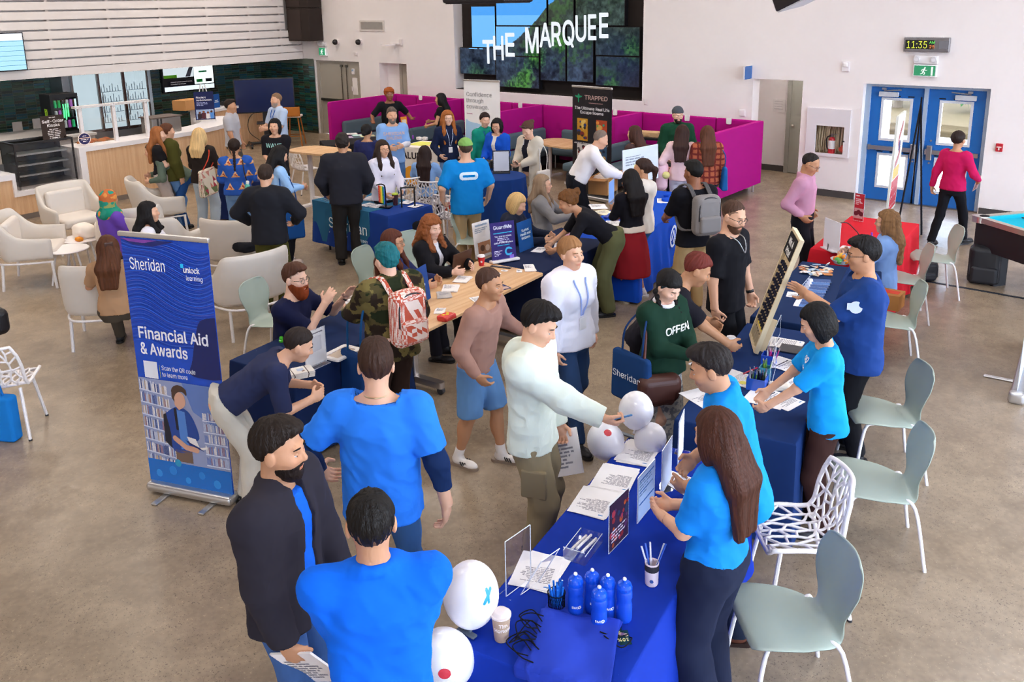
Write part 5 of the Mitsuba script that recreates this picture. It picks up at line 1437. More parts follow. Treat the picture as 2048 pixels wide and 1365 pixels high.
def chair_at(kind,name,label,category,group,px,py,yaw,z=.45,scale=1.0):
 """a chair whose seat middle shows at a pixel; yaw as for people (0 faces the camera, 90 its right)"""
 c=G(px,py,z*scale)
 view=-c[:2]/np.hypot(*c[:2]); right=np.array([-view[1],view[0]])
 f=math.cos(math.radians(yaw))*view+math.sin(math.radians(yaw))*right
 m=np.eye(4); m[:3,0],m[:3,1],m[:3,2]=np.array([f[1],-f[0],0])*scale,np.array([f[0],f[1],0])*scale,np.array([0,0,1])*scale
 m[:3,3]=(c[0],c[1],0)
 return put(kind,name,label,category,group,m)
SG='sage green chairs with white legs'
for px,py,yaw,lab in ((1762,826,-72,'sage green chair behind the cyan shirted helper, third one from the front'),(1748,965,-78,'sage green chair in the middle of the right hand row'),(1572,1238,-68,'nearest sage green chair at the bottom right'),
 (1862,515,-75,'pale sage chair nearest the pool table'),(1800,556,-80,'pale sage chair behind the woman with curly hair'),(1775,640,-80,'sage chair under the big man in the navy tee'),
 (556,640,55,'sage green chair under the bearded man at the navy table'),(768,566,60,'sage green chair under the woman with long brown hair at the wood table'),(842,535,40,'sage green chair under the woman in the black blazer'),(955,482,60,'empty sage green chair left of the small purple stand')):
 chair_at('sage','shell_chair',lab,'chair',SG,px,py,yaw)
for px,py,yaw,lab in ((1592,1062,-70,'white lattice chair between the sage green chairs'),(868,405,165,'white lattice chair with its back to the camera left of the moving man in turquoise'),(812,398,200,'white lattice chair under the seated girl in light blue'),
 (8,762,160,'white lattice chair cut off at the left edge'),(612,338,120,'white lattice chair beside the standing table'),(905,435,150,'white lattice chair behind the moving man in turquoise')):
 chair_at('lattice','lattice_chair',lab,'chair','white lattice chairs',px,py,yaw)
for px,py,yaw,lab in ((152,432,25,'cream armchair facing the camera at the far left of the lounge'),(72,492,75,'cream armchair at the left edge seen from its side'),(222,590,165,'cream armchair with its back to the camera left of the tall banner'),
 (488,570,205,'cream armchair with its back to the camera right of the tall banner'),(487,494,150,'cream armchair with dark clothes on its seat'),(322,410,100,'cream armchair beyond the woman with the headscarf'),
 (262,470,185,'cream armchair behind the woman with straight black hair'),(330,490,150,'cream armchair right of the woman with straight black hair')):
 chair_at('lounge','lounge_armchair',lab,'armchair','cream lounge armchairs',px,py,yaw,scale=1.08)
def round_table(px,py,lab,r=.26,h=.46):
 c=G(px,py,h)
 k=thing('side_table',lab,'table','round white side tables')
 part(k,'table_top',moved(lathe([(0,h-.018),(r-.01,h-.018),(r,h-.009),(r-.01,h),(0,h)],32),mat((c[0],c[1],0))),'#eeeae8','plastic',30)
 for a in (20,140,260):
  d=np.array([math.cos(math.radians(a)),math.sin(math.radians(a))])
  part(k,'leg',tube([(c[0]+d[0]*r*.55,c[1]+d[1]*r*.55,h-.02),(c[0]+d[0]*r*.92,c[1]+d[1]*r*.92,0)],.014,8),WHITE_METAL,'plastic',30)
 return c
round_table(135,497,'round white side table standing clear in the lounge')
ct=round_table(163,476,'round white side table with a white bag on it')
m=rbox(.34,.26,.2,.09); m.vertices+=.05*(meshkit.fbm(m.vertices*9,3)[:,None]-.5)
k=solo('carrier_bag',moved(m.subdivide(),mat((ct[0],ct[1]+.05,.55))),'#efe6da','fabric','crumpled white carrier bag on the round side table','bag',smooth=True)
solo('snack_box',rbox(.11,.08,.05,.02,(ct[0]+.15,ct[1]-.10,.488)),'#d98a2c','matte','small orange snack box beside the white carrier bag','box',smooth=30)
# ---------------------------------------------------------------- tables under cloths
def cloth(c0,c1,w,z,drop,seed,flare=.05,wave=.020,res=.03):
 """a cloth over a table whose long edge runs from c0 to c1 and which reaches w to its left: flat top, rounded edge, hanging folds"""
 c0,c1=np.asarray(c0,float),np.asarray(c1,float); L=np.linalg.norm(c1-c0); u=(c1-c0)/L; n=np.array([-u[1],u[0]])
 r=np.random.default_rng(seed)
 ring=[(x,0) for x in np.arange(0,L,res)]+[(L,y) for y in np.arange(0,w,res)]+[(x,w) for x in np.arange(L,0,-res)]+[(0,y) for y in np.arange(w,0,-res)]
 ring=np.array(ring); N=len(ring)
 ctr=np.array([L/2,w/2])
 out=np.zeros_like(ring)
 out[:,0]=np.where(ring[:,0]<1e-6,-1,0)+np.where(ring[:,0]>L-1e-6,1,0); out[:,1]=np.where(ring[:,1]<1e-6,-1,0)+np.where(ring[:,1]>w-1e-6,1,0)
 for _ in range(6):
  out=(np.roll(out,1,0)+out+np.roll(out,-1,0))/3
 out/=np.linalg.norm(out,axis=1,keepdims=True)
 s=np.arange(N)*res
 corner=np.minimum.reduce([np.hypot(ring[:,0]-a,ring[:,1]-b) for a in (0,L) for b in (0,w)])
 fold=np.sin(s*2*np.pi/.42+3*meshkit.noise(np.stack([s*1.3,s*0,s*0+seed],1),seed))*(.6+.8*meshkit.noise(np.stack([s*2.1,s*0+3,s*0],1),seed+1))+1.6*np.exp(-(corner/.12)**2)
 lev=[(0,0,0),(.006,-.002,0),(.012,-.010,0)]+[(.014+flare*t**1.2,-.012-(drop-.012)*t,t) for t in np.linspace(.06,1,12)]
 V=[]
 for o,dz,t in lev:
  V.append(np.column_stack([ring+out*(o+wave*(t**.7)*fold)[:,None],np.full(N,z+dz)]))
 # the top: a few rings drawn in, with faint waves
 top=[]
 for q in (.9,.6,.3,.0):
  p=ctr+(ring-ctr)*q
  top.append(np.column_stack([p,z+.0015+.003*(meshkit.noise(np.column_stack([p*7,p[:,:1]*0]),seed)-.3)]))
 V=np.vstack(top[::-1]+V); K=len(top)+len(lev)
 i,j=np.meshgrid(np.arange(K-1),np.arange(N),indexing='ij'); a=(i*N+j).ravel(); b=(i*N+(j+1)%N).ravel()
 f=np.vstack([np.stack([a,a+N,b+N],1),np.stack([a,b+N,b],1)])
 P3=np.column_stack([c0+V[:,:1]*u+V[:,1:2]*n,V[:,2]])
 return trimesh.Trimesh(P3,f,process=False)
def cloth_table(label,c0,c1,w,color,z=.74,drop=.70,seed=1,legs=True,**kw):
 k=thing('draped_table',label,'table')
 part(k,'tablecloth',cloth(c0,c1,w,z,drop,seed,**kw),color,'fabric',50)
 c0,c1=np.asarray(c0,float),np.asarray(c1,float); L=np.linalg.norm(c1-c0); u=(c1-c0)/L; n=np.array([-u[1],u[0]])
 m=np.eye(4); m[:2,0],m[:2,1],m[:2,3]=u,n,c0
 part(k,'table_top',moved(box(.01,L-.01,.01,w-.01,z-.035,z-.004),m),'#d8d4ce','plastic')
 for a,b in ((.2,.08),(.2,w-.08),(L-.2,.08),(L-.2,w-.08)):
  part(k,'leg',moved(tube([(a,b,0),(a,b,z-.03)],.015,7),m),'#2b2b2e','metal',30)
 return k,m,L
def edge(pa,pb,z,La=None):
 return G(*pa,z)[:2],G(*pb,z)[:2]
# the long blue table in front
a,b=edge((924,1268),(1258,876),.75)
d_=(b-a)/np.linalg.norm(b-a); a=a-d_*.06
T1,M1,L1=cloth_table('long royal blue draped table in front with bottles, stands and papers',b,a,.75,'#102f96',z=.75,drop=.72,seed=4,wave=.014)
# fitted navy table with the wooden game, and the one behind it
a,b=edge((1352,838),(1500,640),.75)
d_=(b-a)/np.linalg.norm(b-a)
b=a+d_*2.0
T2,M2,L2_=cloth_table('navy table with the wooden drop game, papers and pens',b,a,.78,'#17305f',z=.75,drop=.73,seed=7,wave=.006,flare=.01)
a2,b2=edge((1503,632),(1608,520),.75)
d2=(b2-a2)/np.linalg.norm(b2-a2); b2=a2+d2*1.9
T2b,M2b,L2b=cloth_table('navy table with folded leaflets behind the wooden game',b2,a2,.78,'#172c54',z=.75,drop=.73,seed=9,wave=.006,flare=.01)
a,b=edge((1622,497),(1703,432),.74)
TR,MR,LR=cloth_table('red draped table beside the easel by the blue doors',b,a,.80,'#c8202c',z=.74,drop=.70,seed=11)
a,b=edge((462,720),(690,618),.74)
n_=np.array([-(b-a)[1],(b-a)[0]])/np.linalg.norm(b-a)
T5,M5,L5=cloth_table('navy draped table of the bearded man beside the tall banner',a-n_*.68,b-n_*.68,.68,'#16284f',z=.74,drop=.71,seed=13,wave=.012)
# teal and blue table with lettering on its front
fl,fr_=G(632,405,.74)[:2],G(860,408,.74)[:2]
fl=G(628,400,.74)[:2]; fr_=G(776,432,.74)[:2]
u_=(fr_-fl)/np.linalg.norm(fr_-fl)
T4,M4,L4=cloth_table('blue table with a teal runner lettered in white behind the man in the black jacket',fl,fr_,.80,'#1d3c86',z=.74,drop=.62,seed=17,wave=.010,flare=.03)
part(T4,'runner',moved(cat([box(.0,L4*.78,-.036,-.026,.16,.742),box(.0,L4*.78,-.034,.79,.743,.748)]),M4),'#2a6384','fabric',label='teal runner with white lettering')
part(T4,'lettering',moved(words('Sheridan',.15),M4@frame((.36,-.038,.40),(1,0,0),(0,0,1))),'#e6edf2','matte')
part(T4,'small_lettering',moved(words('Centre for Student Success',.048),M4@frame((.36,-.038,.29),(1,0,0),(0,0,1))),'#dfe8ee','matte')
# bright blue table with a round emblem
a,b=edge((1362,408),(1268,478),.74)
n8=np.array([-(b-a)[1],(b-a)[0]])/np.linalg.norm(b-a)
a,b=edge((1268,486),(1378,398),.74)
T8,M8,L8=cloth_table('bright blue draped table before the pink end panel',a,b+(b-a)*.15,.80,'#1248b4',z=.74,drop=.71,seed=19)
part(T8,'emblem',moved(prism(sg.Point(0,0).buffer(.15).difference(sg.Point(0,0).buffer(.115)).union(sg.LineString([(-.07,-.03),(0,.07),(.06,-.02),(.02,-.08)]).buffer(.016)),0,.004),M8@frame((L8*.52,-.06,.45),(1,0,0),(0,-.04,1))),'#d4e2f4','matte')
# wood table in the middle on a white T frame
a,b=edge((880,648),(1085,548),.74)
u6=(b-a)/np.linalg.norm(b-a); n6=np.array([-u6[1],u6[0]]); M6=np.eye(4); M6[:2,0],M6[:2,1],M6[:2,3]=u6,n6,a-u6*.25
L6=np.linalg.norm(b-a)+.28
T6=thing('wood_table','long pale wood table with leaflets in the middle of the hall','table')
part(T6,'table_top',moved(prism(sg.box(.0,.0,L6,.86).buffer(.0).buffer(-.03).buffer(.03),.715,.74),M6),'#d8b081','wood_top')
for x in (.35,L6-.35):
 part(T6,'post',moved(prism(rpoly(.07,.10,.02),.1,.715),M6@mat((x,.43,0))),'#d9d5d2','metal')
 part(T6,'foot',moved(prism(rpoly(.07,.72,.03),.06,.12),M6@mat((x,.43,0))),'#d9d5d2','metal')
 for y in (.1,.76):
  part(T6,'caster',moved(tube([(x-.02,y,.035),(x+.02,y,.035)],.035,12),M6),'#3a3c40','plastic',30)
part(T6,'beam',moved(box(.35,L6-.35,.41,.45,.62,.66),M6),'#d9d5d2','metal')
# navy table joined to its far end
T7,M7,L7=cloth_table('dark navy table between the wood table and the bright blue one',b+n6*.03+u6*.05,b+n6*.03+u6*1.75,.80,'#141f3e',z=.735,drop=.70,seed=23)
# round navy table, white and black draped tables at the back
c=G(1000,350,1.0)
k=thing('round_draped_table','tall round table under a navy cloth behind the moving man in turquoise','table')
th=np.linspace(0,2*np.pi,73)[:-1]
V=[]
for rr,z,w_ in ((.0,1.0,0),(.36,1.0,0),(.385,.985,.0),(.39,.8,.01),(.40,.5,.025),(.44,.25,.04),(.50,.02,.06)):
 q=rr+w_*np.sin(th*11+1.2*np.sin(th*3))
 V.append(np.column_stack([c[0]+q*np.cos(th),c[1]+q*np.sin(th),np.full(72,z)]))
V=np.vstack(V); i,j=np.meshgrid(np.arange(6),np.arange(72),indexing='ij'); a_=(i*72+j).ravel(); b_=(i*72+(j+1)%72).ravel()
part(k,'tablecloth',trimesh.Trimesh(V,np.vstack([np.stack([a_,a_+72,b_+72],1),np.stack([a_,b_+72,b_],1)]),process=False),'#16356f','fabric',50)
part(k,'table_top',moved(lathe([(0,.96),(.36,.96),(.36,.99),(0,.99)],24),mat((c[0],c[1],0))),'#d0ccc8','plastic')
CR=c
fl,fr_=G(800,292,.78)[:2],G(898,300,.78)[:2]
TA,MA,LA=cloth_table('white draped table lettered ALUM with an orange disc',fl,fr_+(fr_-fl)*.2,.75,'#e8e2dc',z=.78,drop=.74,seed=29,wave=.004,flare=.0)
part(TA,'lettering',moved(words('ALUMNI',.125,True),MA@frame((.06,-.022,.55),(1,0,0),(0,0,1))),'#26222a','matte')
part(TA,'orange_disc',moved(prism(sg.Point(.30,.12).buffer(.26).intersection(sg.box(0,0,1,.5)),0,.003),MA@frame((.0,-.022,.03),(1,0,0),(0,0,1))),'#e8a02c','matte')
part(TA,'coloured_runner',moved(cat([box(.05,.45,.15,.62,.782,.786)]),MA),'#d9d86a','matte')
part(TA,'coloured_runner',moved(cat([box(.5,.95,.2,.6,.782,.786)]),MA),'#e9b23c','matte')
fl,fr_=G(652,296,.76)[:2],G(735,290,.76)[:2]
TF,MF,LF=cloth_table('black draped table lettered free behind the standing table',fl,fl+unit_(fr_-fl)*1.5,.75,'#1f1d20',z=.80,drop=.76,seed=31,wave=.006,flare=.01)
part(TF,'lettering',moved(words('free',.26,True),MF@frame((.22,-.03,.40),(1,0,0),(0,0,1))),'#eeeae8','matte')
# low navy table with a white S behind the queue
fl,fr_=G(440,356,.72)[:2],G(524,364,.72)[:2]
TS,MS,LS=cloth_table('navy draped table with a white curl behind the people in the queue',fl,fr_,.6,'#1b2a5a',z=.72,drop=.69,seed=37)
part(TS,'white_curl',moved(prism(sg.LineString(bez([(.0,.0,0),(.14,.03,0),(.18,.16,0),(.06,.22,0),(.03,.33,0),(.14,.40,0)],6)[:,:2]).buffer(.035),0,.004),MS@frame((LS*.42,-.06,.15),(1,0,0),(0,0,1))),'#e4e6ee','matte')
# ---------------------------------------------------------------- people
def tee(c,**k):
 return dict(dict(c=c,name='shirt',sleeve=.82,hem=-.09),**k)
def longs(c,**k):
 return dict(dict(c=c,name='sweater',sleeve=2,hem=-.07,t=.016),**k)
def jacket(c,**k):
 return dict(dict(c=c,name='jacket',sleeve=1.97,hem=-.11,open=.045,collar=1,t=.026),**k)
def hoodie(c,**k):
 return dict(dict(c=c,name='hoodie',sleeve=2,hem=-.09,hood=1,t=.024),**k)
def pants(c,w=1.1,**k):
 return dict(dict(c=c,w=w),**k)
def phone(J,sd,label,color='#20242c',face=None):
 d,n,t=J['HD'][sd]
 m=np.eye(4); m[:3,0],m[:3,1],m[:3,2]=t,unit(d*.8+n*.6),np.cross(t,unit(d*.8+n*.6)); m[:3,3]=J['W'][sd]+d*.09+n*.035
 k=thing('phone',label,'phone')
 part(k,'case',J['place'](moved(rbox(.072,.148,.010,.004),m)),color,'gloss',30)
 part(k,'screen',J['place'](moved(cbox(.064,.136,.0012,(0,0,.0056 if (m[:3,2]@(J['C']-m[:3,3]))>0 else-.0056)),m)),face or '#b9c4d4','gloss')
def sheets(J,sd,label,n=1,color='#eeeae8',size=(.216,.279),tilt=.3):
 d,nn,t=J['HD'][sd]
 y=unit(d+nn*tilt); x=t
 m=np.eye(4); m[:3,0],m[:3,1],m[:3,2]=x,y,np.cross(x,y); m[:3,3]=J['W'][sd]+d*.10+nn*.012+y*size[1]*.3
 k=thing('paper_sheets',label,'paper')
 part(k,'sheet',J['place'](moved(cbox(size[0],size[1],.003*n),m)),color,'matte')
 for s in (1,-1):
  part(k,'print_line',J['place'](moved(cat([box(a,b,c,e,-.0004,.0004) for a,b,c,e in para(-size[0]*.4,size[0]*.4,size[1]*.3,8,.022,3)]),m@mat((0,0,s*(.0015*n+.0006))))),'#8a8890','matte')
def tote(J,sd,color,label,z=.86,w=.36,h=.38,back=.0,strap='#1c3a66',name='tote_bag',text=None,reach=None,pattern=None,fwd=0.0):
 """cloth bag that hangs at one side of the body"""
 x0=J['rt']*sd*(.27 if reach is None else reach); c=J['P']*np.array([1,1,0])+x0+np.array([0,0,z])-J['fw']*back+J['fw']*fwd
 fx=unit(np.array([J['fw'][0],J['fw'][1],0])); m=np.eye(4); m[:3,0],m[:3,1],m[:3,2],m[:3,3]=fx,(0,0,1),np.cross(fx,(0,0,1)),c
 b=rbox(w,h,.11,.035,(0,0,0),4)
 for _ in range(2):
  b=b.subdivide()
 q=b.vertices; q[:,2]*=.55+.45*np.clip(.5-q[:,1]/h,0,1); q+=.016*(meshkit.fbm(q*11+len(label),3)[:,None]-.5)*np.array([.6,.4,1.6])
 k=thing(name,label,'bag')
 cc=color if pattern is None else pattern(b.triangles_center)
 part(k,'bag_body',J['place'](moved(b,m)),cc,'fabric',True)
 sh=J['SH'][sd]+J['up']*.065
 for s in (1,-1):
  a0=(m@np.array([s*w*.28,h*.46,0,1]))[:3]
  part(k,'strap',J['place'](tube(bez([a0,a0*.45+sh*.55+J['rt']*sd*.06+J['fw']*s*.05,sh+J['fw']*s*.02],6),.009,6)),strap,'fabric',True)
 if text:
  out=1 if (m[:3,2]@(J['rt']*sd))>0 else-1
  tm=frame((m@np.array([0,0,out*.062,1]))[:3],fx*(1 if out>0 else-1),(0,0,1))
  part(k,'lettering',J['place'](moved(words(text,.055,align='c'),tm)),'#e8ecf2','matte')
 return k
def backpack(J,color,label,strap='#3a3a40',pattern=None,h=.44,w=.31,depth=.17):
 c=J['P']+J['up']*.27-J['fw']*(.155+depth/2)
 m=np.eye(4); m[:3,0],m[:3,1],m[:3,2],m[:3,3]=J['rt'],J['fw'],J['up'],c
 b=rbox(w,depth,h,.07,(0,0,0),4)
 for _ in range(2):
  b=b.subdivide()
 b.vertices+=.012*(meshkit.fbm(b.vertices*12,3)[:,None]-.5)
 k=thing('backpack',label,'backpack')
 part(k,'pack',J['place'](moved(b,m)),color if pattern is None else pattern(b.triangles_center),'fabric',True)
 p=rbox(w*.8,.07,h*.42,.03,(0,-depth*.5,-h*.2),4)
 for _ in range(2):
  p=p.subdivide()
 part(k,'pocket',J['place'](moved(p,m)),color if pattern is None else pattern(p.triangles_center+.01),'fabric',True)
 part(k,'zip',J['place'](moved(tube(bez([(-w*.42,-depth*.46,-h*.1),(-w*.36,-depth*.42,h*.34),(0,-depth*.40,h*.46),(w*.36,-depth*.42,h*.34),(w*.42,-depth*.46,-h*.1)],5),.006,5),m)),'#2a2a2e','plastic',True)
 for sd in (1,-1):
  S=J['SH'][sd]
  pts=[c+J['rt']*sd*.10+J['up']*h*.42+J['fw']*depth*.4,J['P']+J['up']*.565+J['rt']*sd*.105-J['fw']*.03,J['P']+J['up']*.50+J['rt']*sd*.125+J['fw']*.125,J['P']+J['up']*.30+J['rt']*sd*.155+J['fw']*.13,J['P']+J['up']*.10+J['rt']*sd*.19-J['fw']*.04,c+J['rt']*sd*.13-J['up']*h*.38+J['fw']*depth*.3]
  cu=bez(pts,6)
  t_=np.gradient(cu,axis=0); t_/=np.linalg.norm(t_,axis=1,keepdims=True)
  sm=cat([tube(cu+J['rt']*o,.010,6) for o in (-.016,0,.016)])
  part(k,'strap',J['place'](sm),strap if pattern is None else pattern(sm.triangles_center),'fabric',True)
 return k
def lanyard(J,color='#2f5fb0'):
 z=np.linspace(.50,.20,9)
 k=part(J['key'],'lanyard',J['place'](cat([tube(J['on_cloth'](s*np.interp(z,[.2,.5],[.008,.062]),z,lift=.007),.0065,5) for s in (1,-1)])),color,'fabric',True)
 c=J['on_cloth'](np.array([0.0]),np.array([.135]),lift=.012)[0]
 part(k,'card',J['place'](moved(cbox(.07,.10,.004),frame(c,J['rt'],J['up']))),'#ecebee','plastic')
def chest_print(J,text,size,z=.36,color='#f0eef0',dy=.142,x=0.0,bold=True,back=False,slope=0.0,name='lettering',mesh=None):
 m=words(text,size,bold,'c') if mesh is None else mesh
 s=-1 if back else 1; h=m.vertices[:,2]/max(np.ptp(m.vertices[:,2]),1e-6)
 m.vertices[:]=J['on_cloth'](x-m.vertices[:,0]*s,z+m.vertices[:,1],back,.003)+(h*.002*s)[:,None]*J['fw']
 part(J['key'],name,J['place'](m),color,'fabric')
def camo(local,p):
 n=meshkit.fbm(p*9.0,3,5); m=meshkit.fbm(p*11+7,3,8)
 c=np.tile(col('#4a4226'),(len(p),1)); c[n>.54]=col('#2a2018'); c[m>.56]=col('#6e6238'); c[(n<.40)]=col('#232a18')
 return c
def check(a,b,s):
 def f(p):
  i=np.floor(p/s).astype(int)
  q=(i[:,0]+i[:,1]+i[:,2])%2
  return np.where(q[:,None]==0,col(a),col(b))
 return f
def floral(p):
 n=meshkit.noise(p*70,3); m=meshkit.noise(p*64+9,4); c=np.tile(col('#e6dcc8'),(len(p),1))
 c[n>.68]=col('#a8404e'); c[m>.70]=col('#6d7a52'); c[(n>.58)&(n<.63)]=col('#c98a7a')
 return c
def plaid(local,p):
 a=(np.sin(local[:,0]*2*np.pi/.09)>.55)|(np.sin(local[:,2]*2*np.pi/.09)>.55)
 return np.where(a[:,None],col('#6e2a26'),col('#a95c40'))
def pizza(local,p):
 """slices scattered over the sweater"""
 c=np.tile(col('#2c58ac'),(len(p),1)); s=.19
 row=np.floor(local[:,2]/s); u=(local[:,0]+(row%2)*s*.5)/s+(local[:,1]>0)*.3; v=local[:,2]/s-row; u=u-np.floor(u)
 tri=(v>.22)&(v<.80)&(np.abs(u-.5)<(.80-v)*.52)
 rim=(v>.22)&(v<.32)&(np.abs(u-.5)<.33)
 dot=tri&(((u-.5)**2+(v-.46)**2<.006)|((u-.60)**2+(v-.36)**2<.004))
 c[tri]=col('#e0ae84'); c[rim]=col('#c98a56'); c[dot]=col('#a8462e')
 return c
def speckle(a,b,f=30,th=.6):
 def g(local,p):
  n=meshkit.noise(p*f,6)
  return np.where((n>th)[:,None],col(b),col(a))
 return g
CROSS=dict(R=(-.06,.25,1.14),L=(.05,.27,1.11),elbow=((.7,-.2,-.9),(-.7,-.2,-.9)),palms=((0,-1,.1),(0,-1,.1)))
FRONT=dict(R=(.05,.31,1.08),L=(-.04,.32,1.06),palms=((-.6,-.2,.6),(.6,-.2,.6)))
JEANS,BLACK='#5f7fa6','#17171b'
def x1(J):
 sheets(J,1,'white printed sheets in the hand of the man in the dark jacket',3)
 part(J['key'],'reflective_stripe',J['place'](cat([moved(cbox(.05,.006,.004),frame(J['SH'][1]*.62+J['P']*.38+J['up']*(.185+i*.0)+J['rt']*(-.02+i*.016)-J['fw']*.02+J['up']*.068,J['fw'],J['rt'])) for i in range(6)])),'#d9d8d2','plastic')
 chest_print(J,'O',.045,.36,'#e9ecf4',.139,.02)
person('man with a trimmed dark beard in a black zip jacket over a blue tee',(557,842),58,h=1.80,skin='tan',hair='#20160f',style='short:v=.017,top=.024',beard=('#1f150f',.006),head=(-8,4),R=(.24,.13,.83),L=(-.24,.16,.84),curl=(48,30),
 tops=[tee('#1762d6'),jacket('#2b2831',open=.05)],legs=pants('#3f5f94'),extra=x1,wide=.98)
person('man in a bright blue polo seen from behind with arms folded, nearest to the camera',(738,983),180,h=1.79,wide=1.06,skin='tan',hair='#140f0d',style='short:v=.007,fade=1',tops=[tee('#0c62d8',collar=1,sleeve=.85,name='polo_shirt')],legs=pants('#20242e'),**{**CROSS,'R':(-.02,.28,1.10),'L':(.02,.30,1.07)})
def x3(J):
 part(J['key'],'wristband',J['place'](tube([J['W'][-1]*.86+J['E'][-1]*.14,J['W'][-1]*.74+J['E'][-1]*.26],.043,12)),'#1b1d24','fabric',True)
 part(J['key'],'necklace',J['place'](tube([J['P']+J['up']*.548+J['rt']*.062*math.cos(a)+J['fw']*(.06*math.sin(a)-.01) for a in np.linspace(0,2*math.pi,20)[:-1]],.0028,5,closed=True)),'#c9b48a','metal',True)
person('man in a sky blue tee with navy sleeves seen from behind',(750,680),168,h=1.83,wide=1.04,skin='fair',hair='#3a241a',style='short:v=.014,top=.012,fade=1',head=(-12,6),R=(.33,-.04,.88),L=(-.36,.14,.98),elbow=((.6,-.7,-.2),(-.8,-.5,-.3)),
 tops=[longs('#14284e',hem=.05,t=.010,name='undershirt'),tee('#2a7ae4',t=.022,sleeve=.78,hem=-.12)],legs=pants('#3f6494',1.0),extra=x3)
def x4(J):
 phone(J,1,'pale blue phone held out by the man in the mint hoodie','#4f7fb0','#9fc0dc')
 sheets(J,-1,'papers hanging in the left hand of the man in the mint hoodie',2)
 part(J['key'],'cargo_pocket',J['place'](moved(rbox(.035,.16,.18,.012),frame(J['K'][1]*.62+(J['P']+J['rt']*.09)*.38+J['rt']*.085,J['rt'],J['fw']))),'#877a5e','fabric',40)
person('young man in a pale mint hoodie and khaki cargo trousers holding out a phone',(1095,612),74,h=1.78,skin='fair',hair='#17120f',style='short:v=.018,top=.022',head=(6,24),R=(.14,.52,1.10),L=(-.22,.12,.80),palms=((-.5,0,.8),None),curl=(55,40),elbow=((.5,-.5,-.8),None),
 tops=[tee('#eceade',hem=.1,sleeve=.5),hoodie('#d5ddce',hem=-.10)],legs=pants('#8c7f62',1.45),extra=x4)
person('woman with long brown hair in a blue polo and wide navy trousers seen from behind',(1425,820),-118,h=1.66,sex='f',skin='fair',hair='#452519',style='long:len=.40,front=0,v=.016',head=(8,10),tops=[tee('#1580da',hem=.03,sleeve=.80,collar=1,name='polo_shirt')],
 legs=pants('#1a2036',1.75,rise=.14),R=(.06,.30,1.09),L=(-.03,.31,1.07),palms=((-.6,-.3,.5),(.6,-.3,.5)),curl=(45,45),wide=1.08)
person('man with short dark hair in a bright blue polo leaning over the table in profile',(1408,692),-92,h=1.75,wide=1.15,skin='tan',hair='#241d1b',style='short:v=.012,top=.02,fade=1',lean=14,head=(0,14),tops=[tee('#0f86e0',collar=1,sleeve=1.0,hem=-.14,name='polo_shirt')],legs=pants('#1b2233',1.15),
 R=(.16,.26,.96),L=(-.14,.28,.95),shoes=('#5a3324','#2a1a14'))
person('helper with a black bob in a cyan tee and brown trousers at the navy table',(1618,612),-84,h=1.62,sex='f',skin='fair',hair='#12100f',style='bob:v=.012',head=(0,24),lean=6,tops=[tee('#1596e2',sleeve=.9,hem=-.12)],legs=pants('#3c2521',1.3),R=(.16,.40,.98),L=(-.12,.44,.97),shoes='#26262a',
 extra=lambda J:chest_print(J,'oo\noo', .05, .40, '#e8f2fa', .150, -.03))
person('big man with glasses in a navy tee raising his hand behind the navy tables',(1725,475),-80,h=1.78,wide=1.5,belly=.07,skin='tan',hair='#15110f',style='short:v=.016,top=.012',glasses=True,head=(0,6),tops=[tee('#1d3d7c',sleeve=1.0,hem=-.16)],legs=pants('#141418',1.25),
 R=(.25,.28,1.0),L=(-.06,.40,1.30),palms=(None,(0,.9,.2)),curl=(30,15),elbow=(None,(-.6,.0,-1)),extra=lambda J:part(J['key'],'sleeve_emblem',J['place'](moved(prism(sg.Point(0,0).buffer(.045).union(sg.box(-.06,-.02,.02,.03)),0,.004),frame(J['SH'][-1]*.55+J['E'][-1]*.45-J['rt']*.088,-J['fw'],J['up']))),'#c9d4e6','fabric'))
person('woman with long curly hair in a light blue hoodie at the red table',(1775,422),-96,h=1.68,sex='f',sit=.45,skin='fair',hair='#83603e',style='long:len=.36,curl=.8,v=.02,front=0',glasses='#6a5a50',tops=[hoodie('#7ea2da')],legs=pants('#5c80b4',1.1),R=(.14,.40,.84),L=(-.16,.40,.84),shoes='#5f7fa8')
person('balding man in a lilac shirt and black trousers with a hand on his hip',(1632,310),78,h=1.74,skin='olive',hair='#231c1a',style='short:v=.004,rec=.03',glasses=True,belly=.0,head=(4,26),tops=[longs('#b9869c',hem=.08,collar=1,name='dress_shirt',sleeve=1.97)],legs=pants('#15151a',1.15,rise=.12),
 R=(.20,.04,1.00),L=(-.20,.04,1.00),elbow=((.7,-1,.1),(-.7,-1,.1)),palms=((-1,.3,0),(1,.3,0)))
person('walking woman in a raspberry sweater and black trousers before the blue doors',(0,0),150,ground=G(1893,492)[:2],h=1.66,sex='f',skin='tan',hair='#2a1c18',style='tied',tops=[longs('#c01a56',hem=-.06)],legs=pants('#18181d',1.0),feet=((.10,.26,.10),(-.10,-.26,.10)),R=(.26,.22,1.02),L=(-.30,-.05,.86),
 extra=lambda J:sheets(J,1,'white papers carried by the woman in the raspberry sweater'))
def x12(J):
 P,up,fw,rt=J['P'],J['up'],J['fw'],J['rt']
 part(J['key'],'neck_chain',J['place'](tube(bez([P+up*.535+rt*.07-fw*.02,P+up*.49+rt*.06+fw*.11,P+up*.38+fw*.155,P+up*.49-rt*.06+fw*.11,P+up*.535-rt*.07-fw*.02],6),.005,6)),'#c4c4c6','metal',True)
 part(J['key'],'watch',J['place'](tube([J['W'][-1]*.95+J['E'][-1]*.05,J['W'][-1]*.85+J['E'][-1]*.15],.036,12)),'#1a1a1c','plastic',True)
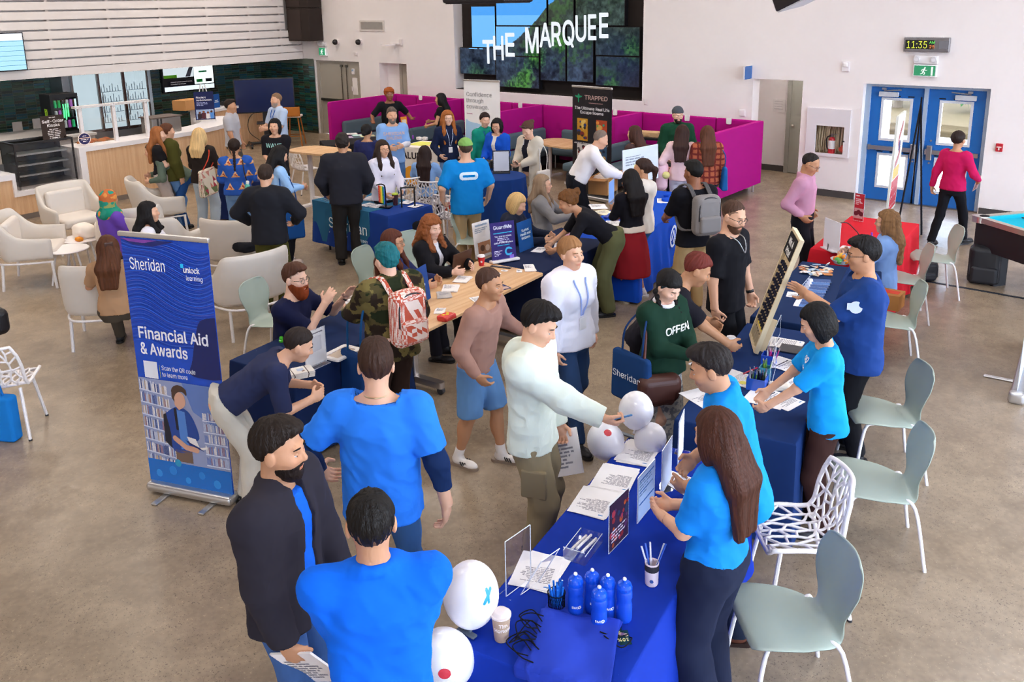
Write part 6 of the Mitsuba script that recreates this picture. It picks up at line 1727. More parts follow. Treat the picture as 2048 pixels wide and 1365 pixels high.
person('man with glasses and a short beard in a black tee and silver chain',(1477,405),64,h=1.82,wide=1.10,skin='fair',hair='#4a3326',style='short:v=.006,fade=1,rec=.012',beard=('#5f412e',.004),glasses=True,head=(12,16),tops=[tee('#15151a',sleeve=.9,hem=-.13)],legs=pants('#121216',1.15),
 R=(.27,.04,.82),L=(-.28,.10,.84),curl=(45,45),extra=x12)
def x13(J):
 k=thing('answer_card','small white card in the hand of the girl in the green sweater','card')
 m=frame(to_world(J,J['W'][-1]+J['HD'][-1][0]*.10+np.array([0,0,.03])),J['M'][:3,0],J['M'][:3,1])
 part(k,'card',moved(cbox(.16,.11,.006),m),'#e9e8ea','matte')
 pn=to_world(J,J['W'][1]+J['HD'][1][0]*.09+np.array([0,0,.01]))
 solo('green_pen',tube([pn+[0,0,-.04],pn+np.array([-.02,-.02,.11])],.006,7),'#8fc53a','gloss','lime green pen held by the girl in the green sweater','pen',smooth=30)
 tote(J,1,'#1c3f70','navy tote bag lettered Sheridan on the shoulder of the girl in green',z=.86,back=.04,w=.40,h=.42,text='Sheridan',reach=.30)
 # brown leather handbag
 b=rbox(.36,.15,.26,.07,(0,0,0),4)
 for _ in range(2):
  b=b.subdivide()
 q=b.vertices; q[:,0]*=1-.25*np.clip(q[:,2]/.13,0,1); q+=.012*(np.sin(q[:,:1]*90)*np.clip(q[:,2:3]/.13,0,1))*np.array([0,1,0])
 m=frame(J['P']*np.array([1,1,0])+J['rt']*.20+J['fw']*.17+np.array([0,0,.80]),unit(J['fw']*.4-J['rt']*.9),unit(J['fw']*.9+J['rt']*.4))
 k=thing('handbag','dark brown leather handbag hanging before the girl in green','bag')
 part(k,'bag_body',J['place'](moved(b,m)),'#4a2a22','leather',True)
 part(k,'handle',J['place'](tube(bez([(m@np.array([-.12,-.06,.10,1]))[:3],(m@np.array([-.08,-.09,-.02,1]))[:3],(m@np.array([.08,-.09,-.02,1]))[:3],(m@np.array([.12,-.06,.10,1]))[:3]],6),.010,7)),'#6a3a2c','leather',True)
 part(k,'shoulder_strap',J['place'](tube(bez([(m@np.array([-.15,0,.11,1]))[:3],J['SH'][1]*.5+(m@np.array([-.15,0,.11,1]))[:3]*.5+J['fw']*.05+J['rt']*.05,J['SH'][1]+J['up']*.075],6),.012,6)),'#5a3026','leather',True)
 part(k,'buckle',J['place'](moved(prism(rpoly(.05,.05,.01).difference(rpoly(.032,.032,.008)),0,.006),frame((m@np.array([-.15,-.02,.12,1]))[:3],m[:3,0],(0,0,1)))),'#c9c6c0','chrome')
 for i,(a,b_) in enumerate(((.058,.03),(.062,.015))):
  part(J['key'],'hair_clip',J['place'](tube([J['hl'](a,.035,.075-i*.02),J['hl'](a+.022,.01,.05-i*.02)],.005,6)),'#2fa8c4','gloss',True)
 part(J['key'],'white_collar',J['place'](tube([J['P']+J['up']*(.535-.03*(math.sin(a)>.3))+J['rt']*.07*math.cos(a)+J['fw']*(.075*math.sin(a)+.01) for a in np.linspace(0,2*math.pi,16)[:-1]],.018,7,closed=True)),'#e8e6ea','fabric',True)
 chest_print(J,'OFFEN',.062,.30,'#e4e4dc',.150,-.01,slope=-.25)
person('girl with dark braids in a green sweater lettered OFFEN writing on a card',(1350,550),48,h=1.60,sex='f',skin='pale',hair='#14100f',style='braids2:v=.014',head=(2,30),tops=[longs('#173426',hem=-.08,t=.024)],legs=dict(c=speckle('#cbc7bd','#8d8f93',44,.55),kind='skirt',length=.30,w=1.05),
 R=(.03,.33,1.10),L=(-.06,.33,1.05),palms=((-.5,.2,-.6),(.3,-.2,.8)),curl=(50,40),shoes='#3a3436',extra=x13,wide=1.1)
person('bending man in black with reddish hair reaching over the navy table',(1412,512),92,h=1.74,skin='olive',hair='#6a2a22',style='short:v=.014',lean=34,head=(0,20),tops=[tee('#1a181f',sleeve=.85,hem=-.10)],legs=pants('#15151a'),R=(.12,.60,.92),L=(-.22,.45,.98),elbow=((.5,-.2,-.8),None))
person('man in a black tee with a grey backpack seen from behind',(1385,322),-148,h=1.78,wide=1.06,skin='brown',hair='#120e0c',style='short:v=.016,top=.02,fade=1',head=(-14,10),tops=[tee('#141318',sleeve=.95,hem=-.12)],legs=pants('#b39668',1.2),L=(-.16,.36,1.04),R=(.22,.22,.95),shoes='#3a3230',
 extra=lambda J:backpack(J,'#85807d','grey backpack on the man in the black tee','#5f5c5c'))
def x16(J):
 b=rbox(.24,.20,.46,.09,(0,0,0),4); b.vertices+=.03*(meshkit.fbm(b.vertices*8,2)[:,None]-.5)
 k=thing('plush_toy','pink plush toy with a yellow tuft held by the girl in the pink sweater','toy')
 part(k,'body',J['place'](moved(b,frame(J['P']+J['rt']*-.30-J['fw']*.02+J['up']*-.02,J['fw'],J['up'])@mat((0,0,0),rx=90))),'#e9c2cc','fabric',True)
 part(k,'tuft',J['place'](trimesh.creation.icosphere(subdivisions=2,radius=.06).apply_translation(J['P']-J['rt']*.22-J['fw']*.14+J['up']*.02)),'#d8cf86','fabric',True)
person('girl in a pale pink sweater and white jeans seen from behind, hair over her shoulder',(1365,250),174,h=1.66,sex='f',skin='fair',hair='#38211a',style='long:len=.36,front=0',tops=[longs('#e6c4c4',t=.024)],legs=pants('#cfd0da',1.15),L=(-.24,.10,1.0),R=(.20,.25,1.15),extra=x16)
person('woman in a rust plaid jacket with a blue tote seen from behind',(1415,252),-168,h=1.66,sex='f',skin='fair',hair='#5c3522',style='long:len=.40,front=0',tops=[dict(jacket(plaid,t=.034,open=0),collar=0,fold=.012)],legs=pants('#243a60'),extra=lambda J:tote(J,1,'#1f5f9e','bright blue tote on the woman in the plaid jacket',z=.92,strap='#1f4f88'))
def x18(J):
 part(J['key'],'beanie',J['place'](surface(lambda p:np.maximum(Ell(J['hl'](0,-.016,.05),np.array([.092,.110,.10])*1.06,J['HR']).d(p),(.045-((p-J['C'])@J['HR'].T)[:,2])),J['C']-.2,J['C']+.24,.008)),'#4c5056','fabric',True)
person('man in a grey beanie and dark green hoodie behind the bright blue table',(1356,215),12,h=1.76,skin='pale',hair='#1d1614',style='short:v=.012',glasses='#50484a',beard=('#241a16',.002),tops=[hoodie('#17402b')],legs=pants('#20222a'),R=(.22,.2,.95),L=(-.22,.2,.95),extra=x18)
person('woman with tied hair in a white hoodie and blue shorts turned to the left',(1285,318),-96,h=1.68,sex='f',skin='tan',hair='#35211a',style='pony:v=.012',tops=[hoodie('#e9e2d6')],legs=dict(c='#1f4c7c',kind='shorts',length=1.05,w=1.35),L=(-.06,.34,1.12),R=(.10,.33,1.10),shoes=('#e9e7e6','#d8d6d4'))
def x20(J):
 sheets(J,-1,'white leaflet read by the girl with the red wrap skirt',1,size=(.15,.21))
 part(J['key'],'waist_sash',J['place'](surface(lambda p:np.maximum(Loft(J['P'],J['B'],[.02,.10],[.188,.165],[.145,.125]).d(p),-Loft(J['P'],J['B'],[-.05,.2],[.15,.14],[.11,.10]).d(p)),J['P']-.3,J['P']+.3,.014)),speckle('#d9c8b8','#8e2a2a',30,.6)(None,np.zeros((1,3)))[0],'fabric',True)
person('girl with long black hair in a black top and a red wrap skirt',(1258,340),-150,h=1.60,sex='f',skin='tan',hair='#15100f',style='long:len=.36,front=0',head=(0,18),tops=[tee('#17151b',sleeve=1.55,hem=.02,t=.008)],legs=dict(c='#861a20',kind='skirt',length=.36,w=1.35,rise=.11),L=(-.10,.33,1.08),R=(.08,.33,1.06),
 shoes=('#d2c6b2','#b9ac98'),extra=x20)
person('balding man in a white shirt and black trousers bending over the bright blue table',(1208,262),98,h=1.80,wide=1.15,skin='fair',hair='#7d6c60',style='short:v=.003,rec=.03',lean=30,head=(0,14),tops=[longs('#eeeaea',hem=.04,collar=1,sleeve=1.95,name='dress_shirt',t=.022)],legs=pants('#191a20',1.2,rise=.13),R=(.15,.58,1.02),L=(-.15,.58,1.0))
person('woman with long brown hair in a dark top behind the white board',(1268,252),-120,h=1.64,sex='f',skin='fair',hair='#46291f',style='long:len=.34,front=0',tops=[longs('#4a3634')],legs=pants('#2a2a30'))
def x23(J):
 phone(J,1,'phone in the hands of the woman in the cream cardigan')
 lanyard(J,'#dcdce2')
 tote(J,-1,'#eae6e0','white tote with a black print on the woman in the cream cardigan',z=.78,w=.30,h=.34,strap='#e4e0da',text='hello')
 part(J['key'],'sunglasses',J['place'](cat([tube([J['hl'](s*.032+.024*math.cos(t),.075+.01*math.sin(t),.105+.02*math.sin(t)) for t in np.linspace(0,6.28,13)[:-1]],.005,5,closed=True) for s in (1,-1)])),'#6a5a58','gloss',True)
person('woman in a long cream cardigan looking down at her phone',(1050,246),-42,h=1.70,sex='f',skin='pale',hair='#55392b',style='bun:z=.05',head=(0,30),tops=[tee('#20222e',hem=-.02),jacket('#d9cfbe',open=.07,hem=-.30,collar=0,name='cardigan')],legs=pants('#cfc6b6',1.2),extra=x23,**FRONT)
def x24(J):
 phone(J,1,'phone in the hand of the woman in the blue blazer')
 solo('clutch_bag',J['place'](moved(rbox(.26,.06,.15,.025),frame(J['W'][-1]+J['HD'][-1][0]*.09,J['rt'],J['fw']))),'#17161c','leather','black clutch bag held by the woman in the blue blazer','bag',smooth=30)
person('woman with a black bob in a royal blue blazer',(992,238),-36,h=1.62,sex='f',skin='fair',hair='#141112',style='bob:v=.012',head=(-14,8),tops=[tee('#ece9e4',hem=.04),jacket('#1a58cc',open=.05,collar=0,name='blazer',hem=-.16)],legs=pants('#18181e'),R=(.14,.26,1.02),L=(-.12,.26,1.0),glasses='#5a5050',extra=x24)
person('smiling woman in a teal shirt with a lanyard',(970,226),24,h=1.68,sex='f',skin='pale',hair='#2a1c18',style='tied',head=(6,6),tops=[longs('#1a8f7c',hem=-.08,collar=1,name='shirt')],legs=pants('#23262e'),extra=lanyard)
person('woman with very long ginger hair in a navy hoodie with a lanyard',(895,222),16,h=1.70,sex='f',skin='pale',hair='#a45f2a',style='long:len=.46,v=.02',glasses='#6a4a3a',tops=[hoodie('#1a2340')],legs=pants('#6688b4'),R=(.20,.18,.98),L=(-.20,.18,.98),extra=lambda J:lanyard(J,'#c4d0e4'))
def x27(J):
 part(J['key'],'cap',J['place'](surface(lambda p:np.minimum(np.maximum(Ell(J['hl'](0,-.012,.045),np.array([.088,.108,.096])*1.06,J['HR']).d(p),(.05-((p-J['C'])@J['HR'].T)[:,2])),np.maximum(Ell(J['hl'](0,.11,.060),np.array([.07,.09,.012]),J['HR']).d(p),-9)),J['C']-.24,J['C']+.26,.008)),'#7ca85a','fabric',True)
 chest_print(J,'',0,.36,'#cfe2f0',back=True,mesh=prism(rpoly(.24,.10,.045).difference(rpoly(.16,.03,.014)),0,.003).subdivide())
person('man in a turquoise tee and green cap walking away in the middle of the back',(930,277),-168,h=1.80,wide=1.12,skin='fair',hair='#4a3a2c',style='short:v=.008',tops=[tee('#0f7cc4',sleeve=.95,hem=-.14,t=.022)],legs=pants('#b79a72',1.25),feet=((.10,.12,.08),(-.10,-.12,.09)),R=(.30,.12,.92),L=(-.30,.1,.95),extra=x27)
person('woman with long black hair in a black dress turned to the left by the booths',(880,187),-102,h=1.68,sex='f',skin='tan',hair='#15100f',style='long:len=.40,front=0',tops=[tee('#161418',hem=.0,sleeve=.4)],legs=dict(c='#161418',kind='skirt',length=.55,w=1.0),L=(-.12,.30,1.05),R=(.1,.28,1.12))
person('person with short ginger curls and glasses in a black tee gesturing with both hands',(778,177),12,h=1.76,skin='brown',hair='#9c4e1c',style='afro:v=.0,curl=1',glasses='#b9b4b4',tops=[tee('#18181b',sleeve=.95)],legs=pants('#23252c'),R=(.42,.24,1.10),L=(-.40,.22,1.12),palms=((0,.9,.4),(0,.9,.4)),curl=(15,15))
person('man with grey hair and beard in a light blue tee over white sleeves',(783,216),10,h=1.76,skin='fair',hair='#655850',style='short:v=.02,curl=.4',beard=('#7a6c62',.008),tops=[longs('#dedde4',hem=.06,t=.010,name='undershirt'),tee('#86aee2',t=.022,sleeve=.9,hem=-.14)],legs=pants('#4f76aa'),R=(.12,.30,1.10),L=(-.10,.30,1.12),
 extra=lambda J:chest_print(J,'SHERIDAN\nBRUINS', .052, .36, '#d8b9b4', .150))
person('woman with a low bun in a navy top seen from behind by the black table',(733,249),158,h=1.62,sex='f',skin='tan',hair='#14100f',style='bun:z=-.01',glasses=True,tops=[longs('#282c58',sleeve=1.75)],legs=pants('#1f2128'),R=(.15,.30,1.05),L=(-.18,.25,1.0))
person('girl with glasses and long dark hair in a white hoodie facing the camera',(765,281),26,h=1.64,sex='f',skin='fair',hair='#302019',style='long:len=.40',glasses=True,tops=[hoodie('#e2deea')],legs=pants('#1e1e24'),R=(.14,.30,.98),L=(-.16,.26,.98))
person('girl with long dark hair in a light blue tee seated on a white lattice chair',(850,292),166,h=1.64,sex='f',sit=.45,skin='tan',hair='#2a1a16',style='long:len=.46,front=0',head=(14,0),tops=[tee('#88b0e2',hem=-.04)],legs=pants('#1d1c22'),R=(.16,.36,.85),L=(-.16,.36,.85))
person('man in a black jacket and dark trousers seen from behind at the teal table',(0,0),176,ground=G(700,526)[:2],h=1.82,wide=1.08,skin='tan',hair='#2b2320',style='short:v=.02,curl=.3',tops=[dict(jacket('#26262d',open=0,t=.034,hem=-.10))],legs=pants('#292624',1.35),R=(.26,.16,.92),L=(-.26,.16,.92),elbow=((.8,-.6,-.2),(-.8,-.6,-.2)),shoes='#1b1918')
person('man in a black hooded sweatshirt and olive cargo trousers seen from behind',(531,330),162,h=1.74,skin='fair',hair='#35261f',style='short:v=.012,fade=1,top=.014',head=(-8,12),tops=[hoodie('#202127',t=.034,hem=-.10)],legs=pants('#49481f',1.4),R=(.24,.24,1.02),L=(-.28,.2,1.02),elbow=((.9,-.5,-.1),(-.9,-.5,-.1)),shoes='#2a2826')
def x37(J):
 phone(J,1,'phone in the hands of the woman in the light blue top','#2a2c34')
 tote(J,1,'#17457e','blue tote on the arm of the woman in the light blue top',z=.62,w=.32,h=.46,strap='#17457e',reach=.16,fwd=.12)
person('woman with long black hair in a light blue top looking at her phone',(566,294),104,h=1.66,sex='f',skin='fair',hair='#131011',style='long:len=.30,v=.016',head=(0,24),tops=[longs('#9cc4ee',hem=-.04,t=.014)],legs=pants('#16161c',1.2),extra=x37,R=(.06,.33,1.12),L=(-.06,.33,1.10),shoes=('#cdb9ae','#e4dedb'))
def x38(J):
 part(J['key'],'bag_strap',J['place'](tube(bez([J['P']+J['up']*.50+J['rt']*.12-J['fw']*.10,J['P']+J['up']*.30+J['rt']*.14-J['fw']*.155,J['P']+J['rt']*.19-J['fw']*.08-J['up']*.06],6),.008,6)),'#2a1c18','leather',True)
person('woman with a braid in a blue sweater patterned with pizza slices and jeans',(467,278),172,h=1.64,sex='f',skin='tan',hair='#26170f',style='braid:v=.012',tops=[longs(pizza,t=.028,hem=-.05)],legs=pants('#6f93bc',1.3),R=(.16,.28,1.02),L=(-.16,.28,1.02),extra=x38,wide=1.08)
def x39(J):
 phone(J,1,'phone held up by the woman with blond hair')
 tote(J,1,'#e6dcc8','large cream bag with red and green flowers on a red strap',z=.90,w=.46,h=.44,strap='#c8442e',reach=.16,back=.16,pattern=floral,name='flowered_bag')
person('woman with blond hair in a black cardigan and pale jeans with a flowered bag',(398,257),150,h=1.68,sex='f',skin='pale',hair='#d8b47c',style='long:len=.24,front=0,v=.016',tops=[longs('#29221f',t=.02)],legs=pants('#b3c1cc',1.35),extra=x39,R=(.14,.32,1.10),L=(-.12,.30,1.05),shoes=('#e6dfd4','#efeae4'))
person('woman with long ginger hair in a black top, arms folded, in grey jeans',(316,254),76,h=1.68,sex='f',skin='pale',hair='#9c5f34',style='long:len=.38,v=.012',tops=[tee('#1d1b1d',hem=.02,sleeve=.7)],legs=pants('#b1a29b',1.3,rise=.13),shoes='#3a4452',**CROSS)
person('person in an olive jacket and jeans half hidden behind the woman with ginger hair',(333,247),112,h=1.72,sex='f',skin='fair',hair='#5a3420',style='bun',tops=[tee('#6a6a5c'),jacket('#47461d',t=.034)],legs=pants('#5f86b6',1.1),R=(.26,.06,.84),L=(-.26,.04,.84))
person('man in a light grey polo by the end of the counter',(460,199),72,h=1.76,wide=1.10,belly=.0,skin='tan',hair='#2a1d17',style='short:v=.010,top=.01',tops=[tee('#b6b5ba',collar=1,hem=-.08,name='polo_shirt')],legs=pants('#57554f',1.1),R=(.24,.12,.84),L=(-.24,.1,.86))
person('man with a greying beard in a pale blue shirt before the rolling screen',(551,187),-58,h=1.80,wide=1.08,skin='fair',hair='#8a6a50',style='short:v=.010',beard=('#a89486',.006),tops=[tee('#bcd0ea',collar=1,hem=-.10,name='dress_shirt',sleeve=.95)],legs=pants('#2a2a32'),R=(.16,.30,1.08),L=(-.10,.32,1.1),extra=lambda J:lanyard(J,'#2f62b4'))
person('young man with black chin length hair in a black printed tee',(548,238),-24,h=1.70,skin='fair',hair='#151213',style='bob:v=.010',head=(-6,0),tops=[tee('#1c1a1f',sleeve=.95)],legs=pants('#22242c'),R=(.04,.26,1.05),L=(-.02,.27,1.02),extra=lambda J:chest_print(J,'WAVE',.07,.34,'#9fd0c8',.152))
def x45(J):
 def scarf(local,p):
  n=meshkit.noise(p*14,4); c=np.tile(col('#c06a3c'),(len(p),1)); z=((p-J['C'])@J['HR'].T)[:,2]
  c[z<-.02]=col('#8f9a5c'); c[z<-.09]=col('#1f8a72'); c[(n>.62)]=col('#2f8f7a'); c[(n<.30)]=col('#d98f4c')
  return c
 pr=[Ell(J['hl'](0,-.015,.03),np.array([.092,.112,.105])*1.06,J['HR'],.02),Ell(J['hl'](0,-.03,-.07),np.array([.10,.10,.11]),J['HR'],.04),Ell(J['P']+J['up']*.49,(.19,.15,.10),J['B'],.05)]
 def f(p):
  q=(p-J['C'])@J['HR'].T/1.06
  d=union(pr,p)+.008*(meshkit.noise(p*22,2)-.5)
  return np.maximum(d,-(np.sqrt((q[:,0]/.060)**2+((q[:,1]-.11)/.085)**2+((q[:,2]+.01)/.085)**2)-1)*.05)
 m=surface(f,*span(pr,.03),.012)
 part(J['key'],'headscarf',J['place'](m),scarf(None,m.triangles_center),'fabric',True,label='headscarf in orange, olive and teal')
person('seated woman in a purple sweater with a colourful headscarf',(216,380),118,h=1.64,sex='f',sit=.44,skin='tan',hair='#1a1412',style='',tops=[longs('#6a48ae',t=.022)],legs=pants('#3a3442'),R=(.16,.36,.80),L=(-.16,.36,.82),extra=x45)
person('person in a grey green top and blue jeans leaning forward in the lounge',(0,0),-95,ground=G(372,455)[:2],h=1.62,skin='fair',hair='#5a4636',style='short:v=.014',lean=50,tops=[longs('#5d6b5e')],legs=pants('#27508c'),R=(.15,.50,.95),L=(-.18,.48,.9))
person('seated woman with straight black hair in a white tee',(296,404),78,h=1.66,sex='f',sit=.46,skin='fair',hair='#131011',style='long:len=.22,v=.012',tops=[tee('#e9e7ee')],legs=pants('#3c4660'),R=(.16,.36,.80),L=(-.16,.36,.80))
person('seated woman with long brown hair in a tan top before the tall banner',(212,472),166,h=1.64,sex='f',sit=.44,skin='tan',hair='#56321e',style='long:len=.34,front=0,v=.014',head=(-20,0),tops=[tee('#ab8664',hem=-.04)],legs=pants('#4a4238'),R=(.18,.36,.80),L=(-.18,.36,.80),
 extra=lambda J:part(J['key'],'hair_claw',J['place'](moved(rbox(.09,.03,.05,.012),frame(J['hl'](0,-.115,.06),J['HR'][0],J['HR'][1]))),'#4a342c','gloss',30))
def x49(J):
 part(J['key'],'wristband',J['place'](tube([J['W'][-1]*.96+J['E'][-1]*.04,J['W'][-1]*.88+J['E'][-1]*.12],.033,12)),'#15151a','plastic',True)
person('bearded red haired man with glasses in a navy tee seated at the navy table',(590,528),58,h=1.78,sit=.45,skin='pale',hair='#4f3020',style='short:v=.012,top=.018,fade=1',beard=('#843a18',.030),glasses='#2a2a30',head=(6,2),tops=[tee('#191d3c',sleeve=.9)],legs=pants('#26262e'),R=(-.02,.36,1.00),L=(-.24,.44,1.00),
 elbow=((.6,-.1,-1),(-.5,0,-1)),palms=((-.9,-.1,.2),(.5,.8,.1)),curl=(25,6),lean=8,extra=x49)
def x50(J):
 backpack(J,'#c9604c','red and cream checked backpack on the person with teal hair','#e0c4b4',pattern=check('#c05a44','#ecd9cb',.027),h=.46)
 c=to_world(J,J['W'][-1]+J['HD'][-1][0]*.07+J['HD'][-1][1]*.055)
 k=thing('plastic_cup','clear lidded cup in the hand of the person with teal hair','cup')
 part(k,'cup',moved(lathe([(0,-.07),(.036,-.07),(.046,.06),(.044,.06),(.034,-.066),(0,-.066)],20),mat(c)),'#d9cfc6','gloss',30)
 part(k,'lid',moved(lathe([(0,.085),(.03,.085),(.035,.07),(.049,.066),(.049,.056),(0,.056)],20),mat(c)),'#eceaea','gloss',30)
 tote(J,-1,'#14386a','navy tote hanging from the arm of the person with teal hair',z=.60,w=.36,h=.46,strap='#1a4f80',reach=.24,fwd=.22)
person('person with teal dyed hair in a camouflage jacket and checked backpack',(770,489),-148,h=1.70,wide=1.16,skin='pale',hair='#17656c',style='short:v=.022,top=.02,curl=.3',head=(0,6),tops=[dict(jacket(camo,open=0,t=.034,hem=-.12,collar=1))],legs=pants('#33241f',1.3),L=(-.16,.42,1.10),R=(.22,.2,.95),palms=(None,(.9,.2,.2)),curl=(30,55),extra=x50)
person('seated woman with long auburn hair and glasses in a navy top at the wood table',(786,461),72,h=1.66,sex='f',sit=.46,skin='tan',hair='#552a1c',style='long:len=.34,v=.016',glasses=True,tops=[longs('#272c54')],legs=pants('#26262e'),R=(.14,.40,.84),L=(-.14,.42,.84))
person('seated woman with curly ginger hair in a black blazer over white',(866,433),52,h=1.68,sex='f',sit=.46,skin='pale',hair='#8a4e28',style='long:len=.24,curl=1,v=.022',head=(10,10),tops=[tee('#e8e5e8',hem=-.02),jacket('#17161a',open=.045,collar=0,name='blazer',t=.028)],legs=pants('#1c1b20'),R=(.16,.42,.84),L=(-.16,.42,.84))
person('seated blond woman in a navy jacket looking down at the table',(1042,390),74,h=1.66,sex='f',sit=.46,skin='fair',hair='#cda66c',style='bob:v=.016',head=(0,22),tops=[hoodie('#1b2134')],legs=pants('#24262e'),R=(.12,.42,.84),L=(-.16,.42,.84))
person('seated woman with long fair hair and glasses in a grey hoodie',(1086,350),82,h=1.68,sex='f',sit=.46,skin='fair',hair='#8f765c',style='long:len=.30,v=.012',glasses='#6a6060',tops=[hoodie('#84817f')],legs=pants('#3a3c44'),R=(.12,.42,.86),L=(-.16,.42,.86))
person('woman in black with curly tied hair bending far over the table in olive trousers',(1128,384),-84,h=1.70,sex='f',skin='tan',hair='#6a421f',style='bun:z=.08,curl=1,v=.02',lean=52,head=(0,8),tops=[tee('#18171c',sleeve=1.0,hem=.02)],legs=pants('#5b5c3c',1.55,rise=.12),R=(.16,.62,.84),L=(-.16,.62,.84),elbow=((.6,0,-.6),(-.6,0,-.6)))
person('woman in a white hoodie and jeans walking through the middle of the hall',(1142,476),42,h=1.72,sex='f',skin='fair',hair='#9a6c44',style='tied:v=.014',wide=1.1,tops=[hoodie('#e8e7f2',t=.032)],legs=pants('#2c4468',1.15),feet=((.10,.20,.09),(-.10,-.18,.10)),R=(.26,.12,.86),L=(-.28,-.02,.86),extra=lambda J:lanyard(J,'#9fb4e6'))
def x58(J):
 for sd in (1,-1):
  a=J['A'][sd]
  for i in range(3):
   for s in (1,-1):
    part(J['key'],'shoe_stripe',J['place'](moved(cbox(.004,.010,.045),frame(a+np.array([s*.040+sd*.012,.055+i*.022,-.042]),(1,0,0),(0,.85,.5)))),'#1f1f22','leather')
  part(J['key'],'sock',J['place'](tube([a+np.array([0,-.004,-.01]),a*.80+J['K'][sd]*.20],.042,12)),'#e9e4de','fabric',True)
person('man in a tan top, denim shorts and white striped sneakers by the wood table',(0,0),60,ground=G(958,925)[:2],h=1.62,lean=12,skin='olive',hair='#4a3226',style='short:v=.012',tops=[longs('#a37c6c',hem=-.06)],legs=dict(c='#5f88b6',kind='shorts',length=1.0,w=1.5),R=(.26,.16,.92),L=(-.40,.30,1.05),feet=((.10,-.14,.08),(-.10,.16,.08)),
 shoes=('#e6e1da','#8a7a68'),extra=x58)
person('person in a navy top and cream trousers leaning over the table by the tall banner',(0,0),84,ground=G(498,1015)[:2],h=1.60,skin='fair',hair='#2a201c',style='short:v=.014',lean=58,head=(0,10),tops=[tee('#2a3150',sleeve=1.0,hem=-.02)],legs=pants('#c6c0b2',1.2),R=(.14,.55,.92),L=(-.16,.55,.90))
# ---------------------------------------------------------------- roll up banners
def rollup(label,pa,pb,h,color,name='rollup_banner',w=None,base='#c9c8c6',wide_base=.10):
 """banner whose foot shows between two pixels; returns (key, frame with its origin at the lower left of the print, width)"""
 a,b=G(*pa)[:2],G(*pb)[:2]; u=unit_(b-a); L=np.linalg.norm(b-a) if w is None else w
 m=frame((a[0],a[1],0),(u[0],u[1],0),(0,0,1))
 k=thing(name,label,'banner')
 part(k,'base',moved(rbox(L+.02,.075,.13,.03,(L/2,.055,0)),m),base,'metal',30)
 for x in (L*.22,L*.78):
  part(k,'foot',moved(rbox(.05,.015,.36,.006,(x,.010,0)),m),base,'metal',30)
 part(k,'sheet',moved(sheet(3,25,lambda s,t:np.stack([s*L,.09+t*(h-.09),-.004+.004*np.sin(t*3.0)],-1),.003),m),color,'plastic',30)
 part(k,'top_rail',moved(rbox(L+.03,.035,.03,.008,(L/2,h+.005,0)),m),'#d9d6d2','metal',30)
 part(k,'pole',moved(tube([(L/2,.08,-.03),(L/2,h,-.02)],.010,6),m),'#8e8e90','metal')
 return k,m@mat((0,0,.004)),L
def patch(k,name,poly,color,m,z=.001,bsdf='plastic',lift=.0008):
 part(k,name,moved(prism(poly,z,z+lift),m),color,bsdf)
k,m,L=rollup('tall blue roll up banner lettered Sheridan, Financial Aid and Awards',(306,980),(470,1012),1.98,'#1c49b4')
m=m@np.diag([L/.80,1,1,1.0])
r=np.random.default_rng(3)
for i in range(58):# the flowing lines of the print
 y0=1.20+i*.0135
 x=np.linspace(0,.80,40)
 y=y0+.07*np.sin(x*5.2+i*.035)+.05*np.sin(x*9-i*.06+1.0)*(i/58)-.10*np.exp(-((x-.35)/.2)**2)*(1-i/58)
 ln=sg.LineString(np.column_stack([x,y])).buffer(.0016+.0032*r.random()).intersection(sg.box(.002,1.02,.798,1.965))
 if not ln.is_empty:
  patch(k,'flow_line',ln.simplify(.0008),['#2a5cc8','#17389a','#3358b8','#1d3fa8','#3a4fae'][i%5],m,.0009)
patch(k,'dark_shape',sg.Polygon(bez([(.80,1.44,0),(.66,1.40,0),(.60,1.27,0),(.55,1.10,0),(.52,.99,0),(.70,.97,0),(.80,.98,0)],6)[:,:2]).buffer(0).intersection(sg.box(0,.97,.798,1.6)),'#17225c',m,.0018)
patch(k,'violet_shape',sg.Polygon([(.0,1.955),(.35,1.955),(.22,1.93),(.08,1.935)]),'#7c3f9a',m,.0018)
patch(k,'dark_shape',sg.Polygon([(.0,1.955),(.08,1.935),(.22,1.93),(.34,1.955),(.5,1.955),(.3,1.91),(.12,1.915)]),'#1c2468',m,.0019)
for t,x,y,h_,b,c in (('Sheridan',.06,1.735,.085,False,'#eef0f6'),('unlock',.555,1.745,.040,True,'#eef0f6'),('learning',.575,1.69,.036,False,'#e4e8f2'),('Financial Aid',.055,1.225,.083,True,'#e9ebf2'),('& Awards',.06,1.105,.083,True,'#e9ebf2'),('Scan the QR code',.245,.995,.034,False,'#e6e9f2'),('to learn more',.245,.945,.034,False,'#e6e9f2')):
 wm=words(t,h_,b); wid={'Sheridan':.33,'Financial Aid':.66,'& Awards':.45,'Scan the QR code':.32,'to learn more':.24,'unlock':.15,'learning':.15}[t]
 wm.apply_scale((wid/wm.bounds[1][0],1,1))
 part(k,'lettering',moved(wm,m@mat((x,y,.002))),c,'plastic')
patch(k,'logo_square',sg.box(.535,1.775,.562,1.805),'#22b4e6',m,.002)
patch(k,'rule',sg.box(.225,.93,.228,1.03),'#b9c43a',m,.002)
patch(k,'plain_square',sg.box(.075,.92,.205,1.05),'#e4e7ee',m,.002)
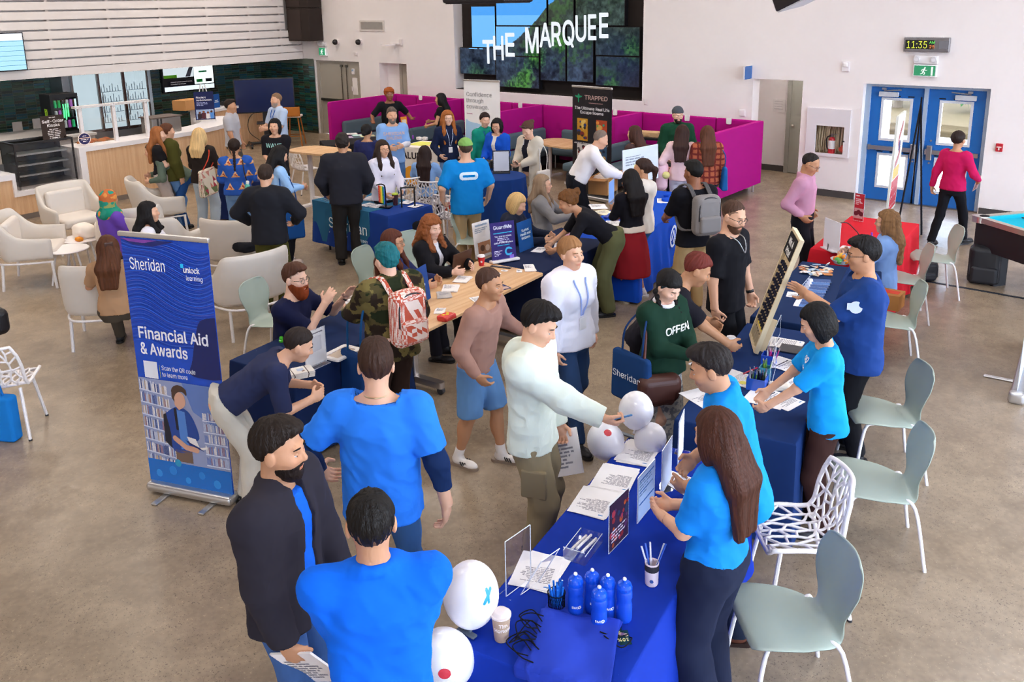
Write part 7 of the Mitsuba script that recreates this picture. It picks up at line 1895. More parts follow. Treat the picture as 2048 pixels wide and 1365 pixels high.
# the library photograph in the lower half, in flat shapes
patch(k,'photo',sg.box(.0,.20,.80,.915),'#8d97b8',m,.001)
patch(k,'photo_shape',sg.Polygon([(.42,.915),(.80,.915),(.80,.55),(.50,.70)]),'#5f7ab6',m,.0016)
for i in range(7):
 for j in range(26):
  x0=.01+j*.0118; y0=.24+i*.098; h_=.062+.02*r.random(); lean=.012*i
  if x0+lean>.33-.0*i:
   continue
  patch(k,'book_print',sg.Polygon([(x0,y0-.05*x0*2),(x0+.0095,y0-.05*(x0+.01)*2),(x0+.0095,y0+h_-.06*x0*2),(x0,y0+h_-.06*x0*2)]),['#d7d3d6','#b9c0d2','#8f6b78','#5a6ca0','#e3dfdc','#41507e','#b6a08e'][int(r.integers(7))],m,.002)
 patch(k,'shelf_print',sg.Polygon([(.0,.232+i*.098),(.32,.20+i*.098),(.32,.208+i*.098),(0,.242+i*.098)]),'#c9cfe0',m,.0024)
for i in range(5):
 for j in range(16):
  x0=.585+j*.0128; y0=.30+i*.088
  patch(k,'book_print',sg.box(x0,y0,x0+.0100,y0+.05+.018*r.random()),['#d4cfd2','#aab4cc','#8a7080','#6a7cae','#e0dcda'][int(r.integers(5))],m,.002)
 patch(k,'shelf_print',sg.box(.58,.288+i*.088,.80,.296+i*.088),'#d0d5e4',m,.0024)
patch(k,'figure_backpack',sg.Polygon([(.22,.64),(.28,.66),(.30,.45),(.26,.40),(.21,.44)]).buffer(.012),'#1d2230',m,.003)
patch(k,'figure_shirt',sg.Polygon(bez([(.24,.66,0),(.34,.715,0),(.44,.70,0),(.50,.62,0),(.53,.50,0),(.47,.46,0),(.45,.38,0),(.28,.37,0),(.27,.50,0)],4)[:,:2]).buffer(.004),'#26458e',m,.0036)
patch(k,'figure_shirt_front',sg.Polygon([(.345,.70),(.42,.69),(.43,.40),(.35,.39)]),'#4f7fc4',m,.0042)
patch(k,'figure_trousers',sg.box(.29,.285,.45,.38),'#6e5a4e',m,.0036)
patch(k,'figure_strap',sg.LineString([(.33,.70),(.335,.55)]).buffer(.012),'#1b2030',m,.0048)
patch(k,'figure_face',sg.Polygon(bez([(.335,.735,0),(.33,.80,0),(.36,.84,0),(.42,.83,0),(.44,.775,0),(.42,.73,0),(.37,.70,0)],4)[:,:2]),'#d0a088',m,.0048)
patch(k,'figure_hair',sg.Polygon(bez([(.315,.79,0),(.32,.86,0),(.38,.895,0),(.45,.87,0),(.455,.82,0),(.42,.845,0),(.37,.835,0),(.34,.80,0),(.335,.76,0)],4)[:,:2]).buffer(0),'#4c3a32',m,.0054)
patch(k,'figure_arm',sg.LineString([(.30,.47),(.40,.41),(.50,.40)]).buffer(.022),'#c99a82',m,.0054)
patch(k,'figure_book',sg.Polygon([(.40,.47),(.55,.42),(.57,.40),(.43,.44)]),'#1b2c6c',m,.006)
patch(k,'figure_page',sg.Polygon([(.415,.50),(.50,.49),(.53,.425),(.44,.455)]),'#e9e5e2',m,.0062)
patch(k,'figure_page',sg.Polygon([(.53,.425),(.60,.44),(.60,.425),(.555,.41)]),'#e4dfdb',m,.0064)
patch(k,'foot_print',sg.box(.0,.092,.80,.27),'#1f68b8',m,.003)
for x,y,rr,c in ((.10,.16,.030,'#2f86d0'),(.24,.20,.036,'#2a7cc6'),(.38,.14,.026,'#2f8ad4'),(.52,.20,.030,'#2a7cc6'),(.66,.15,.034,'#2f86d0'),(.30,.27,.03,'#2f92b8')):
 patch(k,'foot_dot',sg.Point(x,y).buffer(rr),c,m,.0038)
# white banner and black banner at the back
def back_banner(label,px0,px1,ytop,h,color,depth_y,**kw):
 a,b=on_y(px0,300,depth_y),on_y(px1,300,depth_y)
 return a,b
def far_rollup(label,tl,tr,h,color,**kw):
 a,b=G(*tl,h)[:2],G(*tr,h)[:2]; u=unit_(b-a); L=np.linalg.norm(b-a)
 m=frame((a[0],a[1],0),(u[0],u[1],0),(0,0,1))
 k=thing('rollup_banner',label,'banner')
 part(k,'base',moved(rbox(L+.02,.075,.14,.03,(L/2,.05,0)),m),'#c4c3c2','metal',30)
 part(k,'sheet',moved(box(0,L,.08,h,-.005,-.002),m),color,'plastic')
 part(k,'top_rail',moved(rbox(L+.02,.04,.03,.008,(L/2,h,0)),m),'#e6e3e0','metal',30)
 part(k,'pole',moved(tube([(L/2,.08,-.03),(L/2,h,-.02)],.010,6),m),'#8e8e90','metal')
 return k,m,L
k,m,L=far_rollup('white roll up banner lettered Confidence through coverage',(927,160),(999,163),1.98,'#f0eeee')
sign_lines(k,0,0,[('Confidence\nthrough\ncoverage.', .055, h_, .085, False, 'l') for h_ in (1.66,)], '#8c8a8c', m=m)
bars(k,[(.055,.20,1.30,1.32)],'#c4a4b4',m)
patch(k,'pale_blue_print',sg.Polygon(bez([(.02,.12,0),(.02,1.10,0),(.15,1.14,0),(L*.6,1.06,0),(L-.03,.85,0),(L-.03,.12,0)],5)[:,:2]).buffer(0),'#a9cbe8',m,.0)
patch(k,'face_print',sg.Point(L*.55,.72).buffer(.17,quad_segs=8),'#c98d70',m,.001)
patch(k,'hair_print',sg.Point(L*.55,.80).buffer(.16,quad_segs=8).difference(sg.Point(L*.52,.70).buffer(.14)),'#6a4030',m,.002)
k,m,L=far_rollup('black roll up banner lettered TRAPPED with pictures of escape rooms',(1145,172),(1224,178),2.02,'#1e1b20')
sc_=L/.80
m=m@np.diag([sc_,1,1,1.0])
sign_lines(k,0,0,[('TRAPPED',.25,1.80,.075,True,'l')],'#b99a94',m=m)
sign_lines(k,0,0,[('The Ultimate Real Life\nEscape Rooms', .40, 1.62, .050, True, 'c'), ('ANCIENT PYRAMID', .21, 1.00, .026, True, 'c'), ('CHAOS EFFECT', .60, 1.00, .026, True, 'c')], '#dcd8da', m=m)
bars(k,[(.34,.62,1.735,1.75)],'#8e6e70',m)
patch(k,'green_emblem',shapely.union_all([sg.Polygon([(.06,1.86),(.20,1.86),(.20,1.84),(.14,1.82),(.135,1.74),(.12,1.74),(.115,1.82),(.06,1.84)]),sg.Point(.13,1.875).buffer(.018)]),'#1f8f66',m)
for i,(x,y,c0,cs) in enumerate(((.10,1.06,'#c9902c',('#7a2a2a','#2c3a6c','#e4c46a','#3a2a20')),(.49,1.06,'#b4492c',('#3f9a7a','#d8b060','#7fb060','#e09040')),(.10,.60,'#d5d0cc',('#3a3034','#7a2424','#57504e','#2a2226')),(.49,.60,'#3a5a7a',('#c9a46a','#203048','#88a0b0','#101820')))):
 patch(k,'picture_print',sg.box(x,y,x+.22,y+.40),c0,m)
 for j in range(16):
  pt=sg.Point(x+.03+.16*r.random(),y+.04+.32*r.random()).buffer(.018+.030*r.random(),quad_segs=2)
  patch(k,'picture_print',pt,cs[j%4],m,.002+.0004*j)
# ---------------------------------------------------------------- things on the long blue table
ZT=.7535
U1,N1=M1[:3,0],M1[:3,1]
def lie(px,py,z,u,w,l,t=.004,turn=0.0):
 """frame of a flat thing at a pixel: x across, y along u"""
 c=G(px,py,z); a=math.radians(turn); uu=np.array([u[0]*math.cos(a)-u[1]*math.sin(a),u[0]*math.sin(a)+u[1]*math.cos(a),0])
 return frame((c[0],c[1],z),np.cross(uu,(0,0,1)),uu)
def paper_stack(label,px,py,z,u,n=1,size=(.216,.279),turn=0.0,seed=1,color='#efecea',group=None,dark='#9a979c',table_rows=0):
 k=thing('paper_stack' if n>1 else 'paper_sheet',label,'paper',group)
 m=lie(px,py,z,u,*size,turn=turn); rr=np.random.default_rng(seed)
 for i in range(n):
  q=m@mat((rr.normal()*.006,rr.normal()*.006,.0008+i*.0022),rz=rr.normal()*3)
  part(k,'sheet',moved(cbox(size[0],size[1],.0016),q),color,'matte')
 q=q@mat((0,0,.0009))
 bars(k,para(-size[0]*.4,size[0]*.4,size[1]*.30,10,size[1]*.045,seed),dark,q,.0005)
 for i in range(table_rows):
  bars(k,[(-size[0]*.38,size[0]*.38,-size[1]*(.10+i*.08),-size[1]*(.06+i*.08))],'#5a5860' if i%2 else '#b8b6ba',q,.0006)
 bars(k,[(-size[0]*.42,-size[0]*.30,size[1]*.40,size[1]*.43)],'#5f86c0',q,.0006)
 return k,m
for i,(px,py,lab,t) in enumerate(((1276,907,'printed sheets at the far end of the blue table, under the held out phone',4),(1231,958,'printed sheets in the middle of the three stacks on the blue table',8),(1190,1005,'printed sheets nearest of the three stacks on the blue table',6),(1076,1143,'printed sheets under the clear sign stand by the balloons',10))):
 paper_stack(lab,px,py,ZT,U1,3,turn=t,seed=20+i)
for i in range(3):
 paper_stack(['lowest','middle','topmost'][i]+' white leaflet right of the clear stands by the woman with long brown hair',1358+i*4,972-i*6,ZT+.004*i,U1,1,(.10,.21),turn=60+i*9,seed=31+i)
def acrylic(label,p0,p1,z,h=.30,print_=None,lean=0.0,clr='#e8eef6',both=True):
 """clear T shaped sign stand whose sheet stands between two pixels"""
 a,b=G(*p0,z),G(*p1,z); u=unit_(b-a); L=np.linalg.norm(b-a); n=np.cross(u,(0,0,1))
 k=thing('sign_stand',label,'sign stand')
 m=frame(a,u,unit_(np.array([0,0,1.0])+n*lean))
 part(k,'base_plate',moved(box(0,L,-.045,.045,.002,.005),frame(a,u,n)),'#f4f6fa','acrylic')
 part(k,'clear_sheet',moved(trimesh.Trimesh([[0,.004,0],[L,.004,0],[L,h,0],[0,h,0]],[[0,1,2],[0,2,3]],process=False),m),'#ffffff','acrylic')
 rim=sg.box(0,.004,L,h).difference(sg.box(.0025,.0065,L-.0025,h-.0025))
 part(k,'edge',moved(prism(rim,-.002,.002),m),'#dde4ec','gloss')
 part(k,'edge',moved(prism(sg.box(0,-.045,L,.045).difference(sg.box(.0025,-.0425,L-.0025,.0425)),.002,.0055),frame(a,u,n)),'#d3dbe6','gloss')
 if print_:
  part(k,'insert',moved(box(.006,L-.006,.012,h-.006,.0022,.0030),m),print_,'matte')
  part(k,'insert',moved(box(.006,L-.006,.012,h-.006,-.0030,-.0022),m),print_,'matte')
 return k,m,L
acrylic('empty clear sign stand nearest on the blue table, by the big balloon',(1012,1196),(1062,1158),ZT,.30)
k,m,L=acrylic('clear sheet leaning beside the empty clear sign stand',(1040,1192),(1076,1166),ZT,.29,None,lean=.55)
k,m,L=acrylic('clear sign stand with a dark red poster in the middle of the blue table',(1217,1111),(1256,1070),ZT,.28,'#3a2440')
for i in range(26):
 x,y=L*(.08+.84*r.random()),.03+.22*r.random()
 patch(k,'poster_print',sg.Point(x,y).buffer(.008+.014*r.random(),quad_segs=2),['#8a2a34','#b0502c','#5a3060','#2c3a5c','#a83a4a'][i%5],m,.0031+.00006*i,'matte',.0004)
 patch(k,'poster_print',sg.Point(x,y).buffer(.008+.014*r.random(),quad_segs=2),['#8a2a34','#b0502c','#5a3060','#2c3a5c','#a83a4a'][i%5],m,-.0036-.00006*i,'matte',.0004)
bars(k,para(.02,L-.02,.11,4,.018,5),'#d8c8d4',m@mat((0,0,.0048)),.0004)
k,m,L=acrylic('clear sign stand with a blue and white flyer before the woman with long brown hair',(1274,1050),(1308,1008),ZT,.28,'#bcd0ea')
for s in (.0031,-.0038):
 bars(k,[(.02,L-.02,.24,.25),(.02,L-.02,.10,.11),(.02,L*.6,.17,.18)],'#4f78b4',m@mat((0,0,s)),.0005)
 bars(k,para(.02,L-.02,.225,5,.018,6),'#7f98bc',m@mat((0,0,s)),.0005)
acrylic('clear sign stand with a pale sheet, fourth from the front of the blue table',(1322,992),(1342,958),ZT,.28,'#c9d6ea')
acrylic('clear sign stand at the far end of the blue table',(1355,932),(1366,900),ZT,.28,'#dfe4ec')
# open box of pens in a clear tray
k=thing('clear_tray','clear tray holding white pens in the middle of the blue table','tray')
m=lie(1166,1102,ZT,U1,.1,.2)
part(k,'tray',moved(cat([box(-.06,.06,-.11,.11,.001,.004),box(-.062,-.058,-.11,.11,0,.05),box(.058,.062,-.11,.11,0,.05),box(-.06,.06,-.112,-.108,0,.05),box(-.06,.06,.108,.112,0,.07)]),m),'#e8eef4','acrylic')
part(k,'edge',moved(cat([box(-.062,-.058,-.11,.11,.049,.052),box(.058,.062,-.11,.11,.049,.052),box(-.06,.06,.108,.112,.069,.072)]),m),'#dbe2ea','gloss')
for i in range(3):
 solo('white_pen',moved(tube([(-.03+i*.028,-.10,.02+.012*(i==1)),(-.03+i*.028,.08,.05+.012*(i==1))],.007,8),m),'#ece9e4','gloss','white pen in the clear tray on the blue table','pen','white pens in the clear tray',smooth=30)
# wire pen cup with blue pens
c=G(1113,1222,ZT)
k=thing('pen_cup','black mesh pen cup at the front of the blue table','pen cup')
part(k,'cup',cat([tube([(c[0]+.041*math.cos(a),c[1]+.041*math.sin(a),ZT+z) for a in np.linspace(0,2*math.pi,25)[:-1]],.0022,5,closed=True) for z in (.004,.098)]+[tube([(c[0]+.040*math.cos(a),c[1]+.040*math.sin(a),ZT+.004),(c[0]+.040*math.cos(a+s*.5),c[1]+.040*math.sin(a+s*.5),ZT+.098)],.0012,4,caps=False) for a in np.linspace(0,2*math.pi,29)[:-1] for s in (1,-1)]),'#17181c','metal')
part(k,'bottom',moved(lathe([(0,0),(.04,0),(.04,.004),(0,.004)],20),mat((c[0],c[1],ZT))),'#1b1c20','metal')
for i in range(14):
 a=r.random()*6.28; q=.012+.022*r.random()
 solo('blue_pen',tube([(c[0]+q*.5*math.cos(a),c[1]+q*.5*math.sin(a),ZT+.006),(c[0]+q*1.25*math.cos(a),c[1]+q*1.25*math.sin(a),ZT+.13+.025*r.random())],.0048,7),'#1f6fd0','gloss','bright blue pen in the black mesh cup','pen','blue pens in the mesh cup',smooth=30)
# sports bottles
BP=[(0,0),(.030,0),(.034,.006),(.0355,.02),(.0355,.085),(.0325,.095),(.0325,.112),(.0355,.122),(.0355,.150),(.031,.160),(0,.160)]
CAPP=[(0,.158),(.0335,.158),(.0345,.162),(.0345,.176),(.030,.190),(.018,.198),(.010,.200),(.010,.210),(0,.210)]
bp_,cp_,np_=shape(lathe(BP,36),'#1247c0','plastic',30),shape(lathe(CAPP,36),'#1450cc','gloss',30),shape(lathe([(0,.205),(.009,.205),(.009,.216),(.0055,.220),(0,.220)],16),'#e6e9f0','gloss',30)
rib=shape(cat([moved(cbox(.0022,.002,.012),mat((.0345*math.cos(a),.0345*math.sin(a),.169),rz=math.degrees(a))) for a in np.linspace(0,6.283,37)[:-1]]),'#1450cc','gloss')
for px,py,lab,turn in ((1151,1229,'blue sports bottle leftmost of the five',8),(1184,1221,'blue sports bottle standing farthest back of the five',20),(1215,1232,'blue sports bottle second from the right of the five',16),(1198,1257,'blue sports bottle standing in front of the other four',6),(1248,1240,'blue sports bottle rightmost of the five',70)):
 c=G(px,py,ZT); k=thing('sports_bottle',lab,'bottle','blue sports bottles on the front table')
 view=math.degrees(math.atan2(-c[1],-c[0])); mm=mat((c[0],c[1],ZT),rz=view+turn)
 for nm,d in (('bottle_body',bp_),('cap',cp_),('nozzle',np_),('cap_ribs',rib)):
  part(k,nm,d,None,to=mm)
 if turn<60:
  w_=words('BMO',.0105,True,'c'); a_=w_.vertices[:,0]/.0358; w_=trimesh.Trimesh(np.column_stack([(.0356+w_.vertices[:,2])*np.cos(a_-.18),(.0356+w_.vertices[:,2])*np.sin(a_-.18),.055+w_.vertices[:,1]]),w_.faces,process=False)
  part(k,'lettering',w_,'#e9ebf0','gloss',to=mm)
  w_=prism(sg.Point(0,0).buffer(.0085).difference(sg.LineString([(-.004,.004),(0,-.004),(.004,.004)]).buffer(.0014)),0,.0005); a_=w_.vertices[:,0]/.0358
  w_=trimesh.Trimesh(np.column_stack([(.0357+w_.vertices[:,2])*np.cos(a_+.42),(.0357+w_.vertices[:,2])*np.sin(a_+.42),.060+w_.vertices[:,1]]),w_.faces,process=False)
  part(k,'round_emblem',w_,'#e9ebf0','gloss',to=mm)
# green coupon cards
for i,(px,py,t) in enumerate(((1232,1262,30),(1248,1276,34))):
 k=thing('coupon_card',['left one of the two green coupon cards reading 10% on the blue table','right one of the two green coupon cards reading 10% on the blue table'][i],'card','green coupon cards')
 m=lie(px,py,ZT+.001,U1,.09,.05,turn=t)
 part(k,'card',moved(cbox(.052,.09,.001),m),'#1c3a2c','gloss')
 m2=m@mat((-.020,.006,.0006))
 part(k,'lettering',moved(words('10%',.017,True),m2),'#e6dc9a','matte')
 for j in range(3):
  patch(k,'picture_print',sg.Point(.012-.012*j,-.024+.005*j).buffer(.010,quad_segs=3),['#c9a2a0','#8a6a8a','#d9c0a0'][j],m,.0006+.0002*j)
# iced coffee
c=G(1003,1278,ZT)
k=thing('coffee_cup','clear cup of iced coffee with a domed lid at the corner of the blue table','cup')
part(k,'cup',moved(lathe([(0,0),(.030,0),(.032,.004),(.043,.125),(.041,.125),(.030,.006),(0,.006)],28),mat((c[0],c[1],ZT))),'#b39880','gloss',30)
part(k,'lid',moved(lathe([(0,.152),(.012,.152),(.030,.145),(.040,.132),(.046,.130),(.046,.122),(0,.122)],28),mat((c[0],c[1],ZT))),'#ddd0c6','gloss',30)
vw=math.degrees(math.atan2(-c[1],-c[0]))
for j,(t_,z_) in enumerate((('Tim',.085),('Hortons',.060))):
 w_=words(t_,.016,True,'c'); a_=w_.vertices[:,0]/.038; rr_=.0312+z_*.088+.0016
 w_=trimesh.Trimesh(np.column_stack([(rr_+w_.vertices[:,2])*np.cos(a_+.2),(rr_+w_.vertices[:,2])*np.sin(a_+.2),z_+w_.vertices[:,1]]),w_.faces,process=False)
 part(k,'lettering',w_,'#e6dcd4','gloss',to=mat((c[0],c[1],ZT),rz=vw))
# drawstring bag folded over the front corner
c=G(1140,1290,ZT)
for i,(off,cc,lab) in enumerate(((.0,'#2138a0','lower folded blue drawstring bag at the front of the blue table'),(.013,'#2840ac','upper folded blue drawstring bag spilling over the front of the blue table'))):
 mm=lie(1146-8*(1-i),1308-10*(1-i),ZT+.006+off,U1,.3,.4,turn=16-10*(1-i))
 def fold_fn(s,t,mm=mm,i=i):
  x=(s-.5)*.36; y=(t-.5)*.44
  z=.010+.012*meshkit.noise(np.stack([x*14,y*14+i*5,x*0],-1),4)+.010*np.sin(x*22+y*7)
  q=np.stack([x,y,z],-1)@mm[:3,:3].T+mm[:3,3]
  l=(q-M1[:3,3])@U1; over=np.maximum(l-(L1-.004),0)
  q=q-over[...,None]*U1*.93; q[...,2]-=over*.9
  return q+(over>0)[...,None]*U1*.022
 k=solo('drawstring_bag',sheet(25,29,fold_fn,.008),cc,'fabric',lab,'bag','folded drawstring bags',smooth=True)
 if i:
  cords=[]
  for j in range(7):
   a0=np.array([-.17+r.normal()*.01,.10-j*.03,.012+.004*j])
   loop=[a0,a0+[-.05-.02*r.random(),.03*r.normal(),.006],a0+[-.09-.03*r.random(),-.06+.05*r.normal(),.0],a0+[-.05,-.11+.02*r.normal(),.004],a0+[.01,-.07,.010]]
   cords.append(tube(bez(loop,7),.0028,5))
  cords.append(tube(bez([(.12,-.10,.03),(.20,-.06,.015),(.24,-.13,.01),(.20,-.22,-.06)],7),.0028,5)); cords.append(tube(bez([(.10,-.12,.03),(.17,-.12,.015),(.22,-.19,-.02)],7),.0028,5))
  part(k,'cord',moved(cat(cords),mm@np.diag([-1,1,1,1.0])),'#15151a','fabric',True)
# tumbler with pens by the woman's hands
c=G(1303,1168,ZT)
k=thing('tumbler','pale pink tumbler with a print and pens at the edge of the blue table','cup')
part(k,'cup',moved(lathe([(0,0),(.029,0),(.032,.006),(.034,.12),(.031,.12),(.028,.01),(0,.01)],24),mat((c[0],c[1],ZT))),'#e3d3d6','gloss',30)
part(k,'print',moved(lathe([(.0345,.08),(.0350,.112)],24),mat((c[0],c[1],ZT))),'#2e2c34','matte',30)
part(k,'round_emblem',moved(prism(sg.Point(0,0).buffer(.009),0,.001),facing_board((c[0]-.0345*c[0]/np.hypot(c[0],c[1]),c[1]-.0345*c[1]/np.hypot(c[0],c[1]),ZT+.035),(-c[0],-c[1],0))),'#33508c','matte')
for i,(dx,dy,dz,cc) in enumerate(((-.05,.02,.19,'#2c5cc0'),(-.03,.03,.20,'#e4e4ea'),(.045,.05,.21,'#2850b0'),(.03,.06,.20,'#dfe3ee'),(-.06,.0,.18,'#d9dde8'))):
 solo('ballpoint_pen',tube([(c[0],c[1],ZT+.02),(c[0]+dx,c[1]+dy,ZT+dz)],.0048,7),cc,'gloss',['blue','white','darker blue','pale','grey white'][i]+' ballpoint pen in the pink tumbler','pen','pens in the pink tumbler',smooth=30)
# ---------------------------------------------------------------- balloons
def balloon(px,py,z,w,h,lab,tilt=(0,0),emblem=None,red=None):
 c=G(px,py,z)
 k=thing('balloon',lab,'balloon','white balloons on the blue table')
 m=trimesh.creation.icosphere(subdivisions=4,radius=1.0); v=m.vertices
 taper=1-.16*np.clip(-v[:,2],0,1)**1.5
 m.vertices=np.column_stack([v[:,0]*taper*w/2,v[:,1]*taper*w/2,v[:,2]*h/2])
 mm=mat(c,rx=tilt[0],ry=tilt[1])
 part(k,'skin',moved(m,mm),'#eceaec','gloss',True)
 part(k,'knot',moved(lathe([(0,-h/2-.022),(.013,-h/2-.024),(.006,-h/2-.008),(.008,-h/2+.004),(0,-h/2+.006)],12),mm),'#dcdadc','gloss',True)
 d=-np.array([c[0],c[1],z-EYE]); d/=np.linalg.norm(d)
 rr_=np.cross((0,0,1),d); rr_/=np.linalg.norm(rr_); uu=np.cross(d,rr_)
 for (ax,ay,poly,cc) in ([emblem] if emblem else [])+([red] if red else []):
  p=prism(poly,0,.0012).subdivide(); dirs=d+rr_*(ax+p.vertices[:,:1])+uu*(ay+p.vertices[:,1:2])
  dl=dirs@mm[:3,:3]; s=1/np.sqrt((dl[:,0]/(w/2))**2+(dl[:,1]/(w/2))**2+(dl[:,2]/(h/2))**2)
  pts=(dl*(s*1.004+p.vertices[:,2])[:,None])@mm[:3,:3].T+c
  part(k,'print',trimesh.Trimesh(pts,p.faces,process=False),cc,'gloss')
star=sg.LineString([(-.12,-.25),(.10,.25)]).buffer(.07).union(sg.LineString([(.12,-.25),(-.10,.2)]).buffer(.06))
balloon(942,1192,.93,.25,.35,'big white balloon at the near corner of the blue table',(8,10),(.62,-.05,star,'#3a9cd4'))
balloon(893,1318,.72,.24,.30,'white balloon hanging low behind the man in the blue polo',(30,-10),None,(-.1,-.55,sg.Point(0,0).buffer(.25,quad_segs=4),'#d23a48'))
balloon(1212,884,.80,.235,.26,'white balloon under the held out phone',(20,-20),None,(.1,.5,sg.Point(0,0).buffer(.22,quad_segs=4),'#cf4a50'))
balloon(1272,822,.98,.22,.25,'white balloon highest at the far end of the blue table',(-6,0))
balloon(1300,880,.80,.20,.24,'white balloon half hidden behind the highest one',(10,25))
c=G(1250,872,.76)
solo('balloon_ribbon',cat([tube(bez([G(942,1262,.78),G(930,1268,.75),G(905,1268,.70)],5),.008,5),rbox(.10,.03,.012,.004,G(934,1266,.765))]),'#5b636c','plastic','grey tape holding the balloons to the near corner of the blue table','tape',smooth=True)
solo('balloon_ribbon',rbox(.12,.03,.012,.004,G(1258,872,.762)),'#5b636c','plastic','grey tape holding the balloons at the far end of the blue table','tape',smooth=30)
# ---------------------------------------------------------------- on the navy tables
U2,N2=M2[:3,0],M2[:3,1]
zt=.7535
pbl,pbr=G(1500,668,zt+.02),G(1511,710,zt+.02)
best=min(((abs(np.linalg.norm(G(1590,541,z)-(pbl+pbr)/2)-.86),z) for z in np.linspace(.9,1.9,101)))
ptc=G(1590,541,best[1])
W2=unit_(pbr-pbl); Lh=unit_(ptc-(pbl+pbr)/2); bw=.40
m=frame((pbl+pbr)/2,W2,Lh)
if (m[:3,2]@(np.array([0,0,EYE])-m[:3,3]))<0:
 m=frame((pbl+pbr)/2,-W2,Lh)
k=thing('drop_game','tilted wooden drop game board with rows of dark pegs','game board')
part(k,'frame',moved(prism(sg.box(-bw/2,0,bw/2,.98).difference(sg.box(-bw/2+.025,.025,bw/2-.025,.96)),-.024,.012),m),'#d8c7a4','matte')
part(k,'panel',moved(box(-bw/2+.02,bw/2-.02,.02,.97,-.024,-.012),m),'#cdb892','matte')
part(k,'sign',moved(box(-bw/2+.03,bw/2-.03,.78,.95,.008,.016),m),'#1a1a1c','matte')
part(k,'sign_lettering',moved(words('Win A\nPrize!', .052, True, 'c'), m @ mat((0, .87, .017))), '#e8e6e2', 'matte')
for j in range(10):
 for i in range(5):
  x=-bw/2+.065+i*.067+(.0335 if j%2 else 0)
  if x<bw/2-.04:
   part(k,'peg',moved(tube([(x,.20+j*.056,-.01),(x,.20+j*.056,.014)],.017,8),m),'#1c2036','plastic',30)
patch(k,'yellow_print',sg.box(-bw/2+.03,.14,bw/2-.03,.17),'#e0c94c',m,-.0095)
for i in range(5):
 part(k,'slot_card',moved(box(-bw/2+.035+i*.066,-bw/2+.088+i*.066,.035,.115,-.0095,-.006),m),'#1d1d20','matte')
 part(k,'slot_divider',moved(box(-bw/2+.026+i*.067,-bw/2+.031+i*.067,.025,.125,-.012,.008),m),'#d8c7a4','matte')
part(k,'rear_foot',moved(cat([box(s*.15-.012,s*.15+.012,.02,.30,-.075,-.024) for s in (-1,1)]),m),'#cdb892','matte')
for i,(px,py,n,t,lab,sz,rows) in enumerate(((1566,688,2,84,'score sheet on the navy table beside the wooden game',(.216,.30),3),(1576,732,3,70,'stack of sheets before the helper in the cyan tee',(.216,.279),2),(1560,802,1,70,'printed form under the hands of the helper in the cyan tee',(.216,.279),4),
 (1404,794,1,60,'white sheet beside the man leaning in profile',(.216,.279),0),(1476,757,1,75,'sheet with yellow circles left of the pen box',(.216,.279),0),(1530,800,1,80,'sheet half under the pen box',(.216,.279),0),(1585,765,1,40,'small picture card by the crumpled cloth',(.10,.15),0))):
 k,mm=paper_stack(lab,px,py,zt,U2,n,sz,turn=t,seed=60+i,table_rows=rows)
 if 'yellow' in lab:
  for x in (-.04,.05):
   patch(k,'yellow_circle',sg.Point(x,.07).buffer(.03,quad_segs=4),'#d9d060',mm,.0022)
def pen_box(label,px,py,color,pens,n,w=.10,h=.09):
 c=G(px,py,zt); k=thing('pen_box',label,'pen box')
 mm=frame((c[0],c[1],zt),U2,N2)
 part(k,'box',moved(cat([box(-w/2,w/2,-w/2,w/2,0,.006),box(-w/2,-w/2+.005,-w/2,w/2,0,h),box(w/2-.005,w/2,-w/2,w/2,0,h),box(-w/2,w/2,-w/2,-w/2+.005,0,h),box(-w/2,w/2,w/2-.005,w/2,0,h)]),mm),color,'gloss')
 for i in range(n):
  x,y=(r.random(2)-.5)*w*.75; dx,dy=r.normal(size=2)*.016
  kk=solo('pen',moved(tube([(x,y,.01),(x+dx,y+dy,.135)],.0046,7),mm),pens[i%len(pens)],'gloss','pen standing in the '+label.split(' on ')[0].split(' left')[0],'pen','pens in the '+label.split(' on ')[0].split(' left')[0],smooth=30)
  part(kk,'clip',moved(tube([(x+dx*.9+.004,y+dy*.9,.118),(x+dx+.004,y+dy,.142)],.0036,6),mm),'#d9dade','chrome')
pen_box('blue box of magenta pens on the navy table',1537,730,'#2450c0',['#a8286c','#c23a84','#d8d4da'],11)
pen_box('clear blue box of black and silver pens on the navy table',1514,776,'#2a56b8',['#26262c','#c9ccd2','#1c1c22','#4f7a3a'],15,.13)
pen_box('small teal box of green pens on the navy table',1530,756,'#4a9ab0',['#7fa63c','#5a8a44'],6,.08)
solo('red_pen',tube([G(1487,748,zt+.006),G(1514,736,zt+.006)],.006,8),'#b0243a','gloss','red pen lying on the sheet with yellow circles','pen',smooth=30)
c=G(1461,702,zt)
k=thing('paper_cup','red paper coffee cup with a white lid on the navy table','cup')
part(k,'cup',moved(lathe([(0,0),(.028,0),(.041,.105),(0,.105)],22),mat((c[0],c[1],zt))),'#b8222c','gloss',30)
part(k,'lid',moved(lathe([(0,.122),(.034,.122),(.038,.112),(.044,.110),(.044,.102),(0,.102)],22),mat((c[0],c[1],zt))),'#eeebe8','plastic',30)
mm_=rbox(.15,.10,.05,.022,(0,0,0),4); mm_=mm_.subdivide(); mm_.vertices+=.016*(meshkit.fbm(mm_.vertices*30,3)[:,None]-.5)
solo('folded_cloth',moved(mm_,mat(G(1558,773,zt+.02),rz=30)),'#e2d7c6','fabric','crumpled cream cloth on the navy table by the clear stand','cloth',smooth=True)
acrylic('clear slanted stand on the navy table near the crumpled cloth',(1538,790),(1550,742),zt,.20)
k,m,L=acrylic('thin clear sheet standing before the wooden game',(1536,726),(1560,668),zt,.17)
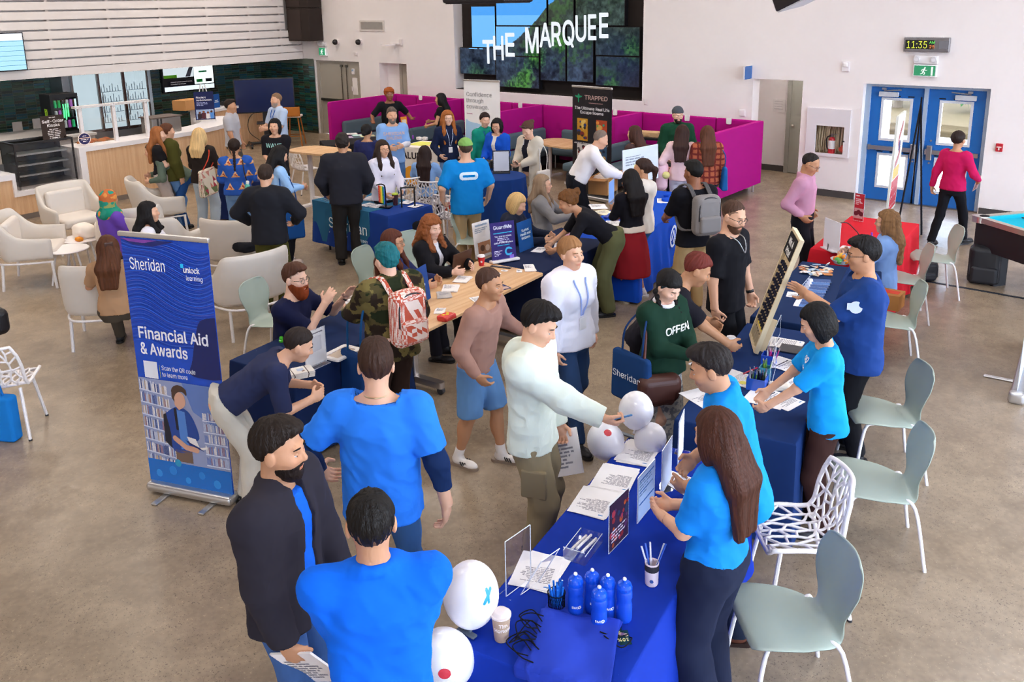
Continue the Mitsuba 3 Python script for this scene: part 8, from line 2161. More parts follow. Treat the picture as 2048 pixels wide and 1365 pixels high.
solo('tablet',moved(rbox(.17,.24,.010,.004),frame(G(1590,700,zt+.006),U2,N2)),'#24262c','gloss','dark tablet lying by the score sheet on the navy table','tablet',smooth=30)
U2b=M2b[:3,0]
for i in range(11):
 c=G(1600+4.4*i*.6+12,612-i*4.6,zt)
 k=thing('leaflet','navy and white folded leaflet fanned out on the navy table behind the game','leaflet','fanned leaflets')
 mm=frame((c[0],c[1],zt+.002+.002*i),U2b,np.array([-U2b[1],U2b[0],0]))@mat((0,0,0),rz=6+i)
 part(k,'leaf',moved(cbox(.10,.215,.002),mm),'#e8e9ee','matte'); patch(k,'cover_print',sg.box(-.05,-.06,.05,.1075),'#24508c' if i%3 else '#3a6cae',mm,.0011)
k=thing('flyer','blue flyer lying on the navy table beside the big man','flyer')
mm=frame(G(1640,622,zt+.003),U2b,np.array([-U2b[1],U2b[0],0]))
part(k,'sheet',moved(cbox(.14,.22,.002),mm),'#dfe6ee','matte'); patch(k,'cover_print',sg.box(-.06,-.10,.06,.05),'#2c5a92',mm,.0011); patch(k,'cover_print',sg.box(-.06,.06,.06,.10),'#5f9ac8',mm,.0011)
for i in range(40):
 px,py=1600+62*r.random(),530+20*r.random()+6*r.random()
 c=G(px,py,zt); mm=mat((c[0],c[1],zt+.008+.016*r.random()),rz=360*r.random(),rx=20*r.normal())
 b=cbox(.085,.028,.012); b=b.subdivide(); b.vertices[:,2]*=1-.6*(np.abs(b.vertices[:,0])>.03)
 solo('wrapped_candy',moved(b,mm),['#e4e2dc','#d8c9b0','#8fb0cc','#cf8a5a','#efe9e2'][i%5],'gloss','small wrapped candy in the heap on the far navy table','candy','wrapped candies on the far navy table',smooth=30)
k,mm=paper_stack('white sheet standing behind the wooden game',1585,590,zt,U2b,1,(.10,.16),seed=77)
acrylic('small clear stand behind the top of the wooden game',(1602,600),(1618,580),zt,.14)
# ---------------------------------------------------------------- red table
zr=.743
k,m,L=acrylic('sign stand with a red and photo flyer on the red table',(1706,441),(1726,445),zr,.36,'#b8323c')
part(k,'photo_print',moved(box(.01,L-.01,.04,.17,.0031,.0038),m),'#c9a2a0','matte')
part(k,'photo_print',moved(cat([prism(sg.Point(L*f,.10+.02*(i%2)).buffer(.03,quad_segs=3),.0039,.0044) for i,f in enumerate((.25,.5,.75))]),m),'#6a2a34','matte')
bars(k,[(.02,L*.5,.32,.335)]+para(.02,L-.02,.28,4,.022,8),'#ead4d4',m@mat((0,0,.0032)),.0005)
k=thing('white_sign','blank white card standing on the red table','card')
m=facing_board(G(1662,497,zr),(-.9,-.9,0))
part(k,'card',moved(box(-.15,.15,.0,.34,-.003,.003),facing_board(G(1662,500,zr),(-.75,-1,0))),'#e9e7ec','matte')
part(k,'foot',moved(box(-.12,.12,.0,.012,-.06,.06),facing_board(G(1662,500,zr),(-.75,-1,0))),'#dad8de','plastic')
solo('cable_loop',tube(bez([G(1655,500,zr+.01),G(1662,460,zr+.16),G(1690,445,zr+.20),G(1712,462,zr+.05),G(1718,470,zr+.01)],7),.006,6),'#3a2c30','plastic','thin dark cable arching over the red table','cable',smooth=True)
for i,(px,py) in enumerate(((1695,498),(1688,503))):
 paper_stack(['upper','lower'][i]+' white sheet lying on the red table',px,py,zr+.002*(1-i),MR[:3,0],1,(.16,.22),seed=80+i)
k=thing('candy_bowl','clear bowl of bright balls at the corner of the red table','bowl')
c=G(1682,527,zr)
part(k,'bowl',moved(lathe([(0,0),(.07,0),(.11,.05),(.105,.05),(.065,.006),(0,.006)],22),mat((c[0],c[1],zr))),'#c8ccd4','gloss',30)
for i in range(9):
 a=i*2.4; q=.03+.05*(i%3)/2
 solo('bright_ball',trimesh.creation.icosphere(subdivisions=2,radius=.03).apply_translation((c[0]+q*math.cos(a),c[1]+q*math.sin(a),zr+.045+.03*(i%3==0))),['#e0862c','#e8b83a','#4fa04a','#3a7ac0','#e07a28'][i%5],'gloss',['orange','yellow','green','blue','deep orange'][i%5]+' ball in the clear bowl on the red table','ball','bright balls in the bowl',smooth=True)
solo('purple_figure',lathe([(0,0),(.014,0),(.016,.02),(.009,.035),(.013,.05),(0,.065)],12).apply_translation(G(1743,475,zr)),'#7a3ac0','gloss','small purple figure on the red table','figure',smooth=30)
# ---------------------------------------------------------------- navy table of the bearded man
z5=.743
U5=M5[:3,0]
k,m,L=acrylic('white upright sign with one line of print on the navy table before the bearded man',(612,741),(654,722),z5,.30,'#ebe6e2')
if (m[:3,2]@(np.array([0,0,EYE])-m[:3,3]))<0:
 m=m@np.diag([1,1,-1,1.0])
bars(k,[(.03,L-.03,.265,.275)],'#8a8488',m@mat((0,0,.0034)),.0005)
patch(k,'plain_square',sg.box(L*.22,.12,L*.78,.12+L*.56),'#d5d0ce',m,.0034,'matte')
for i in range(4):
 k=thing('booklet',['lowest','second','third','topmost'][i]+' cream booklet of the stack before the white sign','booklet','stacked booklets')
 mm=frame(G(600,752,z5),U5,np.array([-U5[1],U5[0],0]))@mat((0,0,.006+i*.012),rz=r.normal()*4-30)
 part(k,'pages',moved(cbox(.20,.13,.011),mm),'#e6dfd4','matte')
 part(k,'band',moved(cat([cbox(.006,.134,.013,(s,0,0)) for s in (-.06,.05)]),mm),'#5a4a44','matte')
 if i==3:
  patch(k,'cover_print',sg.box(-.02,-.02,.03,.03),'#b9c4d6',mm,.0056); patch(k,'cover_print',sg.Point(.02,-.03).buffer(.012),'#9a7a68',mm,.0056)
solo('green_figure',lathe([(0,0),(.020,0),(.022,.014),(.014,.022),(.017,.034),(.012,.046),(0,.050)],14).apply_translation(G(563,684,z5)),'#52c832','gloss','small lime green figure on the navy table','figure',smooth=30)
k=thing('tray_frame','white framed tray beside the white sign on the navy table','tray')
mm=frame(G(683,708,z5+.004),U5,np.array([-U5[1],U5[0],0]))
part(k,'frame',moved(prism(rpoly(.30,.20,.02).difference(rpoly(.22,.12,.01)),0,.014),mm),'#ece8e4','plastic'); part(k,'panel',moved(cbox(.24,.14,.004,(0,0,.004)),mm),'#c9b8a4','matte')
c=G(710,628,z5)
k=thing('drink_tumbler','dark iced drink in a lidded tumbler at the end of the navy table','cup')
part(k,'cup',moved(lathe([(0,0),(.030,0),(.038,.16),(0,.16)],22),mat((c[0],c[1],z5))),'#4a332a','gloss',30); part(k,'lid',moved(lathe([(0,.175),(.036,.172),(.041,.165),(.041,.155),(0,.155)],22),mat((c[0],c[1],z5))),'#b8aca4','gloss',30)
# ---------------------------------------------------------------- wood table
z6=.743
U6=M6[:3,0]; N6=M6[:3,1]
def board_at(label,p0,p1,z,h,color,name='sign',foot=True,lean=.12):
 a,b=G(*p0,z),G(*p1,z); u=unit_(b-a); L=np.linalg.norm(b-a); n=np.cross(u,(0,0,1))
 if n@(np.array([0,0,0])-a*[1,1,0])<0:
  n=-n
 k=thing(name,label,'sign'); m=np.eye(4); y=unit_(np.array([0,0,1.0])-n*lean)
 m[:3,0],m[:3,1],m[:3,2],m[:3,3]=u,y,np.cross(u,y),a
 part(k,'board',moved(box(0,L,.0,h,-.006,0),m),color,'matte')
 if foot:
  part(k,'rear_prop',moved(cat([tube([(L*.5,h*.7,-.006),(L*.5,.004,-.10)],.006,5)]),m),'#a9a9ac','metal')
 return k,m,L
k,m,L=board_at('small purple standing sign on a white base on the wood table',(985,524),(1033,516),z6+.02,.42,'#352a6e')
part(k,'base',moved(rbox(L+.04,.03,.10,.01,(L/2,-.004,0)),m),'#e4e0de','plastic',30)
sign_lines(k,0,0,[('GuardMe',L/2,.345,.038,True,'c'),('You are not alone',L/2,.255,.018,True,'c'),('Call or chat anytime',L/2,.185,.018,True,'c')],'#dfe2f2',m=m)
bars(k,[(L*.12,L*.88,.295,.305),(L*.25,L*.75,.16,.168)],'#3ab0d8',m); bars(k,para(L*.15,L*.85,.235,3,.018,12,'c')+para(L*.1,L*.45,.10,4,.016,13),'#c9c6e0',m)
patch(k,'round_emblem',sg.Point(L*.70,.09).buffer(.048).difference(sg.Point(L*.70,.09).buffer(.026)).difference(sg.box(L*.72,.07,L,.11)),'#34a9dc',m)
patch(k,'corner_print',sg.box(L*.72,.01,L*.9,.05),'#7a5ac0',m)
k,m,L=board_at('tall white card with a photo behind the red cup on the wood table',(952,519),(985,508),z6,.40,'#e9e2da')
bars(k,[(L*.15,L*.85,.35,.37)]+para(L*.1,L*.9,.32,3,.02,14),'#8d9aa8',m)
patch(k,'photo_print',sg.box(L*.2,.03,L*.95,.17),'#b07a54',m); patch(k,'photo_print',sg.Point(L*.45,.10).buffer(.035),'#6a4530',m,.002); patch(k,'photo_print',sg.Point(L*.75,.09).buffer(.035),'#e0c0a4',m,.002)
k,m,L=board_at('blue tent card lettered Student Health and Wellness',(1040,506),(1068,494),z6,.34,'#17508e')
sign_lines(k,0,0,[('Student\nHealth and\nWellness', L / 2, .22, .030, True, 'c')], '#dce8f2', m=m)
k,m,L=board_at('blue tent card at the near end of the wood table beside the checked backpack',(838,612),(862,596),z6,.34,'#274a90')
bars(k,[(L*.3,L*.7,.15,.17)],'#b4c6e0',m)
c=G(963,531,z6)
k=thing('paper_cup','red and white paper coffee cup on the wood table','cup')
part(k,'cup',moved(lathe([(0,0),(.028,0),(.041,.10),(0,.10)],22),mat((c[0],c[1],z6))),'#c4262c','gloss',30); part(k,'lid',moved(lathe([(0,.118),(.034,.118),(.038,.108),(.044,.106),(.044,.098),(0,.098)],22),mat((c[0],c[1],z6))),'#f0ecea','plastic',30)
part(k,'maple_print',moved(prism(sg.Point(0,0).buffer(.012,quad_segs=2),0,.002),facing_board((c[0]-.037*c[0]/np.hypot(c[0],c[1]),c[1]-.037*c[1]/np.hypot(c[0],c[1]),z6+.05),(-c[0],-c[1],.1))),'#eadcd8','matte')
c=G(940,532,z6); mm=frame((c[0],c[1],z6+.02),U6,N6)
solo('spectacles',moved(cat([tube([(s*.034+.026*math.cos(t),.0,.004+.02*math.sin(t)) for t in np.linspace(0,6.28,15)[:-1]],.0026,5,closed=True) for s in (1,-1)]+[tube([(s*.06,0,.01),(s*.062,.13,-.012)],.0026,5) for s in (1,-1)]),mm),'#4a3328','plastic','brown spectacles lying beside the red cup','glasses',smooth=True)
k=thing('laptop','open grey laptop before the woman in the black blazer','laptop')
mm=frame(G(905,538,z6+.01),U6,N6)
part(k,'keyboard',moved(rbox(.32,.22,.014,.006),mm),'#6a6c72','metal',30); part(k,'screen',moved(rbox(.32,.21,.008,.004,(0,.105,0)),mm@mat((0,-.11,.006),rx=100)),'#4a2f22','plastic',30)
SH=[('pile of white booklets',900,578,5,(.15,.21),30),('pile of white leaflets farther along',925,560,4,(.15,.21),20),('pile of grey leaflets by the laptop',890,590,3,(.13,.2),45),('white pamphlet on top of dark cards',978,548,2,(.22,.13),10),('open white and green brochure',972,565,1,(.21,.15),-20),
 ('navy brochure with a photo',1003,573,1,(.10,.21),62),('second navy brochure under the white one',985,562,1,(.10,.21),58),('fan of white envelopes',1060,537,4,(.11,.23),40),('small white card',1040,542,1,(.06,.10),30),('white sheet at the near edge',960,600,1,(.15,.21),60),('small blue and white box card',1010,542,1,(.07,.05),10),('white folded card',880,622,2,(.09,.14),30),('dark strip of cards',1000,535,1,(.24,.05),5)]
for i,(lab,px,py,n,sz,t) in enumerate(SH):
 k,mm=paper_stack(lab+' on the wood table',px,py,z6,U6,n,sz,turn=t,seed=90+i,color='#24305e' if 'navy' in lab else '#2c2c34' if 'dark strip' in lab else '#bdb6b0' if 'grey' in lab else '#ece7e2')
 if 'green' in lab:
  for j,c_ in enumerate(('#2a2f4a','#3f9a5a','#4a4f66')):
   patch(k,'green_print',sg.box(-.09+j*.04,-.05,-.06+j*.04,.05),c_,mm,.003)
 if 'photo' in lab:
  patch(k,'photo_print',sg.box(-.04,-.10,.04,-.03),'#c9a898',mm,.003); patch(k,'bar_print',sg.box(-.04,0,-.01,.09),'#5aa8a0',mm,.003)
b=rbox(.16,.12,.05,.022,(0,0,0),4).subdivide(); b.vertices+=.012*(meshkit.fbm(b.vertices*30,2)[:,None]-.5)
k=solo('snack_bag',moved(b,frame(G(893,634,z6+.022),U6,N6)),'#d23a34','gloss','red crinkled snack bag near the end of the wood table','bag',smooth=True)
part(k,'print',moved(cat([prism(sg.Point(-.03+.03*i,.01*(-1)**i).buffer(.016,quad_segs=3),.018,.027) for i in range(3)]),frame(G(893,634,z6+.022),U6,N6)),'#e6c23a','gloss')
# dark navy table
z7=.738
U7=M7[:3,0]
for i,(px,py,n,t,lab) in enumerate(((1095,482,5,40,'fan of white and black leaflets on the dark navy table'),(1120,492,4,25,'second fan of leaflets on the dark navy table'),(1080,500,2,10,'small white cards on the dark navy table'),(1135,470,2,30,'colourful leaflets before the bending woman'))):
 paper_stack(lab,px,py,z7,U7,n,(.12,.22),turn=t,seed=120+i,color='#e4e2e4' if i<3 else '#c98ab0')
# bright blue table
z8=.743
U8=M8[:3,0]
acrylic('sign stand with a blue and white sheet on the bright blue table',(1217,408),(1228,398),z8,.30,'#8fb4e4')
for i,(px,py,n,t,lab) in enumerate(((1196,414,3,30,'white papers at the left end of the bright blue table'),(1240,430,3,50,'black framed sheets on the bright blue table'),(1228,448,2,20,'form on the bright blue table beside the girl in red'),(1210,425,1,60,'pale yellow sheet on the bright blue table'),(1330,402,2,20,'white sheet at the right end of the bright blue table'))):
 paper_stack(lab,px,py,z8,U8,n,turn=t,seed=130+i,color='#e9e2c4' if 'yellow' in lab else '#eceaea')
k=thing('cardboard_box','open cardboard box with crumpled paper on the bright blue table','box')
mm=frame(G(1206,384,z8),U8,np.array([-U8[1],U8[0],0]))
part(k,'box',moved(cat([box(-.22,.22,-.15,.15,0,.008),box(-.22,-.21,-.15,.15,0,.24),box(.21,.22,-.15,.15,0,.24),box(-.22,.22,-.15,-.14,0,.24),box(-.22,.22,.14,.15,0,.24),box(-.36,-.22,-.15,.15,.23,.238)]),mm),'#c08a54','matte')
b=rbox(.36,.24,.14,.06,(0,0,.19),4).subdivide(); b.vertices+=.05*(meshkit.fbm(b.vertices*16,3)[:,None]-.5)
part(k,'crumpled_paper',moved(b,mm),'#e2d4c2','matte',20)
for i,px in enumerate((1338,1346,1333)):
 b=trimesh.creation.icosphere(subdivisions=3,radius=.06); b.vertices*=[1.3,1,.6]; b.vertices+=.03*(meshkit.fbm(b.vertices*22+i*5,3)[:,None]-.5)
 solo('blue_cloth',b.apply_translation(G(px,392+4*i,z8+.02)),'#1a50c4','fabric',['left','right','front'][i]+' crumpled bright blue cloth at the right end of the bright blue table','cloth','crumpled blue cloths',smooth=True)
solo('blue_folder',moved(rbox(.22,.05,.02,.006),frame(G(1216,432,z8+.02),U8,np.array([-U8[1],U8[0],0]))),'#2c3a9a','gloss','dark blue pen case on the bright blue table','case',smooth=30)
# white board on a stand behind, laptop and boxes of the beanie man
k=thing('white_board','tilted white board with yellow and grey print behind the girl with tied hair','board')
a,b_=on_y(1233,316,11.6),on_y(1306,297,11.6)
c0,c1=G(1246,372,.86),G(1316,356,.86)
u=unit_(np.append((c1-c0)[:2],0)); m=frame(c0,u,unit_((.0,.25,1)))
part(k,'board',moved(cbox(np.linalg.norm(c1-c0),.52,.012,(np.linalg.norm(c1-c0)/2,.26,0)),m),'#e4edf4','matte')
bars(k,[(.06,.40,.40,.41)]+para(.06,.5,.36,3,.04,9),'#9aa4ae',m@mat((0,0,.0066)))
for x,y,w_ in ((.30,.24,.10),(.42,.30,.08),(.22,.16,.07)):
 patch(k,'yellow_print',sg.Point(x,y).buffer(w_*.6,quad_segs=3),'#e4e08a',m,.0066)
k=thing('demo_table','small dark table behind the white board holding a black case','table')
c=G(1325,345,.70); mm=mat((c[0],c[1],0),rz=35)
part(k,'table_top',moved(box(-.45,.45,-.3,.3,.70,.73),mm),'#2a2a30','plastic')
for s in (-1,1):
 part(k,'leg',moved(cat([tube([(s*.4,-.26,0),(s*.4,-.26,.7)],.018,6),tube([(s*.4,.26,0),(s*.4,.26,.7)],.018,6)]),mm),'#26262a','metal')
k=thing('open_case','open black equipment case before the man in the beanie','case')
part(k,'body',moved(rbox(.5,.34,.14,.02,(0,0,.80)),mm),'#17171a','plastic',30); part(k,'lid',moved(rbox(.5,.04,.34,.015,(0,.18,.98)),mm@mat((0,0,0),rx=-8)),'#1d1c20','plastic',30); part(k,'handle',moved(tube(bez([(-.08,-.18,.8),(-.06,-.22,.8),(.06,-.22,.8),(.08,-.18,.8)],5),.012,6),mm),'#3a3a40','plastic',True)
c=G(1299,270,.95)
solo('wood_case',moved(cat([rbox(.42,.26,.09,.01,(0,0,0)),cbox(.10,.03,.03,(0,-.14,0))]),mat(on_y(1299,268,14.4),rz=8)),'#c9a57a','matte','pale wood case on the black stand left of the man in the beanie','case',smooth=30)
k=solo('stand',moved(cat([rbox(.50,.36,.05,.01,(0,0,.72)),tube([(-.2,0,0),(-.2,0,.72)],.03,8),tube([(.2,0,0),(.2,0,.72)],.03,8)]),mat(on_y(1299,272,14.4)*[1,1,0]+[0,0,on_y(1299,268,14.4)[2]-.79],rz=8)),'#202024','plastic','black stand under the pale wood case','stand',smooth=30)
# ---------------------------------------------------------------- teal table and what stands round it
z4=.752
U4=M4[:3,0]
k,m,L=acrylic('navy sign in a clear stand at the left of the teal table',(648,397),(661,402),z4,.30,'#26335f')
bars(k,para(.02,L-.02,.25,6,.03,21),'#aab4d4',m@mat((0,0,.0032)),.0005)
k=thing('flag_stand','curved stand with a rainbow beaded flag on the teal table','stand')
c=G(772,415,z4)
part(k,'foot',moved(rbox(.16,.12,.015,.004,(0,0,.008)),mat((c[0],c[1],z4),rz=20)),'#2c2a2a','metal',30)
right=unit_(np.array([-(-c[1]),-c[0],0])*-1); right=unit_(np.array([c[1],-c[0],0]))
arc=[np.array([c[0],c[1],z4+.01]),np.array([c[0],c[1],z4+.28]),np.array([c[0],c[1],z4+.33])-right*.05,np.array([c[0],c[1],z4+.32])-right*.12]
part(k,'rod',tube(bez(arc,6),.008,7),'#241f20','metal',True)
for i,cc in enumerate(('#c83a34','#e0882c','#e8d040','#3f9a4a','#2f66b8','#6a3f9a')):
 part(k,'ribbon',moved(cbox(.017,.004,.24,(-.085+i*.0175,0,-.13-.006*i)),frame(np.array([c[0],c[1],z4+.325]),right,np.cross((0,0,1),right))),cc,'fabric')
c=G(791,410,z4)
k=thing('smoothie_cup','dark purple drink in a clear cup with a lime lid on the teal table','cup')
part(k,'cup',moved(lathe([(0,0),(.034,0),(.044,.15),(0,.15)],20),mat((c[0],c[1],z4))),'#43262e','gloss',30); part(k,'lid',moved(lathe([(0,.172),(.042,.170),(.047,.160),(.047,.15),(0,.15)],20),mat((c[0],c[1],z4))),'#b4c832','gloss',30); part(k,'straw',tube([(c[0],c[1],z4+.1),(c[0]+.03,c[1],z4+.25)],.005,6),'#c8d64a','gloss')
for i,(px,py,n,t,lab) in enumerate(((745,398,6,20,'heap of black and white cards on the teal table'),(735,410,2,0,'white leaflets at the front of the teal table'),(815,405,2,15,'white sheets at the right end of the teal table'),(830,412,1,5,'single white sheet at the right corner of the teal table'),(755,413,1,3,'small white block on the teal table'))):
 paper_stack(lab,px,py,z4,U4,n,(.20,.15) if i else (.26,.22),turn=t,seed=140+i,color='#e7e5e8' if i else '#b9b8be')
k=thing('suitcase','black trolley case with its handle pulled out beside the teal table','suitcase')
c=G(822,520)
mm=frame((c[0],c[1],0),right,np.cross((0,0,1),right))
part(k,'case',moved(rbox(.36,.24,.52,.04,(0,0,.31)),mm),'#1e1e22','fabric',30); part(k,'pocket',moved(rbox(.30,.05,.22,.02,(0,-.13,.25)),mm),'#26262b','fabric',30)
part(k,'handle',moved(tube(bez([(-.09,.08,.55),(-.09,.08,.98),(-.085,.08,1.02),(.085,.08,1.02),(.09,.08,.98),(.09,.08,.55)],3),.011,7),mm),'#17171a','plastic',True)
for s in (-1,1):
 part(k,'wheel',moved(tube([(s*.14-.02,.08,.03),(s*.14+.02,.08,.03)],.03,12),mm),'#17171a','plastic',30)
# round navy table
zc=1.003
k=thing('tablet_stand','blank white tablet in a black frame on the round navy table','tablet')
c=G(1003,346,zc); m=facing_board((c[0],c[1],zc),(-c[0],-c[1],0)/np.hypot(c[0],c[1])+np.array([0,0,.15]))
part(k,'frame',moved(box(-.13,.13,.0,.34,-.012,0),m),'#2a2a2e','plastic'); part(k,'screen',moved(box(-.115,.115,.03,.325,0,.003),m),'#d8d8de','gloss'); part(k,'base',moved(box(-.13,.13,0,.012,-.10,.06),m),'#2a2a2e','plastic')
c=G(977,346,zc)
solo('travel_mug',moved(lathe([(0,0),(.034,0),(.036,.15),(.03,.17),(0,.175)],18),mat((c[0],c[1],zc))),'#1a1c24','gloss','black travel mug on the round navy table','mug',smooth=30)
# alumni table
za=.79
for i,(px,py,cc,lab) in enumerate(((838,277,'#ece8e6','left white card box on the alumni table'),(850,277,'#ece8e6','right white card box on the alumni table'),(826,278,'#8a4ab0','small purple bottle on the alumni table'))):
 solo('card_box' if i<2 else 'small_bottle',rbox(.10,.07,.06,.006,G(px,py,za+.03)) if i<2 else lathe([(0,0),(.02,0),(.02,.06),(.01,.075),(0,.075)],12).apply_translation(G(px,py,za)),cc,'plastic',lab,'box' if i<2 else 'bottle',smooth=30)
k,m,L=board_at('orange framed poster on the black table behind the man in the light blue tee',(806,275),(818,273),.81,.42,'#d9852c')
patch(k,'poster_print',sg.box(L*.15,.05,L*.85,.36),'#d9c9b0',m); patch(k,'poster_print',sg.Point(L*.5,.2).buffer(.05,quad_segs=3),'#5fa05a',m,.002)
for i,(px,py,cc) in enumerate(((700,268,'#e6e0da'),(718,270,'#b9d8d4'),(735,272,'#d8cfa4'),(690,275,'#c4a8c8'))):
 paper_stack(['white','pale teal','cream','lilac'][i]+' sheet on the black draped table',px,py,.806,MF[:3,0],1,(.22,.3),seed=160+i,color=cc)
k=thing('gift_bag','bright patterned gift bag on the floor under the lattice chair','bag')
c=G(895,428,.0); part(k,'bag_body',moved(box(-.11,.11,-.05,.05,0,.26),mat((c[0],c[1],0),rz=25)),'#d98a4a','matte'); part(k,'print',moved(cat([box(-.08,.0,-.054,-.05,.05,.14),box(.02,.09,-.054,-.05,.12,.22)]),mat((c[0],c[1],0),rz=25)),'#c23a4a','matte'); part(k,'handle',moved(tube(bez([(-.05,0,.26),(0,0,.34),(.05,0,.26)],5),.005,5),mat((c[0],c[1],0),rz=25)),'#e4d4c0','fabric')
# ---------------------------------------------------------------- pool table, bags and stands at the right
k=thing('pool_table','black pool table with turquoise cloth and chrome corners at the right edge','pool table')
pc=G(1946,432,.82); pd=G(1972,396,.82); ps=unit_(np.append((G(2046,462,.80)-G(1946,432,.80))[:2],0)); pl=unit_(np.append((pd-pc)[:2],0)); pl=unit_(pl-ps*(pl@ps))
m=frame((pc[0],pc[1],0),ps,pl)
PW,PL=2.3,1.28
part(k,'cabinet',moved(box(.03,PW-.03,.03,PL-.03,.42,.76),m),'#1c1b1f','plastic')
part(k,'bed_cloth',moved(box(.10,PW-.1,.10,PL-.1,.74,.785),m),'#12a4bc','fabric')
part(k,'cushion',moved(prism(sg.box(.08,.08,PW-.08,PL-.08).difference(sg.box(.14,.14,PW-.14,PL-.14)),.78,.815),m),'#17b0c8','fabric')
part(k,'rail',moved(prism(sg.box(0,0,PW,PL).difference(sg.box(.085,.085,PW-.085,PL-.085)),.76,.825),m),'#c9bfae','metal')
for x,y in ((0.06,.06),(PW-.06,.06),(.06,PL-.06),(PW-.06,PL-.06)):
 part(k,'corner_casting',moved(prism(rpoly(.17,.17,.05),.755,.832).apply_translation((x,y,0)),m),'#d6d2cc','metal')
 part(k,'pocket',moved(lathe([(0,.80),(.055,.80),(.055,.836),(0,.836)],18).apply_translation((x+(.03 if x<1 else-.03),y+(.03 if y<.6 else-.03),0)),m),'#111114','matte',30)
 part(k,'leg',moved(prism(rpoly(.20,.20,.03),0,.44).apply_translation((x+(.2 if x<1 else-.2),y+(.12 if y<.6 else-.12),0)),m),'#19181c','plastic')
solo('pool_cue',moved(tube([(.20,.55,.80),(1.6,.62,.80)],[.007,.013],8),m),'#241c1a','plastic','dark cue lying on the turquoise pool table','cue',smooth=30)
patch(k,'red_badge',sg.box(.06,.0,.12,.03),'#c23a34',m@frame((0,-.002,.775),(1,0,0),(0,0,1)),0)
def floor_pack(label,px,py,w,h,d,color,yaw,name='backpack'):
 c=G(px,py); right_=unit_(np.array([c[1],-c[0],0])); a=math.radians(yaw)
 fwd=np.cross((0,0,1),right_)
 mm=frame((c[0],c[1],0),right_*math.cos(a)+fwd*math.sin(a),(0,0,1))
 b=rbox(w,h,d,.07,(0,h/2,0),4).subdivide(); b.vertices+=.014*(meshkit.fbm(b.vertices*12,3)[:,None]-.5); b.vertices[:,1]=np.maximum(b.vertices[:,1],0)
 k=thing(name,label,'bag')
 part(k,'bag_body',moved(b,mm),color,'leather',True)
 p=rbox(w*.82,h*.45,d*.5,.04,(0,h*.27,d*.35),4).subdivide()
 part(k,'pocket',moved(p,mm),np.clip(col(color)*1.25+.004,0,1),'leather',True)
 part(k,'zip',moved(tube(bez([(-w*.44,h*.25,d*.42),(-w*.40,h*.8,d*.36),(0,h*.93,d*.33),(w*.40,h*.8,d*.36),(w*.44,h*.25,d*.42)],5),.006,5),mm),'#3a3a40','plastic',True)
 part(k,'top_handle',moved(tube(bez([(-.05,h*.97,0),(0,h*1.06,0),(.05,h*.97,0)],5),.011,6),mm),'#17171a','fabric',True)
 return k
k=floor_pack('black backpack standing by the pool table',1965,566,.36,.48,.24,'#1a1b20',0)
floor_pack('black shoulder bag on the floor under the pale sage chair',1846,560,.32,.26,.18,'#1a1a20',20,'shoulder_bag')
k=thing('easel','black tripod easel holding a framed board by the red table','easel')
ft=[G(1822,408),G(1795,455),G(1843,470)]
tp=np.mean(ft,0)*[1,1,0]; tp=G(1820,182,1.95); tp=np.array([np.mean([q[0] for q in ft]),np.mean([q[1] for q in ft]),1.85])
for q in ft:
 part(k,'leg',tube([q,tp],.014,7),'#1c1c20','metal',True)
part(k,'mast',tube([tp-[0,0,.9],tp+[0,0,.12]],.012,7),'#1c1c20','metal',True)
k=thing('framed_board','tall board seen nearly edge on with a red and yellow print, on the tripod easel','board')
b0,t0,b1=G(1772,432,.45),None,G(1787,440,.45)
dv=unit_(np.array([-.55,-1.0,0])); vw=unit_(np.array([b0[0],b0[1],0]))
ax=unit_(vw+.13*np.array([vw[1],-vw[0],0]))
m=frame(b0-ax*.0,ax,unit_(np.array([0,0,1.0])+np.array([-vw[1],vw[0],0])*-.04+vw*.10))
if m[:3,2]@(-b0*[1,1,0])<0:
 m=m@np.diag([1,1,-1,1.0])
part(k,'board',moved(cbox(.75,1.42,.03,(.375,.71,0)),m),'#d9dcd0','matte')
for s_ in (.0155,-.0165):
 patch(k,'red_print',sg.box(.05,.04,.70,.48),'#c23038',m,s_); patch(k,'yellow_print',sg.box(.1,.50,.62,.66),'#e0b43c',m,s_)
 patch(k,'picture_print',sg.LineString(bez([(.2,.7,0),(.5,.85,0),(.3,1.05,0),(.55,1.25,0)],6)[:,:2]).buffer(.05),'#b46a6a',m,s_); patch(k,'picture_print',sg.Point(.42,.95).buffer(.08),'#5a4a7a',m,s_+.0004)
for i in range(12):
 patch(k,'white_dot',sg.Point(.12+.12*(i%5),.1+.13*(i//5)).buffer(.018,quad_segs=2),'#eae4e0',m,-.0175)
 patch(k,'white_dot',sg.Point(.12+.12*(i%5),.1+.13*(i//5)).buffer(.018,quad_segs=2),'#eae4e0',m,.0165)
# banner stand cut by the right edge
k=thing('banner_stand','silver base of a roll up banner at the right edge','banner stand')
c0,c1=G(2032,806),G(2062,690)
u=unit_(c1-c0); mm=frame(c0,u,(0,0,1)); LL=np.linalg.norm(c1-c0)
part(k,'base',moved(rbox(LL,.10,.12,.035,(LL/2,.05,0)),mm),'#b9bcc0','metal',30); part(k,'end_cap',moved(rbox(.03,.11,.13,.03,(-.01,.055,0)),mm),'#d6d8da','metal',30)
part(k,'foot',moved(rbox(.05,.015,.42,.006,(LL*.3,.008,-.10)),mm),'#d9dadc','metal',30)
part(k,'sheet',moved(box(.02,LL-.02,.09,1.9,-.006,-.002),mm),'#c4ccd6','plastic'); part(k,'top_rail',moved(rbox(LL,.035,.03,.008,(LL/2,1.9,0)),mm),'#d6d8da','metal',30)
a,b_=G(1835,560),G(2120,610)
d=unit_(b_-a); n=np.array([-d[1],d[0],0])
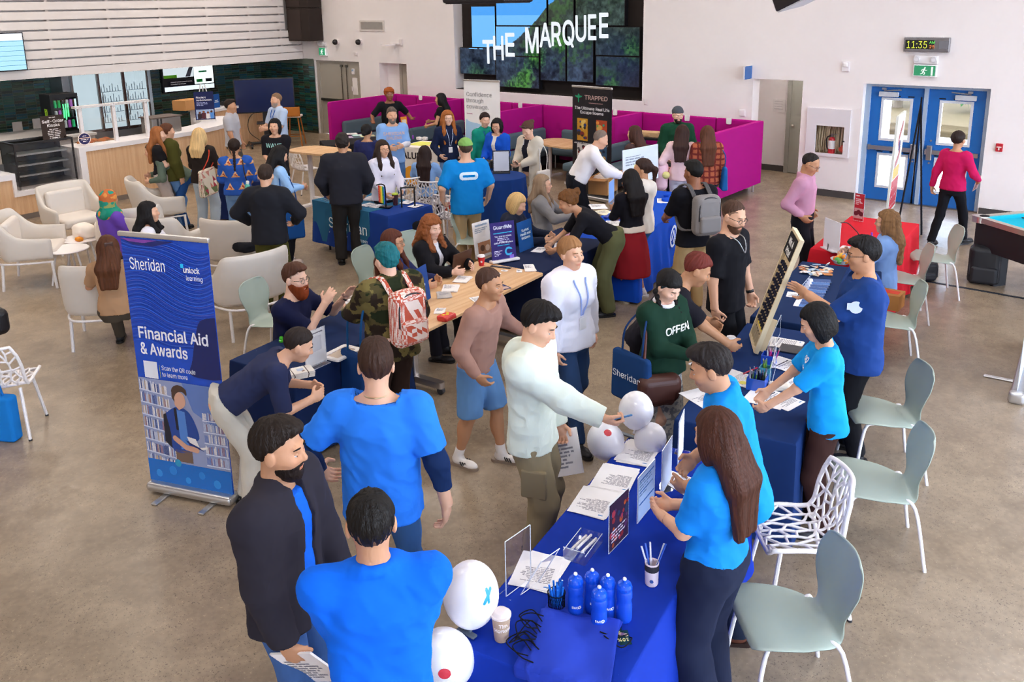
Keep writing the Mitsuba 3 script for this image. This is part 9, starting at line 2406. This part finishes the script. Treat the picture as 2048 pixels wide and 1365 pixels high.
solo('cable_strip',trimesh.Trimesh(np.array([a-n*.03,b_-n*.03,b_+n*.03,a+n*.03,a-n*.015+[0,0,.008],b_-n*.015+[0,0,.008],b_+n*.015+[0,0,.008],a+n*.015+[0,0,.008]]),[[0,1,5],[0,5,4],[4,5,6],[4,6,7],[7,6,2],[7,2,3]],process=False),'#20252e','plastic','dark cable strip across the floor towards the pool table','cable cover')
k=thing('carton','small brown carton with coloured labels on the white seat by the curly haired woman','box')
c=G(1776,606,.5); part(k,'box',rbox(.26,.22,.16,.008,(c[0],c[1],.54)),'#a8703c','matte',30); part(k,'label_print',cat([box(c[0]-.08,c[0]+.0,c[1]-.112,c[1]-.11,.5,.58),box(c[0]-.1,c[0]+.1,c[1]-.05,c[1]+.05,.62,.6215)]),'#c8432e','matte')
# bags at the left edge and clothes on a chair
k=thing('shoulder_bag','black bag cut off at the left edge','bag')
b=rbox(.30,.16,.26,.07,(0,0,0),4).subdivide(); c=G(-8,640,.62)
part(k,'bag_body',b.apply_translation(c),'#17161a','leather',True); part(k,'strap',tube(bez([c+[-.1,0,.1],c+[0,0,.3],c+[.1,0,.1]],6),.012,6),'#17161a','leather',True)
c=G(-4,835,.2)
k=thing('tote_bag','bright blue tote cut off at the left edge below the lattice chair','bag')
part(k,'bag_body',moved(rbox(.34,.12,.40,.03,(0,0,.20)),mat((c[0],c[1],0),rz=30)),'#1a78c8','fabric',30); part(k,'strap',moved(tube(bez([(-.08,0,.4),(-.04,0,.54),(.04,0,.54),(.08,0,.4)],6),.010,6),mat((c[0],c[1],0),rz=30)),'#1a6ab4','fabric',True)
for i,(cc,dx) in enumerate((('#1b1c22',.0),('#1f4a86',-.10))):
 b=rbox(.34,.26,.12,.05,(0,0,0),4).subdivide(); b.vertices+=.05*(meshkit.fbm(b.vertices*12+i*4,3)[:,None]-.5)
 solo('folded_jacket',b.apply_translation(G(490-10*i,492+2*i,.56+.05*(1-i))+[dx*.5,0,0]),cc,'fabric',['black jacket lying on the cream armchair','blue jacket under the black one on the cream armchair'][i],'jacket',smooth=True)
# bottles and bags carried on backs in the queue
c=G(494,395,.98)
k=thing('water_bottle','mint green water bottle at the side of the cream backpack','bottle')
part(k,'bottle_body',moved(lathe([(0,0),(.034,0),(.036,.01),(.036,.17),(.022,.20),(0,.20)],18),mat(c,ry=12)),'#5fb8a4','gloss',30); part(k,'cap',moved(lathe([(0,.20),(.022,.20),(.022,.235),(0,.24)],14),mat(c,ry=12)),'#dfe6e2','plastic',30)
"""end of the small things"""
